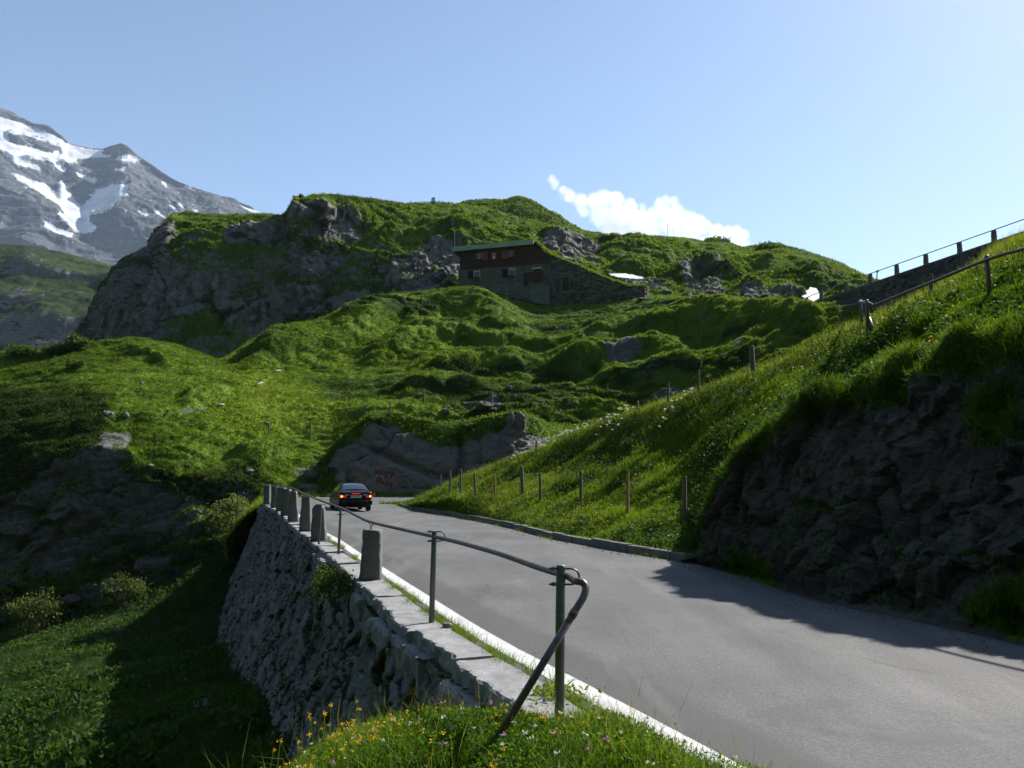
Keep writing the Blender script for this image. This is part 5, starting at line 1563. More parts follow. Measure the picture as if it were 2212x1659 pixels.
# ---- fence before the inn
HF = ['hillside']
def fence(name, label, spec, names, mat, h=None, wires=(), cat='fence', r=.05, lean=.04, wobble=True, wirecol=None, post_mats=None, group=None):
    """posts given by measured foot and top"""
    feet, tops = [], []
    for (x, yb, yt, *xt) in spec:
        p = hit(x, yb, names)
        if p is None: continue
        D = p.y
        q = Vector(W(xt[0] if xt else x, yt, D))
        feet.append(p); tops.append(q)
    f = thing(name, tuple(feet[0]), label, cat, group)
    for i, (p, q) in enumerate(zip(feet, tops)):
        rr = r[i] if isinstance(r, (list, tuple)) else r
        mb = MB()
        d = (q - p)
        n = 7
        pts = [p - d.normalized() * .25, p + d * .5 + Vector((random.uniform(-1, 1), 0, 0)) * rr * .25, q - d * .02, q]
        mb.tube(pts, [rr * 1.05, rr, rr * .92, rr * .7], n)
        mb.build('post', (post_mats or {}).get(i, mat), f, False)
    for k in wires:
        mb = MB()
        for a_, b_, c_, d_ in zip(feet[:-1], tops[:-1], feet[1:], tops[1:]):
            s0 = a_ + (b_ - a_) * k; s1 = c_ + (d_ - c_) * k
            L_ = (s1 - s0).length
            mb.tube([s0, s0 + (s1 - s0) * .5 - Vector((0, 0, .03 * L_ * .5)), s1], .004 if L_ < 8 else .007, 4, False)
        mb.build('wire', M['wire'], f)
    return f, feet, tops
fence('terrace_fence', 'thin wire fence with slim posts before the stone wing of the inn', [(1207, 652, 626), (1276, 646, 624), (1317, 642, 620), (1150, 652, 632), (1095, 650, 632)][::-1][::-1], ['hillside'], M['wood_grey'], wires=(.9,), r=.04)
fence('paddock_fence', 'short post with a drooping rail left of the small timber shed', [(912, 664, 634), (928, 656, 650), (940, 655, 651)], ['hillside'], M['wood_grey'], wires=(.55,), r=.05)
# sign at the end of the wing
sp = FP(1396.5, 640, .3)
sgn = thing('waymark_sign', tuple(sp), 'small red sign with white square at the right end of the stone wing', 'sign')
mb = MB(); fbox(mb, 1393.6, 626.5, 1399, 638.5, .3, .34)
M['sign_red'] = simple('sign_red', (.35, .03, .035), .5, .4, var=.1); M['sign_white'] = simple('sign_white', (.75, .75, .73), .5, .4, var=.06)
mb.build('panel', M['sign_red'], sgn)
mb = MB(); fbox(mb, 1394, 628.6, 1398, 634.2, .341, .35); mb.build('white_square', M['sign_white'], sgn)
mb = MB(); mb.tube([FP(1399.4, 645, .28), FP(1399.6, 618, .28)], .05, 8); mb.build('post', M['sign_white'], sgn)
# stake with white brace on the turf roof
st = FP(1367.5, 621, -.8)
stk = thing('marker_stake', tuple(st), 'dark stake with slanting white brace standing on the low end of the turf roof', 'stake')
mb = MB(); mb.tube([st - Vector((0, 0, .3)), FP(1367.5, 600, -.8)], .045, 7); mb.build('pole', M['wood_grey'], stk)
mb = MB(); mb.tube([FP(1367.8, 608.5, -.75), FP(1372.2, 620.5, -.75)], .05, 6); mb.tube([FP(1367.8, 611, -.72), FP(1369.6, 620.5, -.72)], .03, 6); mb.build('brace', M['sign_white'], stk)

# ------------------------------------------------------------------ upper retaining wall
UA, UB = Vector((25.2, 79.0, 17.2)), Vector((36.5, 49.0, 18.35))
nU, nV = 420, 90
q = np.linspace(0, 1, nU)
ub = np.array(UA)[None] * (1 - q[:, None]) + np.array(UB)[None] * q[:, None]
ub[:, 2] += .05 * fbm(np.stack([q * 30, q * 0, q * 0], -1), 3, 1701)
ut = (UB - UA); utn = Vector((ut.x, ut.y, 0)).normalized(); un = Vector((-utn.y, utn.x, 0))
if un.y > 0: un = -un
# outward side faces the viewer
vv = np.linspace(0, 1, nV)[None, :]
Hh = 7.0
G = ub[:, None, :] + np.array(un)[None, None] * (vv * Hh * .12)[..., None] - np.array([0, 0, 1.0]) * (vv * Hh)[..., None]
Sq = np.stack([np.broadcast_to((q * (UB - UA).length)[:, None], (nU, nV)) * 1.9, np.broadcast_to(vv * Hh * 3.6, (nU, nV)), np.full((nU, nV), .5)], -1)
f1, f2, cc = worley(Sq + fbm(Sq * .9, 3, 1703)[..., None] * .45, 1705)
gp = sstep(0, .22, f2 - f1) * .6 + .4
G += np.array(un)[None, None] * (.14 * np.sqrt(gp) + .1 * (cc - .5))[..., None]
uw = thing('upper_retaining_wall', tuple(UA), 'dark stone retaining wall of the upper road against the sky, right side', 'wall')
gi = np.arange(nU * nV).reshape(nU, nV)
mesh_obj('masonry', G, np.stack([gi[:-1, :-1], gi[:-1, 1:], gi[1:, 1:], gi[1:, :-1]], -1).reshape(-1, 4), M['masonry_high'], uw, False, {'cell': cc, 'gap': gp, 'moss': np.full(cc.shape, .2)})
mb = MB()
mb.hexa([UA + un * .12 - Vector((0, 0, .1)), UB + un * .12 - Vector((0, 0, .1)), UB - un * .6 - Vector((0, 0, .1)), UA - un * .6 - Vector((0, 0, .1))], [UA + un * .12 + Vector((0, 0, .06)), UB + un * .12 + Vector((0, 0, .06)), UB - un * .6 + Vector((0, 0, .06)), UA - un * .6 + Vector((0, 0, .06))])
mb.build('coping', M['kerb'], uw)
mb = MB(); mb.hexa([UA - un * .6 - Vector((0, 0, 7)), UB - un * .6 - Vector((0, 0, 7)), UB - un * 6 - Vector((0, 0, 7)), UA - un * 6 - Vector((0, 0, 7))], [UA - un * .6, UB - un * .6, UB - un * 6, UA - un * 6])
ur_ = mb.build('upper_road', M['road'], None); ur_['kind'] = 'structure'
ULAB = ['faint stone bollard on the upper wall in front of the triangular snow patch', 'stone bollard on the upper wall at the right rim of the snow patch', 'bollard on the upper wall against the green hillside, just left of the skyline',
        'first bollard of the upper wall that stands against the sky, counted from the hill', 'second skyline bollard of the upper wall, counted from the hill', 'third skyline bollard of the upper wall, counted from the hill', 'bollard of the upper wall nearest to the grassy bank on the right']
UTOP = []
def wallcol(x):
    """where the picture column x meets the upper wall line"""
    p = W(x, 600, 1.0); m = p[0] / p[1]
    t = (m * UA.y - UA.x) / ((UB.x - UA.x) - m * (UB.y - UA.y))
    return UA + (UB - UA) * t
for j, (x, hq) in enumerate(((1737, .72), (1768.5, .8), (1823, .82), (1876, .85), (1934, .85), (1998, .85), (2072.6, .85), (2148.5, .85))[0:8]):
    c = wallcol(x) - un * .2
    mb = MB(); bollard_mesh(mb, (c.x, c.y, c.z + .02), .34, .3, hq + .06, .5, 1750 + j * 7, .8, False, random.uniform(-.03, .03))
    o = mb.build('stone_bollard', M['bollard'], None, True)
    lab = (['faint farthest stone bollard at the low left end of the upper wall, on the snow'] + ['stone bollard at the right rim of the snow patch behind the upper wall'] + ULAB[2:])
    lab = lab[:3] + ['bollard of the upper wall right where the green hillside meets the sky', 'second skyline bollard of the upper wall, counted from the green hill', 'third skyline bollard of the upper wall, counted from the green hill', 'fourth skyline bollard of the upper wall, counted from the green hill', 'bollard of the upper wall next to the grassy bank at the far right']
    tag(o, lab[j], 'bollard', 'stone bollards on the upper wall')
    UTOP.append(c + Vector((0, 0, hq + .1)))
mb = MB(); mb.tube(UTOP + [UTOP[-1] + (UTOP[-1] - UTOP[-2]) * 2.2], .035, 6)
ob = mb.build('guard_rail', M['pipe'], None); tag(ob, 'thin guard rail strung over the tops of the upper wall bollards', 'railing')
# ------------------------------------------------------------------ wooden posts on the bank and hillside
def c5(x, y): return ((1400 + x * .5877) * .60636, (1500 + y * .5877) * .60636)
def post_at(P5, fn): (x, b, t) = P5; a = fn(x, b); c = fn(x, t); return (a[0], a[1], c[1])
low = [(289, 432, 325), (347, 452, 302), (410, 457, 290), (503, 457, 315, 493), (618, 471, 316), (787, 458, 275, 780), (895, 486, 311, 890), (1139, 515, 305), (1423, 570, 314), (1768, 612, 333)]
spec = []
for e in low:
    a = c5(e[0], e[1]); t = c5(e[3] if len(e) > 3 else e[0], e[2])
    spec.append((a[0], a[1], t[1], t[0]))
fence('roadside_fence', 'row of ten wooden posts on the flowery bank beside the road', spec, ['bank'], M['wood_grey'], r=[.045, .05, .055, .055, .035, .075, .055, .055, .045, .055], wires=(.8,), post_mats={4: M['wood_pale'], 8: M['wood_pale']})
def c8(x, y): return ((1800 + x * .4521) * .60636, (1150 + y * .4521) * .60636)
spec = []
for x, b, t in ((65, 1085, 975), (245, 1012, 930), (508, 905, 828), (778, 790, 735), (1043, 668, 612), (1285, 585, 475), (1523, 495, 370)):
    a = c8(x, b); c = c8(x, t); spec.append((a[0], a[1] + 3, c[1], c[0]))
fence('crest_fence', 'wooden posts peeping over the grassy crest of the bank', spec, ['bank'], M['wood_grey'], r=.05, wires=())
a = c8(1957, 372); c = c8(1940, 178)
fence('leaning_post', 'stout wooden post leaning on the crest of the bank below the pipe gate', [(a[0], a[1] + 3, c[1], c[0])], ['bank'], M['wood_grey'], r=.085, cat='post')
def c9(x, y): return ((1250 + x * .4069) * .60636, (1350 + y * .4069) * .60636)
spec = []
for x, b, t in ((3, 465, 355), (345, 315, 200), (640, 208, 90), (916, 268, 148), (1236, 215, 118), (1545, 250, 145), (1905, 225, 112)):
    a = c9(x, b); c = c9(x, t); spec.append((a[0], a[1], c[1], c[0]))
for x, b, t in ((805, 563, 478), (1097, 470, 373), (1312, 432, 330), (1542, 382, 290)):
    a = c8(x, b); c = c8(x, t); spec.append((a[0], a[1], c[1], c[0]))
spec = [(580, 941, 915, 581), (671, 941, 908, 671)] + spec[1:]
fence('pasture_fence', 'line of thin wooden posts crossing the middle of the green slope', spec, ['hillside', 'roadside_rock'], M['wood_grey'], r=.06, wires=(.85,))
a = (354, 899); fence('leaning_stick', 'single grey stick leaning over in the grass of the left knoll', [(353, 900, 884, 365)], ['hillside'], M['wood_grey'], r=.07, cat='stick')
fence('ridge_posts', 'three thin posts on the green skyline under the dark cliff', [(592, 715, 700), (604, 712, 706), (613, 711, 703)], ['hillside'], M['wood_grey'], r=.05)
# upper pipe railing on the bank
def c6(x, y): return (1637.3 + .25989 * x, 454.8 + .25989 * y)
rb = []
for (xb, yb, xt, yt) in ((1925, 700, 1900, 372), (916, 1072, 903, 742), (869, 1000, 849, 742), (686, 970, 672, 785)):
    b0 = c6(xb, yb); t0 = c6(xt, yt)
    p = hit(b0[0], b0[1], ['bank', 'hillside'])
    rb.append((p, Vector(W(t0[0], t0[1], p.y))))
ur2 = thing('bank_railing', tuple(rb[0][0]), 'dark pipe railing on three posts climbing the crest of the grassy bank', 'railing')
for j, (p, q) in enumerate(rb[:3]):
    mb = MB(); d = (q - p).normalized(); mb.tube([p - d * .3, q - d * .01, q], [.042, .04, .03], 14); mb.build('post', M['pipe'] if j != 2 else M['green_steel'], ur2, True)
e0 = c6(2212, 318); e1 = c6(2520, 250)
D0 = rb[0][0].y
rl = [rb[1][0] + (rb[1][1] - rb[1][0]) * .80 + Vector((.03, -.05, 0)), Vector(W(*c6(1430, 600), (rb[1][0].y + D0) / 2)), Vector(W(*c6(1905, 408), D0 - .05)), Vector(W(*e0, D0 - 1.0)), Vector(W(*e1, D0 - 2.2)), Vector(W(*c6(3300, 0), D0 - 3.4))]
mb = MB(); mb.tube(catmull(rl, 5), .03, 12); mb.build('pipe', M['pipe'], ur2, True)
mb = MB(); a_ = rb[1][1]; mb.tube([rb[2][1] + Vector((0, 0, -.05)), a_ + Vector((0, 0, -.06)), a_ + Vector((.08, -.03, -.10)), a_ + Vector((.09, -.03, -.3))], .035, 10)
mb.build('elbow', M['green_steel'], ur2, True)
mb = MB(); mb.tube([rb[1][0] + Vector((.15, -.05, 0)), rb[1][0] + (rb[1][1] - rb[1][0]) * .55 + Vector((.02, 0, 0))], .045, 10); mb.build('stay', M['pipe'], ur2, True)
pg = thing('pipe_gate', tuple(rb[3][0]), 'single green steel post with a level pipe leading to the bank railing', 'railing')
p, q = rb[3]; mb = MB(); mb.tube([p - Vector((0, 0, .3)), q - Vector((0, 0, .01)), q], [.045, .043, .03], 12); mb.build('post', M['green_steel'], pg, True)
mb = MB(); mb.tube([q - Vector((0, 0, .12)), rb[2][1] - Vector((.05, 0, .1))], .022, 8); mb.build('pipe', M['green_steel'], pg, True)
fence('pegs', 'two short pale pegs half hidden in the tall grass beside the bank railing', [(2011, 612, 592), (1924, 662, 648)], ['bank'], M['wood_grey'], r=.05, cat='pegs')
# frame on the ridge, antenna masts on the skyline
fr = Vector(hit(938, 446, ['massif']) or W(938, 440, 160))
gt = thing('wooden_frame', tuple(fr), 'small open wooden frame standing on the ridge above the inn', 'frame')
def rp_(x, y): return Vector(W(1500 * 0 + x, y, fr.y))
def cf(x, y): return ((1500 + x * .04822) * .60636, (680 + y * .04822) * .60636)
mb = MB(); mb.tube([rp_(*cf(825, 960)), rp_(*cf(825, 540))], .16, 5); mb.tube([rp_(*cf(968, 1010)), rp_(*cf(972, 490))], .16, 5); mb.tube([rp_(*cf(800, 565)), rp_(*cf(985, 520))], .13, 5); mb.tube([rp_(*cf(830, 850)), rp_(*cf(1120, 770))], .08, 5)
mb.build('posts', M['wood_grey'], gt)
for j, (x, y0, y1) in enumerate(((1441, 482, 512), (1454, 480, 512))):
    p = Vector(W(x, y1, 191)); q = Vector(W(x + (1 if j == 0 else 2), y0, 191))
    mb = MB(); mb.tube([p - Vector((0, 0, 2)), q], [.045, .035], 5)
    tag(mb.build('mast', M['wire'], None), ['hair-thin mast against the white cloud, the left one of the pair', 'hair-thin mast against the white cloud, the right one of the pair'][j], 'mast', 'masts on the skyline')
p = Vector(W(1964, 590, 150)); mb = MB(); mb.tube([Vector(W(1760 + .0, 0, 150)) * 0 + Vector(W(1894, 602, 168)), Vector(W(1895, 583, 168))], .12, 5)
mb.tube([Vector(W(1890, 588, 168)), Vector(W(1899, 587, 168))], .08, 5)
tag(mb.build('summit_cross', M['wood_grey'], None), 'tiny cross-shaped post where the hillside meets the upper wall', 'post')

# ------------------------------------------------------------------ boulders, logs, snow
BO = [((233, 897), 1.3, .9, 'rounded grey boulder in the notch of the left knoll'), ((272, 899), .9, .95, 'upright pale boulder to the right of the rounded one in the notch'), ((150, 726 + 30), 1.8, .5, 'flat grey slab on top of the left knoll'),
      ((1104, 916), 1.2, 1.9, 'tall split boulder on the rim of the roadside rock, its left half'), ((1124, 916), 1.6, 2.1, 'tall split boulder on the rim of the roadside rock, its right half'),
      ((962, 890), 1.3, .8, 'grey boulder in the grass above the cleft of the roadside rock'), ((1045, 878), 2.6, 1.1, 'broad dark boulder beside a fence post above the roadside rock'),
      ((1100, 838), .9, .7, 'small pale boulder among dark tufts on the middle slope'), ((1064, 884), 1.0, .5, 'low flat stone just below the broad dark boulder'), ((1160, 838), .8, .7, 'pale upright stone right of the fence on the middle slope'), ((1166, 868), 1.2, .6, 'low grey stone below the pale upright stone'),
      ((1415, 862), .8, .6, 'whitish block in the stony patch below the fence, upper one'), ((1428, 870), .6, .5, 'whitish block in the stony patch below the fence, lower one'), ((1440, 860), .7, .5, 'grey block at the right edge of the stony patch'),
      ((573, 912), .9, .25, 'flat pale stone behind the lone post in the meadow'), ((305, 829), .6, .5, 'small white stone on the face of the left knoll'), ((540, 1018), 1.2, .6, 'grey stone on the meadow edge above the far end of the wall'),
      ((672, 1030), 1.6, 1.3, 'pale craggy boulder left of the dark car'), ((735, 1040), 1.4, 1.5, 'slanting grey rock block right behind the car roof'), ((655, 1053), .9, .6, 'low boulder at the road edge left of the car'), ((1350, 783), 1.4, .9, 'grey rock on the shaded fold of the middle slope'),
      ((325, 1005), .8, .35, 'small light stone in heath under the left knoll'), ((1385, 634 + 12), 1.6, .8, 'grey slab just right of the waymark sign'), ((1440, 632), 3.0, 1.2, 'group-topping grey slab on the terrace right of the inn'), ((1480, 638), 2.5, .8, 'low grey rock at the foot of the far slope right of the inn')]
for j, ((x, y), w, h, lab) in enumerate(BO):
    p = hit(x, y + 2, ['hillside', 'roadside_rock', 'shoulder', 'massif'])
    if p is None: continue
    w *= .62; h *= .62
    boulder('boulder', p, (w, w * .8, h), 100 + j * 3, lab, 'boulder', None, M['boulder'], random.uniform(0, 3), .34)
# boulder on the foot of the gully
p = hit(765, 0 + 2000, ['gully'])
for j, (x, y, w, h, lab) in enumerate(((445, 1530, .55, .3, 'small grey stone lying in the shaded gully meadow'), (235, 1277, 1.6, .9, 'pale block at the foot of the left rocks beside a bush'), (150, 1300, 1.2, .7, 'grey block in the grass between the two lower bushes'))):
    p = hit(x, y, ['gully', 'hillside'])
    if p: boulder('boulder', p, (w, w * .7, h), 300 + j, lab, 'boulder', None, M['boulder'], 1.0 + j, .3)
LG = [((592, 806), (606, 803), 'bleached log lying in the hollow below the green ridge'), ((470, 880), (484, 877), 'short pale stick of driftwood on the meadow beside the left knoll'), ((552, 836), (567, 829), 'slanting bleached branch on the grass above the meadow')]
for (a, b, lab) in LG:
    pa, pb = hit(*a, ['hillside']), hit(*b, ['hillside'])
    if pa and pb:
        mb = MB(); mb.tube([pa + Vector((0, 0, .1)), (pa + pb) / 2 + Vector((0, 0, .16)), pb + Vector((0, 0, .12))], [.10, .09, .06], 7)
        tag(mb.build('log', M['bleached'], None, True), lab, 'log')

def snow_patch(name, poly, surf, label, lift=.25, depth=None, n=46):
    xs = [p[0] for p in poly]; ys = [p[1] for p in poly]
    X, Y = np.meshgrid(np.linspace(min(xs) - 1, max(xs) + 1, n * 2), np.linspace(min(ys) - 1, max(ys) + 1, n))
    m = inpoly(X + fbm(np.stack([X * .3, Y * .3, X * 0], -1), 3, 5) * 1.5, Y + fbm(np.stack([X * .3, Y * .3, X * 0], -1), 3, 9) * 1.2, poly)
    if depth is None:
        D = np.zeros(X.shape)
        for i in range(X.shape[0]):
            for j in range(X.shape[1]):
                if not m[i, j]: continue
                p = hit(X[i, j], Y[i, j], surf); D[i, j] = p.y - .35 if p else 0
        m &= D > 0
        if m.any(): D[D == 0] = np.median(D[m])
        D = smooth1(smooth1(D, 2.5, 0), 2.5, 1)
    else: D = depth(X, Y)
    P = W(X, Y, np.maximum(D, 1))
    P[..., 2] += fbm(P * np.array([.5, 2, 2]), 3, 15) * .10
    idx = np.arange(X.size).reshape(X.shape)
    Fq = np.stack([idx[:-1, :-1], idx[:-1, 1:], idx[1:, 1:], idx[1:, :-1]], -1)
    keep = m[:-1, :-1] & m[1:, 1:] & m[:-1, 1:] & m[1:, :-1]
    o = mesh_obj(name, P, Fq[keep], M['snow'], None, True)
    sol = o.modifiers.new('thickness', 'SOLIDIFY'); sol.thickness = .25; sol.offset = 0
    o['label'] = label; o['category'] = 'snow patch'
    return o
# long tongue of old snow in the stream bed behind the turf roof, triangular patch under the upper wall
snow_patch('snow_patch', [(1302, 586), (1318, 589), (1345, 591), (1378, 598), (1395, 603), (1380, 604), (1350, 603), (1336, 601), (1318, 595)], ['massif'], 'narrow bright snow patch behind the low turf roof', depth=lambda X, Y: 115 + (604 - Y) * 1.9 + 0 * X)
snow_patch('snow_patch', [(1729, 641), (1742, 637), (1740, 630), (1747, 627), (1750, 620), (1757, 623), (1765, 625), (1767, 632), (1782, 637), (1776, 643), (1756, 654), (1732, 654), (1738, 646)], ['massif'], 'triangular bright snow patch at the left end of the upper wall', depth=lambda X, Y: 112 + (652 - Y) * .5 + 0 * X)

# ------------------------------------------------------------------ shrubs
def shrub(name, cx, yb, yt, wd, names, label, mat, n=1400, leaf=.06, D=None, stems=7, bush_depth=None, tonev=.5, cat='shrub', fill=.75, squash=1.0):
    p = hit(cx, yb, names) if D is None else Vector(W(cx, yb, D))
    D = p.y
    w = wd * K / F_PX * D; h = (yb - yt) * K / F_PX * D
    t = thing(name, tuple(p), label, cat)
    mb = MB(); tips = []
    for k in range(stems):
        a = 2 * PI * k / stems + random.uniform(-.4, .4)
        r = random.uniform(.25, .95)
        e = p + Vector((math.cos(a) * w * .5 * r, math.sin(a) * w * .38 * r, h * (1.02 - .62 * r * r) * random.uniform(.7, 1.05)))
        m1 = p + (e - p) * .45 + Vector((random.uniform(-1, 1) * w * .05, random.uniform(-1, 1) * w * .05, h * .06))
        s = .022 * max(.5, h / 1.5)
        mb.tube([p - Vector((0, 0, .08)), m1, e], [s, s * .6, s * .2], 5)
        tips.append((m1, e))
        for _ in range(3):
            q = m1 + (e - m1) * random.uniform(.1, .7)
            e2 = q + Vector((random.uniform(-1, 1) * w * .17, random.uniform(-1, 1) * w * .15, random.uniform(.05, .25) * h))
            mb.tube([q, e2], [s * .4, s * .15], 4); tips.append((q, e2))
    mb.build('stems', M['wood_grey'], t)
    cs, ts = [], []
    per = max(6, n // len(tips))
    for m1, e in tips:
        cl = rng.uniform(-.22, .22)
        for _ in range(per):
            q = np.array(m1) * (1 - (u_ := rng.random() ** .6)) + np.array(e) * u_
            rad = w * .10 * fill
            cs.append(q + rng.normal(size=3) * rad * np.array([1, 1, .7 * squash])); ts.append(tonev + cl)
    nb_ = len(cs) // 3
    ph = rng.random(nb_) * 2 * PI; rr_ = np.sqrt(rng.random(nb_)) * w * .46
    low_ = np.stack([p.x + np.cos(ph) * rr_, p.y + np.sin(ph) * rr_ * .8, p.z + (.06 + .5 * rng.random(nb_)) * h], 1)
    cs = np.array(cs[: 2 * nb_] + list(low_)); ts = ts[: 2 * nb_] + [tonev - .1] * nb_
    cs[:, 2] = np.maximum(cs[:, 2], p.z + .02)
    leaves('foliage', cs, leaf * (.7 + .6 * rng.random(len(cs))), np.array(ts), mat, None, t)
    return t
shrub('willow_bush', 75, 1378, 1250, 112, ['gully'], 'round pale green willow bush low in the left corner under the rocks', M['willow'], 2600, .075, tonev=.42)
shrub('willow_bush', 262, 1312, 1232, 108, ['gully'], 'low spreading pale bush in the middle of the dark rock foot', M['willow'], 1500, .075, stems=8, tonev=.4)
shrub('willow_bush', 505, 1152, 1068, 120, ['gully', 'hillside'], 'light green willow bush with bare twigs against the far end of the wall', M['willow'], 3000, .085, D=48.0, stems=10, tonev=.6)
shrub('willow_bush', 534, 1225, 1100, 92, [], 'dim bush in the wall shadow at the lower far corner of the wall', M['willow'], 2600, .085, D=46.5, stems=10, tonev=.4)
shrub('willow_bush', 456, 1140, 1108, 60, ['gully', 'hillside'], 'small pale bush just left of the large willow by the wall', M['willow'], 900, .08, D=47.0, tonev=.55)
shrub('green_bush', 166, 758, 722, 58, ['hillside'], 'leafy green bush on the crest of the left knoll', M['shrub'], 2400, .13, stems=9, tonev=.5)
shrub('green_bush', 45, 768, 744, 70, ['hillside'], 'low bushes at the left edge of the knoll crest', M['shrub'], 1500, .13, stems=8, tonev=.35)
shrub('green_bush', 118, 762, 742, 60, ['hillside'], 'small bush between the edge bushes and the leafy bush on the knoll', M['shrub'], 1200, .12, stems=8, tonev=.4)
shrub('green_bush', 163, 795, 768, 46, ['hillside'], 'low bush on the slope just under the leafy crest bush', M['shrub'], 1000, .11, stems=7, tonev=.55)
shrub('wall_shrub', 716, 1300, 1222, 104, [], 'bright leafy shrub growing out of the wall below the square bollard', M['shrub'], 1500, .030, D=13.2, stems=11, tonev=.62, fill=.9)
shrub('wall_shrub', 700, 1258, 1205, 40, [], 'thin upper sprig of leaves on the wall behind the leafy wall shrub', M['shrub'], 260, .030, D=14.0, stems=4, tonev=.6)
shrub('ridge_bush', 645, 434, 419, 26, [], 'small dark bush on the tip of the cliff', M['shrub'], 500, .25, D=149, stems=5, tonev=.1)
shrub('ridge_bush', 1550, 530, 513, 58, [], 'dark green bush on the skyline under the right end of the cloud', M['shrub'], 1800, .35, D=190, stems=9, tonev=.5)
shrub('ridge_bush', 1118, 432, 422, 18, [], 'tiny bush on the rounded summit behind the ridge', M['shrub'], 400, .3, D=266, stems=5, tonev=.15)
shrub('ridge_bush', 1666, 545, 526, 70, [], 'dark dome-shaped bush on the right part of the skyline', M['shrub'], 2000, .35, D=185, stems=9, tonev=.4)
shrub('ridge_bush', 812, 440, 433, 12, [], 'tiny tuft of a bush on the ridge left of the wooden frame', M['shrub'], 200, .25, D=156, stems=4, tonev=.1)
shrub('flower_shrub', 1065, 652, 640, 26, [], 'yellow-green bush in the shaded terrace in front of the inn', M['shrub'], 500, .12, D=103.5, stems=6, tonev=.85)

# ------------------------------------------------------------------ lettering on the rock
M['red_paint'] = simple('faded_red_paint', (.17, .03, .038), .85, .2, var=.3, scale=6)
M['chalk'] = simple('faded_white_paint', (.32, .33, .32), .9, .1, var=.3, scale=6)
def g2(x, y): return ((1300 + x * .07232) * .60636, (1640 + y * .07232) * .60636)
RED = [[(548, 410), (552, 560), (545, 720)], [(722, 395), (728, 560), (722, 725)], [(552, 575), (640, 570), (724, 560)],
       [(880, 545), (820, 600), (830, 670), (895, 700), (955, 650), (950, 570), (880, 545)],
       [(1075, 870), (1080, 700), (1075, 560)], [(1075, 560), (1180, 560), (1215, 610), (1170, 680), (1085, 690)],
       [(1300, 900), (1305, 730), (1290, 575)], [(1290, 575), (1400, 590), (1440, 650), (1390, 720), (1310, 730)],
       [(605, 1180), (610, 1000), (595, 870)], [(595, 870), (720, 850), (830, 920), (790, 1000), (620, 1030)],
       [(838, 1030), (842, 1180)], [(920, 1040), (930, 1150), (1000, 1210), (1080, 1180), (1092, 1030)], [(1092, 1030), (1125, 1200)],
       [(1300, 1075), (1240, 1095), (1225, 1140), (1330, 1190), (1345, 1250), (1290, 1290), (1215, 1275)]]
WHITE = [[(500, 950), (545, 830), (620, 700), (680, 600)], [(740, 830), (760, 760), (830, 715), (890, 760), (895, 850), (885, 940), (940, 1010)], [(870, 610), (905, 590), (915, 640)], [(680, 920), (700, 955)]]
def strokes(name, lines, mat, r, label):
    mb = MB()
    for ln in lines:
        pts = []
        for (a, b) in zip(ln[:-1], ln[1:]):
            for k in range(5):
                t = k / 5
                pts.append((a[0] + (b[0] - a[0]) * t, a[1] + (b[1] - a[1]) * t))
        pts.append(ln[-1])
        P = []
        for q in pts:
            h = hit(*g2(*q), ['roadside_rock'])
            if h is not None: P.append(h)
        if len(P) > 2: mb.tube(P, r, 5)
    o = mb.build(name, mat, None); tag(o, label, 'lettering'); return o
strokes('painted_letters', RED, M['red_paint'], .042, 'faded red hand-painted words HOPP PIUS on the rock right of the car')
strokes('painted_mark', WHITE, M['chalk'], .022, 'faint white curved brush mark behind the red painted words')

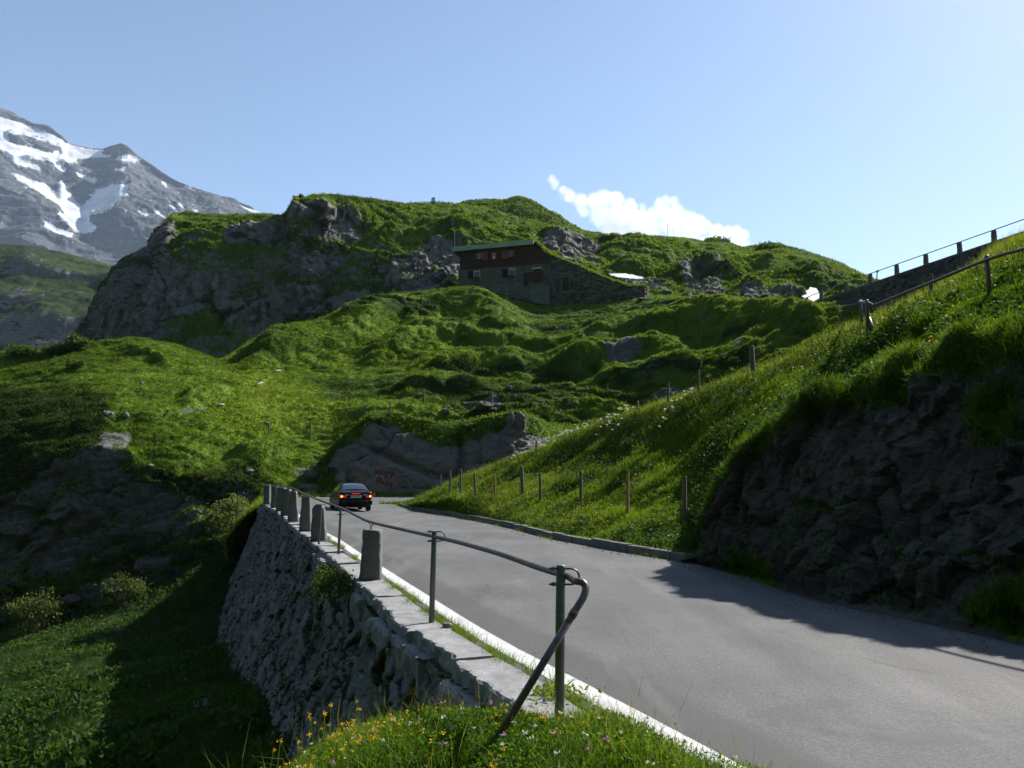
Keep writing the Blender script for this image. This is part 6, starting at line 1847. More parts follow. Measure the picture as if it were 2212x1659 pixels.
# ------------------------------------------------------------------ the car
def build_car():
    D = 40.3
    base = Vector((planx(768.5, D, .08), D, 0))
    ang = math.radians(-19.0)      # heading, measured from straight ahead, to the left when negative
    base.z = roadz(base.x, base.y)
    car = thing('sedan_car', tuple(base), 'black sedan with lit brake lights driving into the bend', 'car')
    car.rotation_euler = (0, 0, -ang); car.scale = (.95, .95, .95)
    Z0 = Vector((0, 0, 0))
    def put(mb, name, mat, parent, smooth=True, bevel=0):
        me = bpy.data.meshes.new(name)
        me.from_pydata(mb.v, [], mb.f)
        import bmesh
        bm = bmesh.new(); bm.from_mesh(me); bmesh.ops.remove_doubles(bm, verts=bm.verts, dist=.0005); bmesh.ops.recalc_face_normals(bm, faces=bm.faces); bm.to_mesh(me); bm.free()
        if smooth: me.polygons.foreach_set('use_smooth', np.ones(len(me.polygons), bool))
        me.materials.append(mat)
        o = bpy.data.objects.new(name, me); link(o); o.parent = parent
        if bevel:
            b = o.modifiers.new('bevel', 'BEVEL'); b.width = bevel; b.segments = 3; b.limit_method = 'ANGLE'
        return o
    paint = NB('black_car_paint'); pm = paint.done(paint.bsdf((.003, .003, .005), .45, .2, 0, None, Coat_Weight=.08, Coat_Roughness=.05))
    gl = NB('tinted_glass'); gm = gl.done(gl.bsdf((.02, .035, .045), .04, .9, 0, None, Coat_Weight=.6))
    rub = simple('tyre_rubber', (.012, .012, .012), .85, .2); alu = simple('wheel_rim', (.35, .35, .36), .35, .5, .8)
    blk = simple('black_plastic', (.010, .010, .011), .6, .3)
    # y runs along the car, rear at y = 0, front at 4.5. stations: y, half width low, half width belt, z bottom, z belt, half width roof, z roof
    ST_ = [(0.00, .70, .72, .36, .93, .66, .95), (.04, .80, .80, .30, .97, .70, .985), (.30, .84, .83, .24, 1.00, .69, 1.02), (.62, .85, .845, .22, 1.00, .66, 1.09), (1.05, .86, .85, .20, .98, .59, 1.33), (1.45, .86, .85, .20, .96, .565, 1.42), (2.1, .86, .85, .20, .95, .575, 1.44), (2.7, .86, .85, .20, .94, .59, 1.38),
           (3.25, .86, .85, .20, .93, .66, 1.10), (3.45, .86, .845, .20, .92, .70, .96), (4.0, .85, .82, .20, .86, .66, .88), (4.3, .80, .76, .22, .76, .58, .78), (4.42, .70, .66, .30, .66, .5, .68)]
    ys = np.array([s_[0] for s_ in ST_]); A = np.array(ST_)
    yq = np.unique(np.concatenate([np.linspace(0, 4.42, 60), [.02, .04, .08]]))
    Aq = np.stack([np.interp(yq, ys, A[:, k]) for k in range(7)], 1)
    for k in range(1, 7): Aq[:, k] = smooth1(Aq[:, k], .9, 0)
    mb = MB(); rows = []
    for (y, wl_, wb, z0, zb, wr, zr) in Aq:
        half = [(0, z0), (wl_ * .8, z0), (wl_ * .97, z0 + .05), (wl_, z0 + .16), (wl_ * 1.005, (z0 + zb) * .5), (wb * 1.0, zb - .10), (wb * .975, zb - .02)]
        half += [(wb * .95, zb)] + [(wb * .95 + (wr - wb * .95) * q, zb + (zr - zb) * (q ** .9) * .93) for q in (.25, .5, .75, .95)] + [(wr * .93, zb + (zr - zb) * .965), (wr * .6, zr * .5 + (zb + (zr - zb) * .985) * .5), (0, zr)]
        full = half + [(-x, z) for x, z in half[-2:0:-1]]
        rows.append([(x, y, z) for x, z in full])
    nk = len(rows[0]); off = 0
    mb.v = [q for r_ in rows for q in r_]
    for i in range(len(rows) - 1):
        for k in range(nk):
            k2 = (k + 1) % nk
            mb.f.append((i * nk + k, i * nk + k2, (i + 1) * nk + k2, (i + 1) * nk + k))
    mb.f.append(tuple(range(nk))); mb.f.append(tuple((len(rows) - 1) * nk + k for k in range(nk - 1, -1, -1)))
    body = put(mb, 'body', pm, car)
    at_ = lambda y, k: float(np.interp(y, yq, Aq[:, k]))
    # rear window
    mb = MB(); g = []
    for q in np.linspace(0, 1, 9):
        y = .63 + (1.36 - .63) * q
        zc = at_(y, 6)
        w = (.66 - .15 * q)
        row = []
        for x in np.linspace(-1, 1, 13):
            row.append((x * w * .93, y - .035 + .05 * x * x * (1 - q) * 0, zc + .022 - .035 * abs(x) ** 3))
        g.append(row)
    mb.v = [p for r_ in g for p in r_]
    mb.f = [(i * 13 + j, i * 13 + j + 1, (i + 1) * 13 + j + 1, (i + 1) * 13 + j) for i in range(8) for j in range(12)]
    put(mb, 'rear_window', gm, car)
    # side windows
    for sg in (-1, 1):
        for (ya, yb_, yc, yd) in ((.98, 2.02, 1.98, 1.30), (2.10, 3.08, 2.72, 2.06)):
            mb = MB(); v = []
            for (y, q) in ((ya, .06), (yb_, .06), (yc, .86), (yd, .86)):
                wb, zb, wr, zr = at_(y, 2), at_(y, 4), at_(y, 5), at_(y, 6)
                v.append((sg * (wb * .95 + (wr - wb * .95) * q + .012), y, zb + (zr - zb) * (q ** .9) * .93))
            mb.add(v, [(0, 1, 2, 3)]); put(mb, 'side_window', gm, car, False)
    # windscreen
    mb = MB(); mb.add([(-.66, 3.30, .99), (.66, 3.30, .99), (.55, 2.72, 1.37), (-.55, 2.72, 1.37)], [(0, 1, 2, 3)]); put(mb, 'windscreen', gm, car, False)
    # bumper, tail lights, brake strip, plate
    mb = MB()
    for k in range(12):
        a0, a1 = -1 + 2 * k / 12, -1 + 2 * (k + 1) / 12
        f0, f1 = .10 * a0 ** 4, .10 * a1 ** 4
        mb.hexa([(a0 * .83, -.07 + f0, .36), (a1 * .83, -.07 + f1, .36), (a1 * .83, .10, .33), (a0 * .83, .10, .33)], [(a0 * .83, -.055 + f0, .60), (a1 * .83, -.055 + f1, .60), (a1 * .83, .08, .62), (a0 * .83, .08, .62)])
    put(mb, 'bumper', pm, car, True)
    red = NB('tail_light_red'); rm = red.done(red.bsdf((.30, .008, .012), .15, .6, 0, None, Emission_Color=(1.0, .03, .02), Emission_Strength=.25))
    hot = NB('lit_bulb'); hm = hot.done(hot.bsdf((.8, .2, .05), .3, .4, 0, None, Emission_Color=(1.0, .16, .04), Emission_Strength=3.2))
    clr = simple('clear_lamp_lens', (.35, .30, .32), .2, .6)
    for sg in (-1, 1):
        mb = MB(); x0, x1 = sg * .50, sg * .815
        mb.hexa([(x0, -.022, .70), (x1, .05, .68), (x1, .12, .68), (x0, .06, .70)], [(x0, -.012, .87), (x1, .06, .90), (x1, .12, .90), (x0, .06, .87)])
        tl = put(mb, 'tail_light', rm, car, False, .02)
        mb = MB(); cx_ = sg * .71
        n_ = 14
        ring = [(cx_ + .06 * math.cos(2 * PI * k / n_), .005 - .022 + .0,   .765 + .055 * math.sin(2 * PI * k / n_)) for k in range(n_)]
        mb.prism([(x, y + abs(x - sg * .5) * .16 - .018, z) for x, y, z in ring], Vector((0, .03, 0))); put(mb, 'bulb', hm, tl, False)
        mb = MB(); mb.hexa([(sg * .36, -.020, .80), (sg * .56, -.022, .80), (sg * .56, .03, .80), (sg * .36, .03, .80)], [(sg * .34, -.012, .87), (sg * .56, -.014, .87), (sg * .56, .03, .87), (sg * .34, .03, .87)]); put(mb, 'reverse_lamp', clr, tl, False, .01)
    mb = MB(); mb.box((0, .012, .90), (.42, .035, .028)); strip_m = NB('lit_brake_strip'); sm = strip_m.done(strip_m.bsdf((.5, .02, .02), .3, .4, 0, None, Emission_Color=(1.0, .02, .03), Emission_Strength=.6))
    put(mb, 'brake_light', sm, car, False)
    mb = MB(); mb.box((0, -.035, .755), (.56, .02, .13)); pw = simple('plate_white', (.62, .64, .62), .5, .4, var=.04); plate = put(mb, 'number_plate', pw, car, False)
    ink = simple('plate_ink', (.02, .02, .025), .6, .2)
    def txt(s_, size, x, z, parent, mat):
        cu = bpy.data.curves.new('lettering', 'FONT'); cu.body = s_; cu.size = size; cu.align_x = 'CENTER'; cu.align_y = 'CENTER'; cu.extrude = .002
        ob = bpy.data.objects.new('tmp', cu); link(ob)
        dg = bpy.context.evaluated_depsgraph_get()
        me = bpy.data.meshes.new_from_object(ob.evaluated_get(dg))
        bpy.data.objects.remove(ob)
        me.transform(Matrix.Translation((x, -.049, z)) @ Matrix.Rotation(PI / 2, 4, 'X'))
        me.materials.clear(); me.materials.append(mat)
        o = bpy.data.objects.new('lettering', me); link(o); o.parent = parent
        return o
    txt('UR 9291', .105, 0.0, .755, plate, ink)
    for x, c_ in ((-.235, (.45, .03, .03)), (.235, (.5, .40, .05))):
        mb = MB(); mb.prism([(x - .025, -.0465, .79), (x + .025, -.0465, .79), (x + .025, -.0465, .745), (x, -.0465, .72), (x - .025, -.0465, .745)], Vector((0, .004, 0)))
        put(mb, 'shield', simple('shield_' + ('red' if x < 0 else 'yellow'), c_, .5, .3), plate, False)
    # small boot-lid badge, antenna, mirrors, door seams and handles
    chrome = simple('chrome', (.6, .6, .6), .15, .5, 1.0)
    mb = MB(); mb.box((-.02, .0, .955), (.07, .02, .035)); put(mb, 'badge', chrome, car, False)
    mb = MB(); mb.tube([(.0, 1.5, 1.42), (.0, 1.25, 1.66)], .006, 5); put(mb, 'antenna', blk, car, False)
    for sg in (-1, 1):
        mb = MB(); mb.box((sg * .95, 2.95, 1.0), (.19, .10, .13)); put(mb, 'mirror', pm, car, True, .03)
        for y in (1.45, 2.45):
            mb = MB(); mb.box((sg * .865, y, .86), (.03, .16, .03)); put(mb, 'door_handle', chrome if False else pm, car, False, .008)
    mb = MB(); mb.tube([(-.45, -.03, .27), (-.45, .25, .27)], .028, 10); put(mb, 'exhaust', chrome, car)
    mb = MB(); mb.box((0, 2.2, .26), (1.5, 3.9, .12)); put(mb, 'underbody', blk, car, False)
    for (x, y) in ((-.74, .78), (.74, .78), (-.74, 3.45), (.74, 3.45)):
        mb = MB(); n_ = 28
        prof = [(-.10, .20), (-.10, .285), (-.07, .31), (.07, .31), (.10, .285), (.10, .20)]
        vs = []
        for k in range(n_):
            a = 2 * PI * k / n_
            for dx, r in prof: vs.append((x + dx, y + r * math.cos(a), .31 + r * math.sin(a)))
        m_ = len(prof)
        fs = [(k * m_ + j, k * m_ + j + 1, ((k + 1) % n_) * m_ + j + 1, ((k + 1) % n_) * m_ + j) for k in range(n_) for j in range(m_ - 1)]
        mb.add(vs, fs); wh = put(mb, 'wheel', rub, car)
        mb = MB(); sg = 1 if x > 0 else -1
        mb.tube([(x - sg * .05, y, .31), (x + sg * .085, y, .31)], .205, 24)
        put(mb, 'rim', alu, wh, False)
    return car
build_car()
# ------------------------------------------------------------------ grass, herbs and flowers (masses nobody could count)
def dense(name, n, B, h, w, mat, names_mask=None, power=0.0, objname='grass', **kw):
    p, N, t, i, j = pick(name, n, names_mask, power)
    hh = h * (.55 + .9 * rng.random(n))
    return blades(objname, p, N, B, hh, w, t, mat, **kw)
S = SH['hillside']
inv = np.clip(1 - S.rock * 1.3, 0, 1) * (S.Y > 600)
vis = sstep(110, 60, S.P[..., 1]) + .25
p, N, t, i, j = pick('hillside', 150000, inv * vis, .6)
d_ = np.linalg.norm(p, axis=1)
cl = .5 + .5 * fbm(p * .55, 3, 1901)
blades('grass', p, N, 4, (.09 + .20 * cl ** 2) * (.7 + .6 * rng.random(len(p))), .035 + d_ * .0005, t + .1 * (cl - .5), M['hill_tuft'], spread=.14, lean=.75, upw=.75)
# heath and dwarf-shrub cushions on the slopes
p, N, t, i, j = pick('hillside', 42000, inv * sstep(.52, .66, .5 + .5 * fbm(S.P * .33, 4, 1911)) * (S.Y < 1080), .3)
leaves('heath', p + N * (.02 + .16 * rng.random((len(p), 1))), .08 + .05 * rng.random(len(p)), t - .12, M['hill_tuft'])
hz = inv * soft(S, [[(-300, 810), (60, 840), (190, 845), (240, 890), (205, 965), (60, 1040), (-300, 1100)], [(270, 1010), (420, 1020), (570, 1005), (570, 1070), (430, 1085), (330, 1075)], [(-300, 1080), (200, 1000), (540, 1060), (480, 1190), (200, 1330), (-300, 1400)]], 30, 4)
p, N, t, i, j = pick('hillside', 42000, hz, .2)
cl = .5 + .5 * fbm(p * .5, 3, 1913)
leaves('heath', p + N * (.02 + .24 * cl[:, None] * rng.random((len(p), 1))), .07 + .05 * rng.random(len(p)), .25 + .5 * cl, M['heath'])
S2 = SH['massif']
inv2 = np.clip(1 - S2.rock * 1.2, 0, 1)
inv2[-42:] *= .25
p, N, t, i, j = pick('massif', 50000, inv2 * sstep(.45, .6, .5 + .5 * fbm(S2.P * .12, 4, 1923)), .3)
cl = .5 + .5 * fbm(p * .3, 3, 1921)
leaves('heath', p + N * (.02 + .40 * rng.random((len(p), 1)) * cl[:, None]), .18 + .12 * rng.random(len(p)), t + .08, M['hill_tuft'])
p, N, t, i, j = pick('massif', 50000, inv2, .3)
blades('grass', p, N, 3, .22 + .25 * rng.random(len(p)), .11, t, M['hill_tuft'], spread=.35, lean=.8)
p, N, t, i, j = pick('summit', 16000, None, 0)
leaves('heath', p + N * .3, .30 + .2 * rng.random(len(p)), t, M['hill_tuft'])
p, N, t, i, j = pick('turf_roof', 6000, None, 0)
blades('turf_grass', p, N, 4, .25, .05, t + .15, M['hill_tuft'], spread=.12, parent=house, kind='stuff')
S3 = SH['roadside_rock']
p, N, t, i, j = pick('roadside_rock', 9000, np.clip(1 - S3.rock * 1.1, 0, 1), 0)
leaves('heath', p + N * (.03 + .22 * rng.random((len(p), 1))), .10, t, M['hill_tuft'])
# bank: tall flowery hay meadow
S4 = SH['bank']
m4 = np.where(S4.X < 2420, 1.0, .22 * (S4.X < 3700))
m4 = m4 * np.linspace(1, 1, S4.P.shape[0])[:, None]
p, N, t, i, j = pick('bank', 190000, m4, 1.1)
keep_ = i > 3
p, N, t, i, j = p[keep_], N[keep_], t[keep_], i[keep_], j[keep_]
bk = (.3 + .7 * sstep(2, 16, i)) * (.5 + .5 * sstep(15, 26, np.linalg.norm(p, axis=1)))
d_ = np.linalg.norm(p, axis=1)
cl = .5 + .5 * fbm(p * .8, 3, 1931)
blades('grass', p, N, 5, (.06 + .14 * cl) * (.6 + .8 * rng.random(len(p))) * bk, .0045 + .0008 * d_, t + .25 * (cl - .5) - .14 * sstep(26, 16, d_), M['blade'], spread=.10, lean=.62, upw=.7)
p, N, t, i, j = pick('bank', 60000, m4 * sstep(.40, .6, .5 + .5 * fbm(S4.P * .7, 4, 1935)), 1.0)
leaves('herbs', p + N * (.03 + .17 * rng.random((len(p), 1))), .032 + .035 * rng.random(len(p)), t - .05, M['dock'])
crest = np.exp(-((np.linspace(0, 1, S4.P.shape[0]) - .83) / .10) ** 2)[:, None] * m4
p, N, t, i, j = pick('bank', 16000, crest, .8)
blades('seed_grass', p, N, 3, .20 + .18 * rng.random(len(p)), .011, .78 + .12 * rng.random(len(p)), M['blade'], spread=.10, lean=.5, upw=.9)
def heads(name, P, N, r, hgt, mat, k=5, flat=.5):
    C = np.repeat(P + np.array([0, 0, 1.0]) * np.broadcast_to(np.asarray(hgt), (len(P),))[:, None], k, 0)
    C = C + rng.normal(size=C.shape) * r * np.array([.8, .8, flat])
    return leaves(name, C, r * (.6 + .6 * rng.random(len(C))), .5, mat)
umb = crest * (S4.X < 1500) * (S4.X > 1100) * sstep(.45, .6, .5 + .5 * fbm(S4.P * .5, 3, 1941))
p, N, t, i, j = pick('bank', 170, umb, 0); heads('white_flowers', p, N, .036, .34 + .2 * rng.random(len(p)), M['white_petal'], 7, .2)
p, N, t, i, j = pick('bank', 420, m4, .8); heads('white_flowers', p, N, .017, .16 + .13 * rng.random(len(p)), M['white_petal'], 5, .2)
ym = m4 * sstep(.50, .64, .5 + .5 * fbm(S4.P * .55, 3, 1943))
p, N, t, i, j = pick('bank', 1500, ym, .9); heads('yellow_flowers', p, N, .020, .12 + .12 * rng.random(len(p)), M['yellow'], 3, .5)
p, N, t, i, j = pick('bank', 900, m4 * sstep(.5, .65, .5 + .5 * fbm(S4.P * .4, 3, 1945)), .8); heads('pink_flowers', p, N, .017, .17 + .12 * rng.random(len(p)), M['pink'], 3, .6)
# tufts on the rock face
S5 = SH['bank_rock']
g5 = np.clip(1.0 - S5.rock * 1.25, 0, 1) * np.where(S5.X < 2450, 1.0, .2) * sstep(.03, .08, np.linspace(0, 1, S5.P.shape[0]))[:, None]
p, N, t, i, j = pick('bank_rock', 16000, g5, .5)
blades('grass', p, N, 5, .06 + .13 * rng.random(len(p)), .010, t - .15, M['blade'], spread=.07, lean=.8, upw=.6)
p, N, t, i, j = pick('bank_rock', 6000, g5, .5)
leaves('herbs', p + N * (.02 + .1 * rng.random((len(p), 1))), .03 + .03 * rng.random(len(p)), t, M['dock'])
rt = np.linspace(0, 1, S5.P.shape[0])[:, None]
p, N, t, i, j = pick('bank_rock', 9000, np.exp(-((rt - .90) / .05) ** 2) * np.where(S5.X < 2450, 1.0, .25) * (S5.X > 1540), .3)
blades('grass', p, N, 6, .08 + .13 * rng.random(len(p)), .009, t - .05, M['blade'], spread=.10, lean=1.0, upw=.45, seg=2)
# gully meadow with broad leaves
S6 = SH['gully']
m6 = (S6.X < 640) * 1.0
p, N, t, i, j = pick('gully', 46000, m6, .8)
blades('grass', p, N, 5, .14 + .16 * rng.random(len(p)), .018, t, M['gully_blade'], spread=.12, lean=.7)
p, N, t, i, j = pick('gully', 36000, m6 * sstep(.35, .6, .5 + .5 * fbm(S6.P * .5, 3, 1951)), .6)
leaves('broad_leaves', p + N * (.10 + .22 * rng.random((len(p), 1))), .07 + .06 * rng.random(len(p)), t, M['dock'])
# verge in the foreground
S7 = SH['verge']
m7 = (S7.P[..., 0] < wl(S7.P[..., 1]) + 1.05) * 1.0
lawn = m7 * (1 - .95 * sstep(0, .10, S7.P[..., 0] - (wl(S7.P[..., 1]) + .5)) * (S7.P[..., 1] > 5.2))
p, N, t, i, j = pick('verge', 26000, lawn, 0)
cl = .5 + .5 * fbm(p * 2.2, 3, 1961)
blades('grass', p, N, 4, (.05 + .09 * cl) * (.6 + .8 * rng.random(len(p))), .0042, t + .2 * (cl - .5), M['blade_near'], spread=.03, lean=.7, upw=.7, seg=2)
p, N, t, i, j = pick('verge', 30000, lawn * sstep(.35, .55, .5 + .5 * fbm(S7.P * 3, 3, 1963)), 0)
leaves('clover', p + N * (.02 + .075 * rng.random((len(p), 1))), .010 + .008 * rng.random(len(p)), t - .05, M['blade_near'])
p, N, t, i, j = pick('verge', 420, lawn, 0)
blades('seed_grass', p, N, 2, .22 + .16 * rng.random(len(p)), .0028, .95, M['blade_near'], spread=.02, lean=.55, upw=.9, seg=2)
yl = lawn * sstep(.42, .6, .5 + .5 * fbm(S7.P * 2.4, 3, 1965)) * sstep(1350, 900, S7.X)
p, N, t, i, j = pick('verge', 900, yl, 0); heads('yellow_flowers', p, N, .0085, .07 + .06 * rng.random(len(p)), M['yellow'], 6, .7)
p, N, t, i, j = pick('verge', 90, lawn, 0); heads('white_flowers', p, N, .010, .09 + .05 * rng.random(len(p)), M['white_petal'], 7, .4)
p, N, t, i, j = pick('verge', 24, lawn * (S7.X > 700), 0); heads('pink_flowers', p, N, .011, .11 + .06 * rng.random(len(p)), M['pink'], 8, .7)
# tall yellow hawkweeds on thin stems at the left rim
p, N, t, i, j = pick('verge', 46, lawn * (S7.X < 800) * (S7.X > 560) * (S7.P[..., 1] > 4.9), 0)
V, Fs, T = [], [], []
tops = []
for q in p:
    h = random.uniform(.16, .34); e = q + np.array([random.uniform(-.06, .06), random.uniform(-.04, .04), h])
    mid = (q + e) / 2 + np.array([random.uniform(-.02, .02), 0, 0])
    k = len(V) * 1
    for a_ in (q, mid, e):
        V += [a_ + np.array([-.0016, 0, 0]), a_ + np.array([.0016, 0, 0])]
    b0 = len(V) - 6
    Fs += [(b0, b0 + 1, b0 + 3, b0 + 2), (b0 + 2, b0 + 3, b0 + 5, b0 + 4)]; T += [.35] * 6
    tops.append(e)
ob = mesh_obj('flower_stems', np.array(V), np.array(Fs), M['blade_near'], None, False, {'tone': np.array(T)}); ob['kind'] = 'stuff'
tops = np.array(tops)
heads('yellow_flowers', tops, None, .0095, .0, M['yellow'], 9, .5)
# strip of weeds between coping and white line
m8 = sstep(.40, .62, .5 + .5 * fbm(SH['gravel_verge'].P * 1.3, 3, 1971))
p, N, t, i, j = pick('gravel_verge', 9000, m8, .9)
p = p + np.array([1, 0, 0]) * (rng.random((len(p), 1)) - .5) * .10
blades('weeds', p, N, 5, .03 + .085 * rng.random(len(p)), .0045, .45 + .35 * rng.random(len(p)), M['blade_near'], spread=.03, lean=.8, upw=.75)
tq = np.array([(float(wl(d)) + .50 + rng.normal() * .03, d, float(zprof(d)) + .0) for d in (6.6, 7.1, 7.9, 8.6, 9.15, 10.3, 11.2, 12.4, 13.1, 15.2, 17.2, 19.5, 22)])
tq = np.repeat(tq, 26, 0) + rng.normal(size=(len(tq) * 26, 3)) * np.array([.035, .10, 0])
blades('weeds', tq, np.tile([0, 0, 1.0], (len(tq), 1)), 5, .09 + .07 * rng.random(len(tq)), .0055, .62 + .25 * rng.random(len(tq)), M['blade_near'], spread=.025, lean=.75, upw=.8, seg=2)
# herb rosette at the foot of the near post
b = posts[0][0]
c = np.array([b.x + .0, b.y + .55, .03]) + rng.normal(size=(160, 3)) * np.array([.10, .12, .02]); c[:, 2] = np.abs(c[:, 2] - .03) + .05
leaves('herbs', c, .028, .8, M['blade_near'])
c = np.array([b.x + .03, b.y - .03, .03]) + rng.normal(size=(70, 3)) * np.array([.06, .04, .01])
blades('weeds', c, np.tile([0, 0, 1.0], (70, 1)), 3, .06, .004, np.full(70, .7), M['blade_near'], spread=.02, lean=.8)
# shoulder behind the far edge, foot of the kerb
p, N, t, i, j = pick('shoulder', 7000, None, 0)
blades('grass', p, N, 4, .25 + .2 * rng.random(len(p)), .045, t + .15, M['blade'], spread=.15, lean=.7)
kk = resample(inner[8:19], 500)
pz = np.array([[x + rng.normal() * .05 - .06, y, roadz(x - .05, y) + .0] for x, y in kk for _ in range(6) if vnoise(np.array([[x * .9, y * .9, 0]]), 33)[0] > .5])
blades('weeds', pz, np.tile([0, 0, 1.0], (len(pz), 1)), 4, .05 + .06 * rng.random(len(pz)), .012, .6 + .3 * rng.random(len(pz)), M['blade'], spread=.05, lean=.8)
# plants in the joints of the wall
wm = sstep(.58, .72, .5 + .5 * fbm(SH['wall'].P * .9, 3, 1981)) * (SH['wall'].P[..., 1] < 26)
p, N, t, i, j = pick('wall', 2600, wm, .8)
leaves('wall_weeds', p + N * .03, .028 + .02 * rng.random(len(p)), .25, M['dock'])

# grit and small stones washed to the edges of the road
def grit(path, n, off0, off1, smin, smax, side):
    q = resample(path, 600); k = rng.integers(1, 599, n)
    t = q[np.minimum(k + 1, 599)] - q[k - 1]; t /= np.linalg.norm(t, axis=1, keepdims=True) + 1e-9
    nn = np.stack([t[:, 1], -t[:, 0]], 1) * side
    o = off0 + (off1 - off0) * rng.random(n) ** 2
    P = q[k] + nn * o[:, None]
    z = np.array([roadz(float(a), float(b)) for a, b in P])
    C = np.concatenate([P, z[:, None]], 1)
    s = smin + (smax - smin) * rng.random(n) ** 3
    D6 = np.array([(1, 0, 0), (-1, 0, 0), (0, 1, 0), (0, -1, 0), (0, 0, 1), (0, 0, -1)], float)
    V = C[:, None] + D6[None] * s[:, None, None] * (.6 + .8 * rng.random((n, 6, 1))) + np.array([0, 0, .4]) * s[:, None, None]
    F8 = np.array([(0, 2, 4), (2, 1, 4), (1, 3, 4), (3, 0, 4), (2, 0, 5), (1, 2, 5), (3, 1, 5), (0, 3, 5)])
    Fq = (np.arange(n) * 6)[:, None, None] + F8[None]
    ob = mesh_obj('grit', V, Fq.reshape(-1, 3), M['kerb'], None, False); ob['kind'] = 'stuff'
grit([gpt(*q) for q in ((2212, 1394), (2000, 1347), (1800, 1307), (1650, 1262), (1500, 1217), (1330, 1190), (1200, 1165), (1080, 1135))][::1], 2600, .02, .5, .003, .016, -1)
grit([(float(wl(d)) + .62, d) for d in (3, 5, 8, 12, 18, 26, 36)], 1200, .0, .3, .002, .008, 1)
# ------------------------------------------------------------------ sky, cloud, haze, light, camera
SUN_AZ, SUN_EL = math.radians(48), math.radians(42)
world = bpy.data.worlds.new('World'); scene.world = world; world.use_nodes = True
nt = world.node_tree
bg = nt.nodes['Background']
sky = nt.nodes.new('ShaderNodeTexSky'); sky.sky_type = 'NISHITA'; sky.sun_disc = False
sky.sun_elevation = SUN_EL; sky.sun_rotation = SUN_AZ; sky.altitude = 1400; sky.air_density = 1.0; sky.dust_density = 1.0; sky.ozone_density = .75
nt.links.new(sky.outputs[0], bg.inputs['Color']); bg.inputs['Strength'].default_value = SKY_STRENGTH
sun = bpy.data.lights.new('sun', 'SUN'); sun.energy = SUN_STRENGTH; sun.angle = math.radians(.53); sun.color = (1.0, .955, .89)
so = bpy.data.objects.new('sun', sun); link(so)
sd = Vector((math.sin(SUN_AZ) * math.cos(SUN_EL), math.cos(SUN_AZ) * math.cos(SUN_EL), math.sin(SUN_EL)))
so.rotation_euler = (-sd).to_track_quat('-Z', 'Y').to_euler()
so.location = sd * 300

# cumulus behind the ridge: a cloud of water vapour in a block of air
cD = 4600.0
lo = Vector(W(1150, 560, cD)); hi = Vector(W(1650, 340, cD))
cm, cnt, cN, cL = new_mat('cumulus_vapour')
out = cN.new('ShaderNodeOutputMaterial'); tcn = cN.new('ShaderNodeTexCoord')
def cnode(op, a, b=None, c=None):
    n = cN.new('ShaderNodeMath'); n.operation = op
    for k, v in enumerate((a, b, c)):
        if v is None: continue
        if hasattr(v, 'links'): cL.new(v, n.inputs[k])
        else: n.inputs[k].default_value = v
    return n.outputs[0]
sc_ = K / F_PX * cD
PUFF = [(1192, 388, 10), (1200, 400, 12), (1215, 412, 14), (1212, 424, 9), (1232, 424, 17), (1255, 436, 20), (1262, 456, 16), (1285, 436, 22), (1305, 428, 22), (1330, 432, 22), (1300, 465, 30), (1340, 465, 34), (1375, 478, 32), (1362, 446, 20), (1388, 448, 10), (1385, 440, 8), (1408, 470, 24), (1425, 440, 16), (1440, 432, 15), (1455, 436, 15),
        (1436, 455, 22), (1462, 455, 18), (1450, 485, 30), (1490, 480, 24), (1478, 468, 16), (1510, 478, 18), (1520, 492, 20), (1545, 500, 20), (1575, 502, 18), (1592, 496, 13), (1602, 508, 16), (1560, 520, 24), (1590, 528, 24), (1400, 510, 40), (1480, 515, 36), (1330, 500, 34), (1535, 530, 30), (1612, 528, 12)]
geo = cN.new('ShaderNodeNewGeometry')
nz = cN.new('ShaderNodeTexNoise'); nz.inputs['Scale'].default_value = 1 / (26 * sc_); nz.inputs['Detail'].default_value = 8; nz.inputs['Roughness'].default_value = .72
cL.new(geo.outputs['Position'], nz.inputs['Vector'])
best = None
for (x, y, r) in PUFF:
    c = W(x, y, cD)
    vm = cN.new('ShaderNodeVectorMath'); vm.operation = 'DISTANCE'; cL.new(geo.outputs['Position'], vm.inputs[0]); vm.inputs[1].default_value = tuple(c)
    f = cnode('MULTIPLY_ADD', vm.outputs['Value'], -1.0 / (r * sc_), 1.0)
    f = cnode('MULTIPLY', f, min(1.0, r / 20.0))
    if best is None: best = f
    else: best = cnode('SMOOTH_MAX', best, f, .18)
den = cnode('ADD', best, cnode('MULTIPLY', cnode('SUBTRACT', nz.outputs['Fac'], .5), 1.75))
den = cnode('MULTIPLY', cnode('MINIMUM', cnode('MAXIMUM', cnode('MULTIPLY', den, 2.2), 0.0), 1.0), CLOUD_DENSITY)
pv = cN.new('ShaderNodeVolumePrincipled'); pv.inputs['Color'].default_value = (1, 1, 1, 1); pv.inputs['Anisotropy'].default_value = .35
cL.new(den, pv.inputs['Density']); cL.new(pv.outputs[0], out.inputs['Volume'])
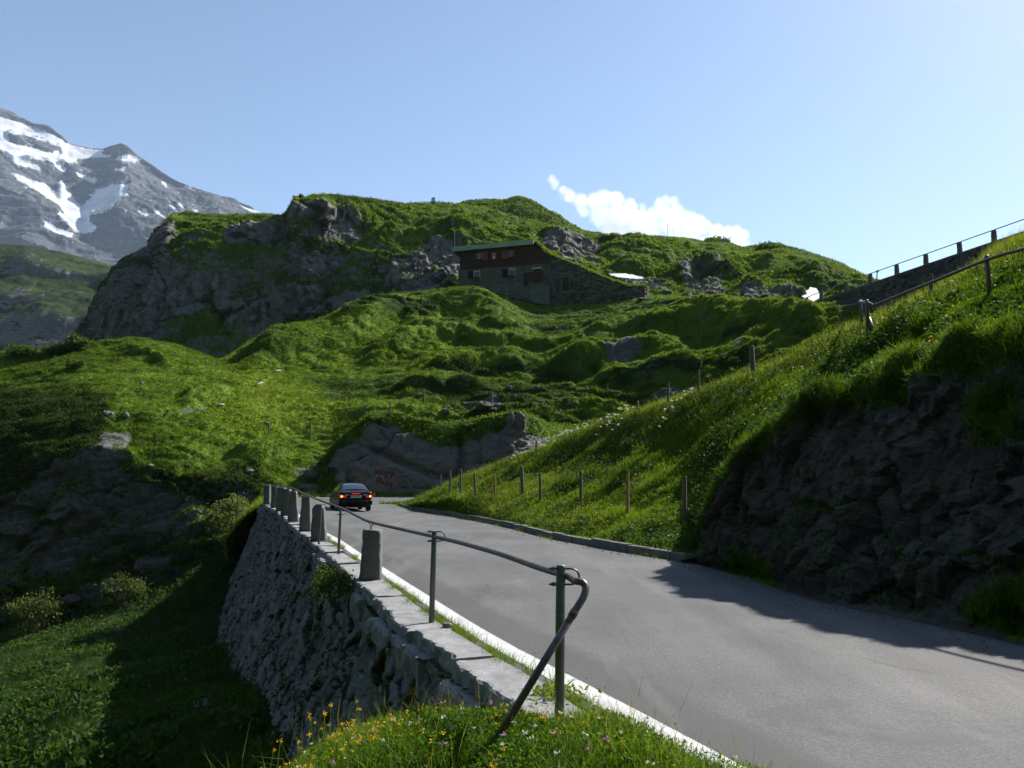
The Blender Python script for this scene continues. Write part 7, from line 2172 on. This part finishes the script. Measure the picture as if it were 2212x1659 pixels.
mb = MB(); th = 75 * sc_
mb.hexa([(lo.x, cD - th, lo.z), (hi.x, cD - th, lo.z), (hi.x, cD + th, lo.z), (lo.x, cD + th, lo.z)], [(lo.x, cD - th, hi.z), (hi.x, cD - th, hi.z), (hi.x, cD + th, hi.z), (lo.x, cD + th, hi.z)])
cl_ = mb.build('cloud', cm, None); tag(cl_, 'bright white cumulus cloud rising behind the green ridge', 'cloud'); cl_['kind'] = 'stuff'

if HAZE:
    hm_, hnt, hN, hL = new_mat('mountain_air')
    ho = hN.new('ShaderNodeOutputMaterial'); hv = hN.new('ShaderNodeVolumePrincipled')
    hv.inputs['Color'].default_value = (.62, .78, 1.0, 1); hv.inputs['Density'].default_value = HAZE; hv.inputs['Anisotropy'].default_value = 0
    hL.new(hv.outputs[0], ho.inputs['Volume'])
    mb = MB(); x0, x1, y0, y1, z0, z1 = -4100, 4100, -2100, 4300, -24, 1500
    mb.hexa([(x0, y0, z0), (x1, y0, z0), (x1, y1, z0), (x0, y1, z0)], [(x0, y0, z1), (x1, y0, z1), (x1, y1, z1), (x0, y1, z1)])
    hz = mb.build('haze', hm_, None); hz['kind'] = 'stuff'

cam = bpy.data.cameras.new('camera'); co = bpy.data.objects.new('camera', cam); link(co)
cam.sensor_width = 36.0; cam.lens = F_PX / 1024 * 36; cam.clip_start = .05; cam.clip_end = 20000
co.location = (0, 0, CAM_Z); co.rotation_euler = (PI / 2 + TH, 0, 0)
scene.camera = co
vs = scene.view_settings; scene.display_settings.display_device = 'sRGB'
vs.view_transform = 'Standard'; vs.look = 'None'; vs.exposure = EXPOSURE; vs.gamma = 1; vs.use_curve_mapping = False
cy = scene.cycles
cy.max_bounces = 6; cy.diffuse_bounces = 2; cy.glossy_bounces = 2; cy.transmission_bounces = 4; cy.volume_bounces = VBOUNCE; cy.transparent_max_bounces = 8
cy.use_denoising = DENOISE; cy.volume_step_rate = 1.0; cy.volume_max_steps = 128; cy.caustics_reflective = False; cy.caustics_refractive = False
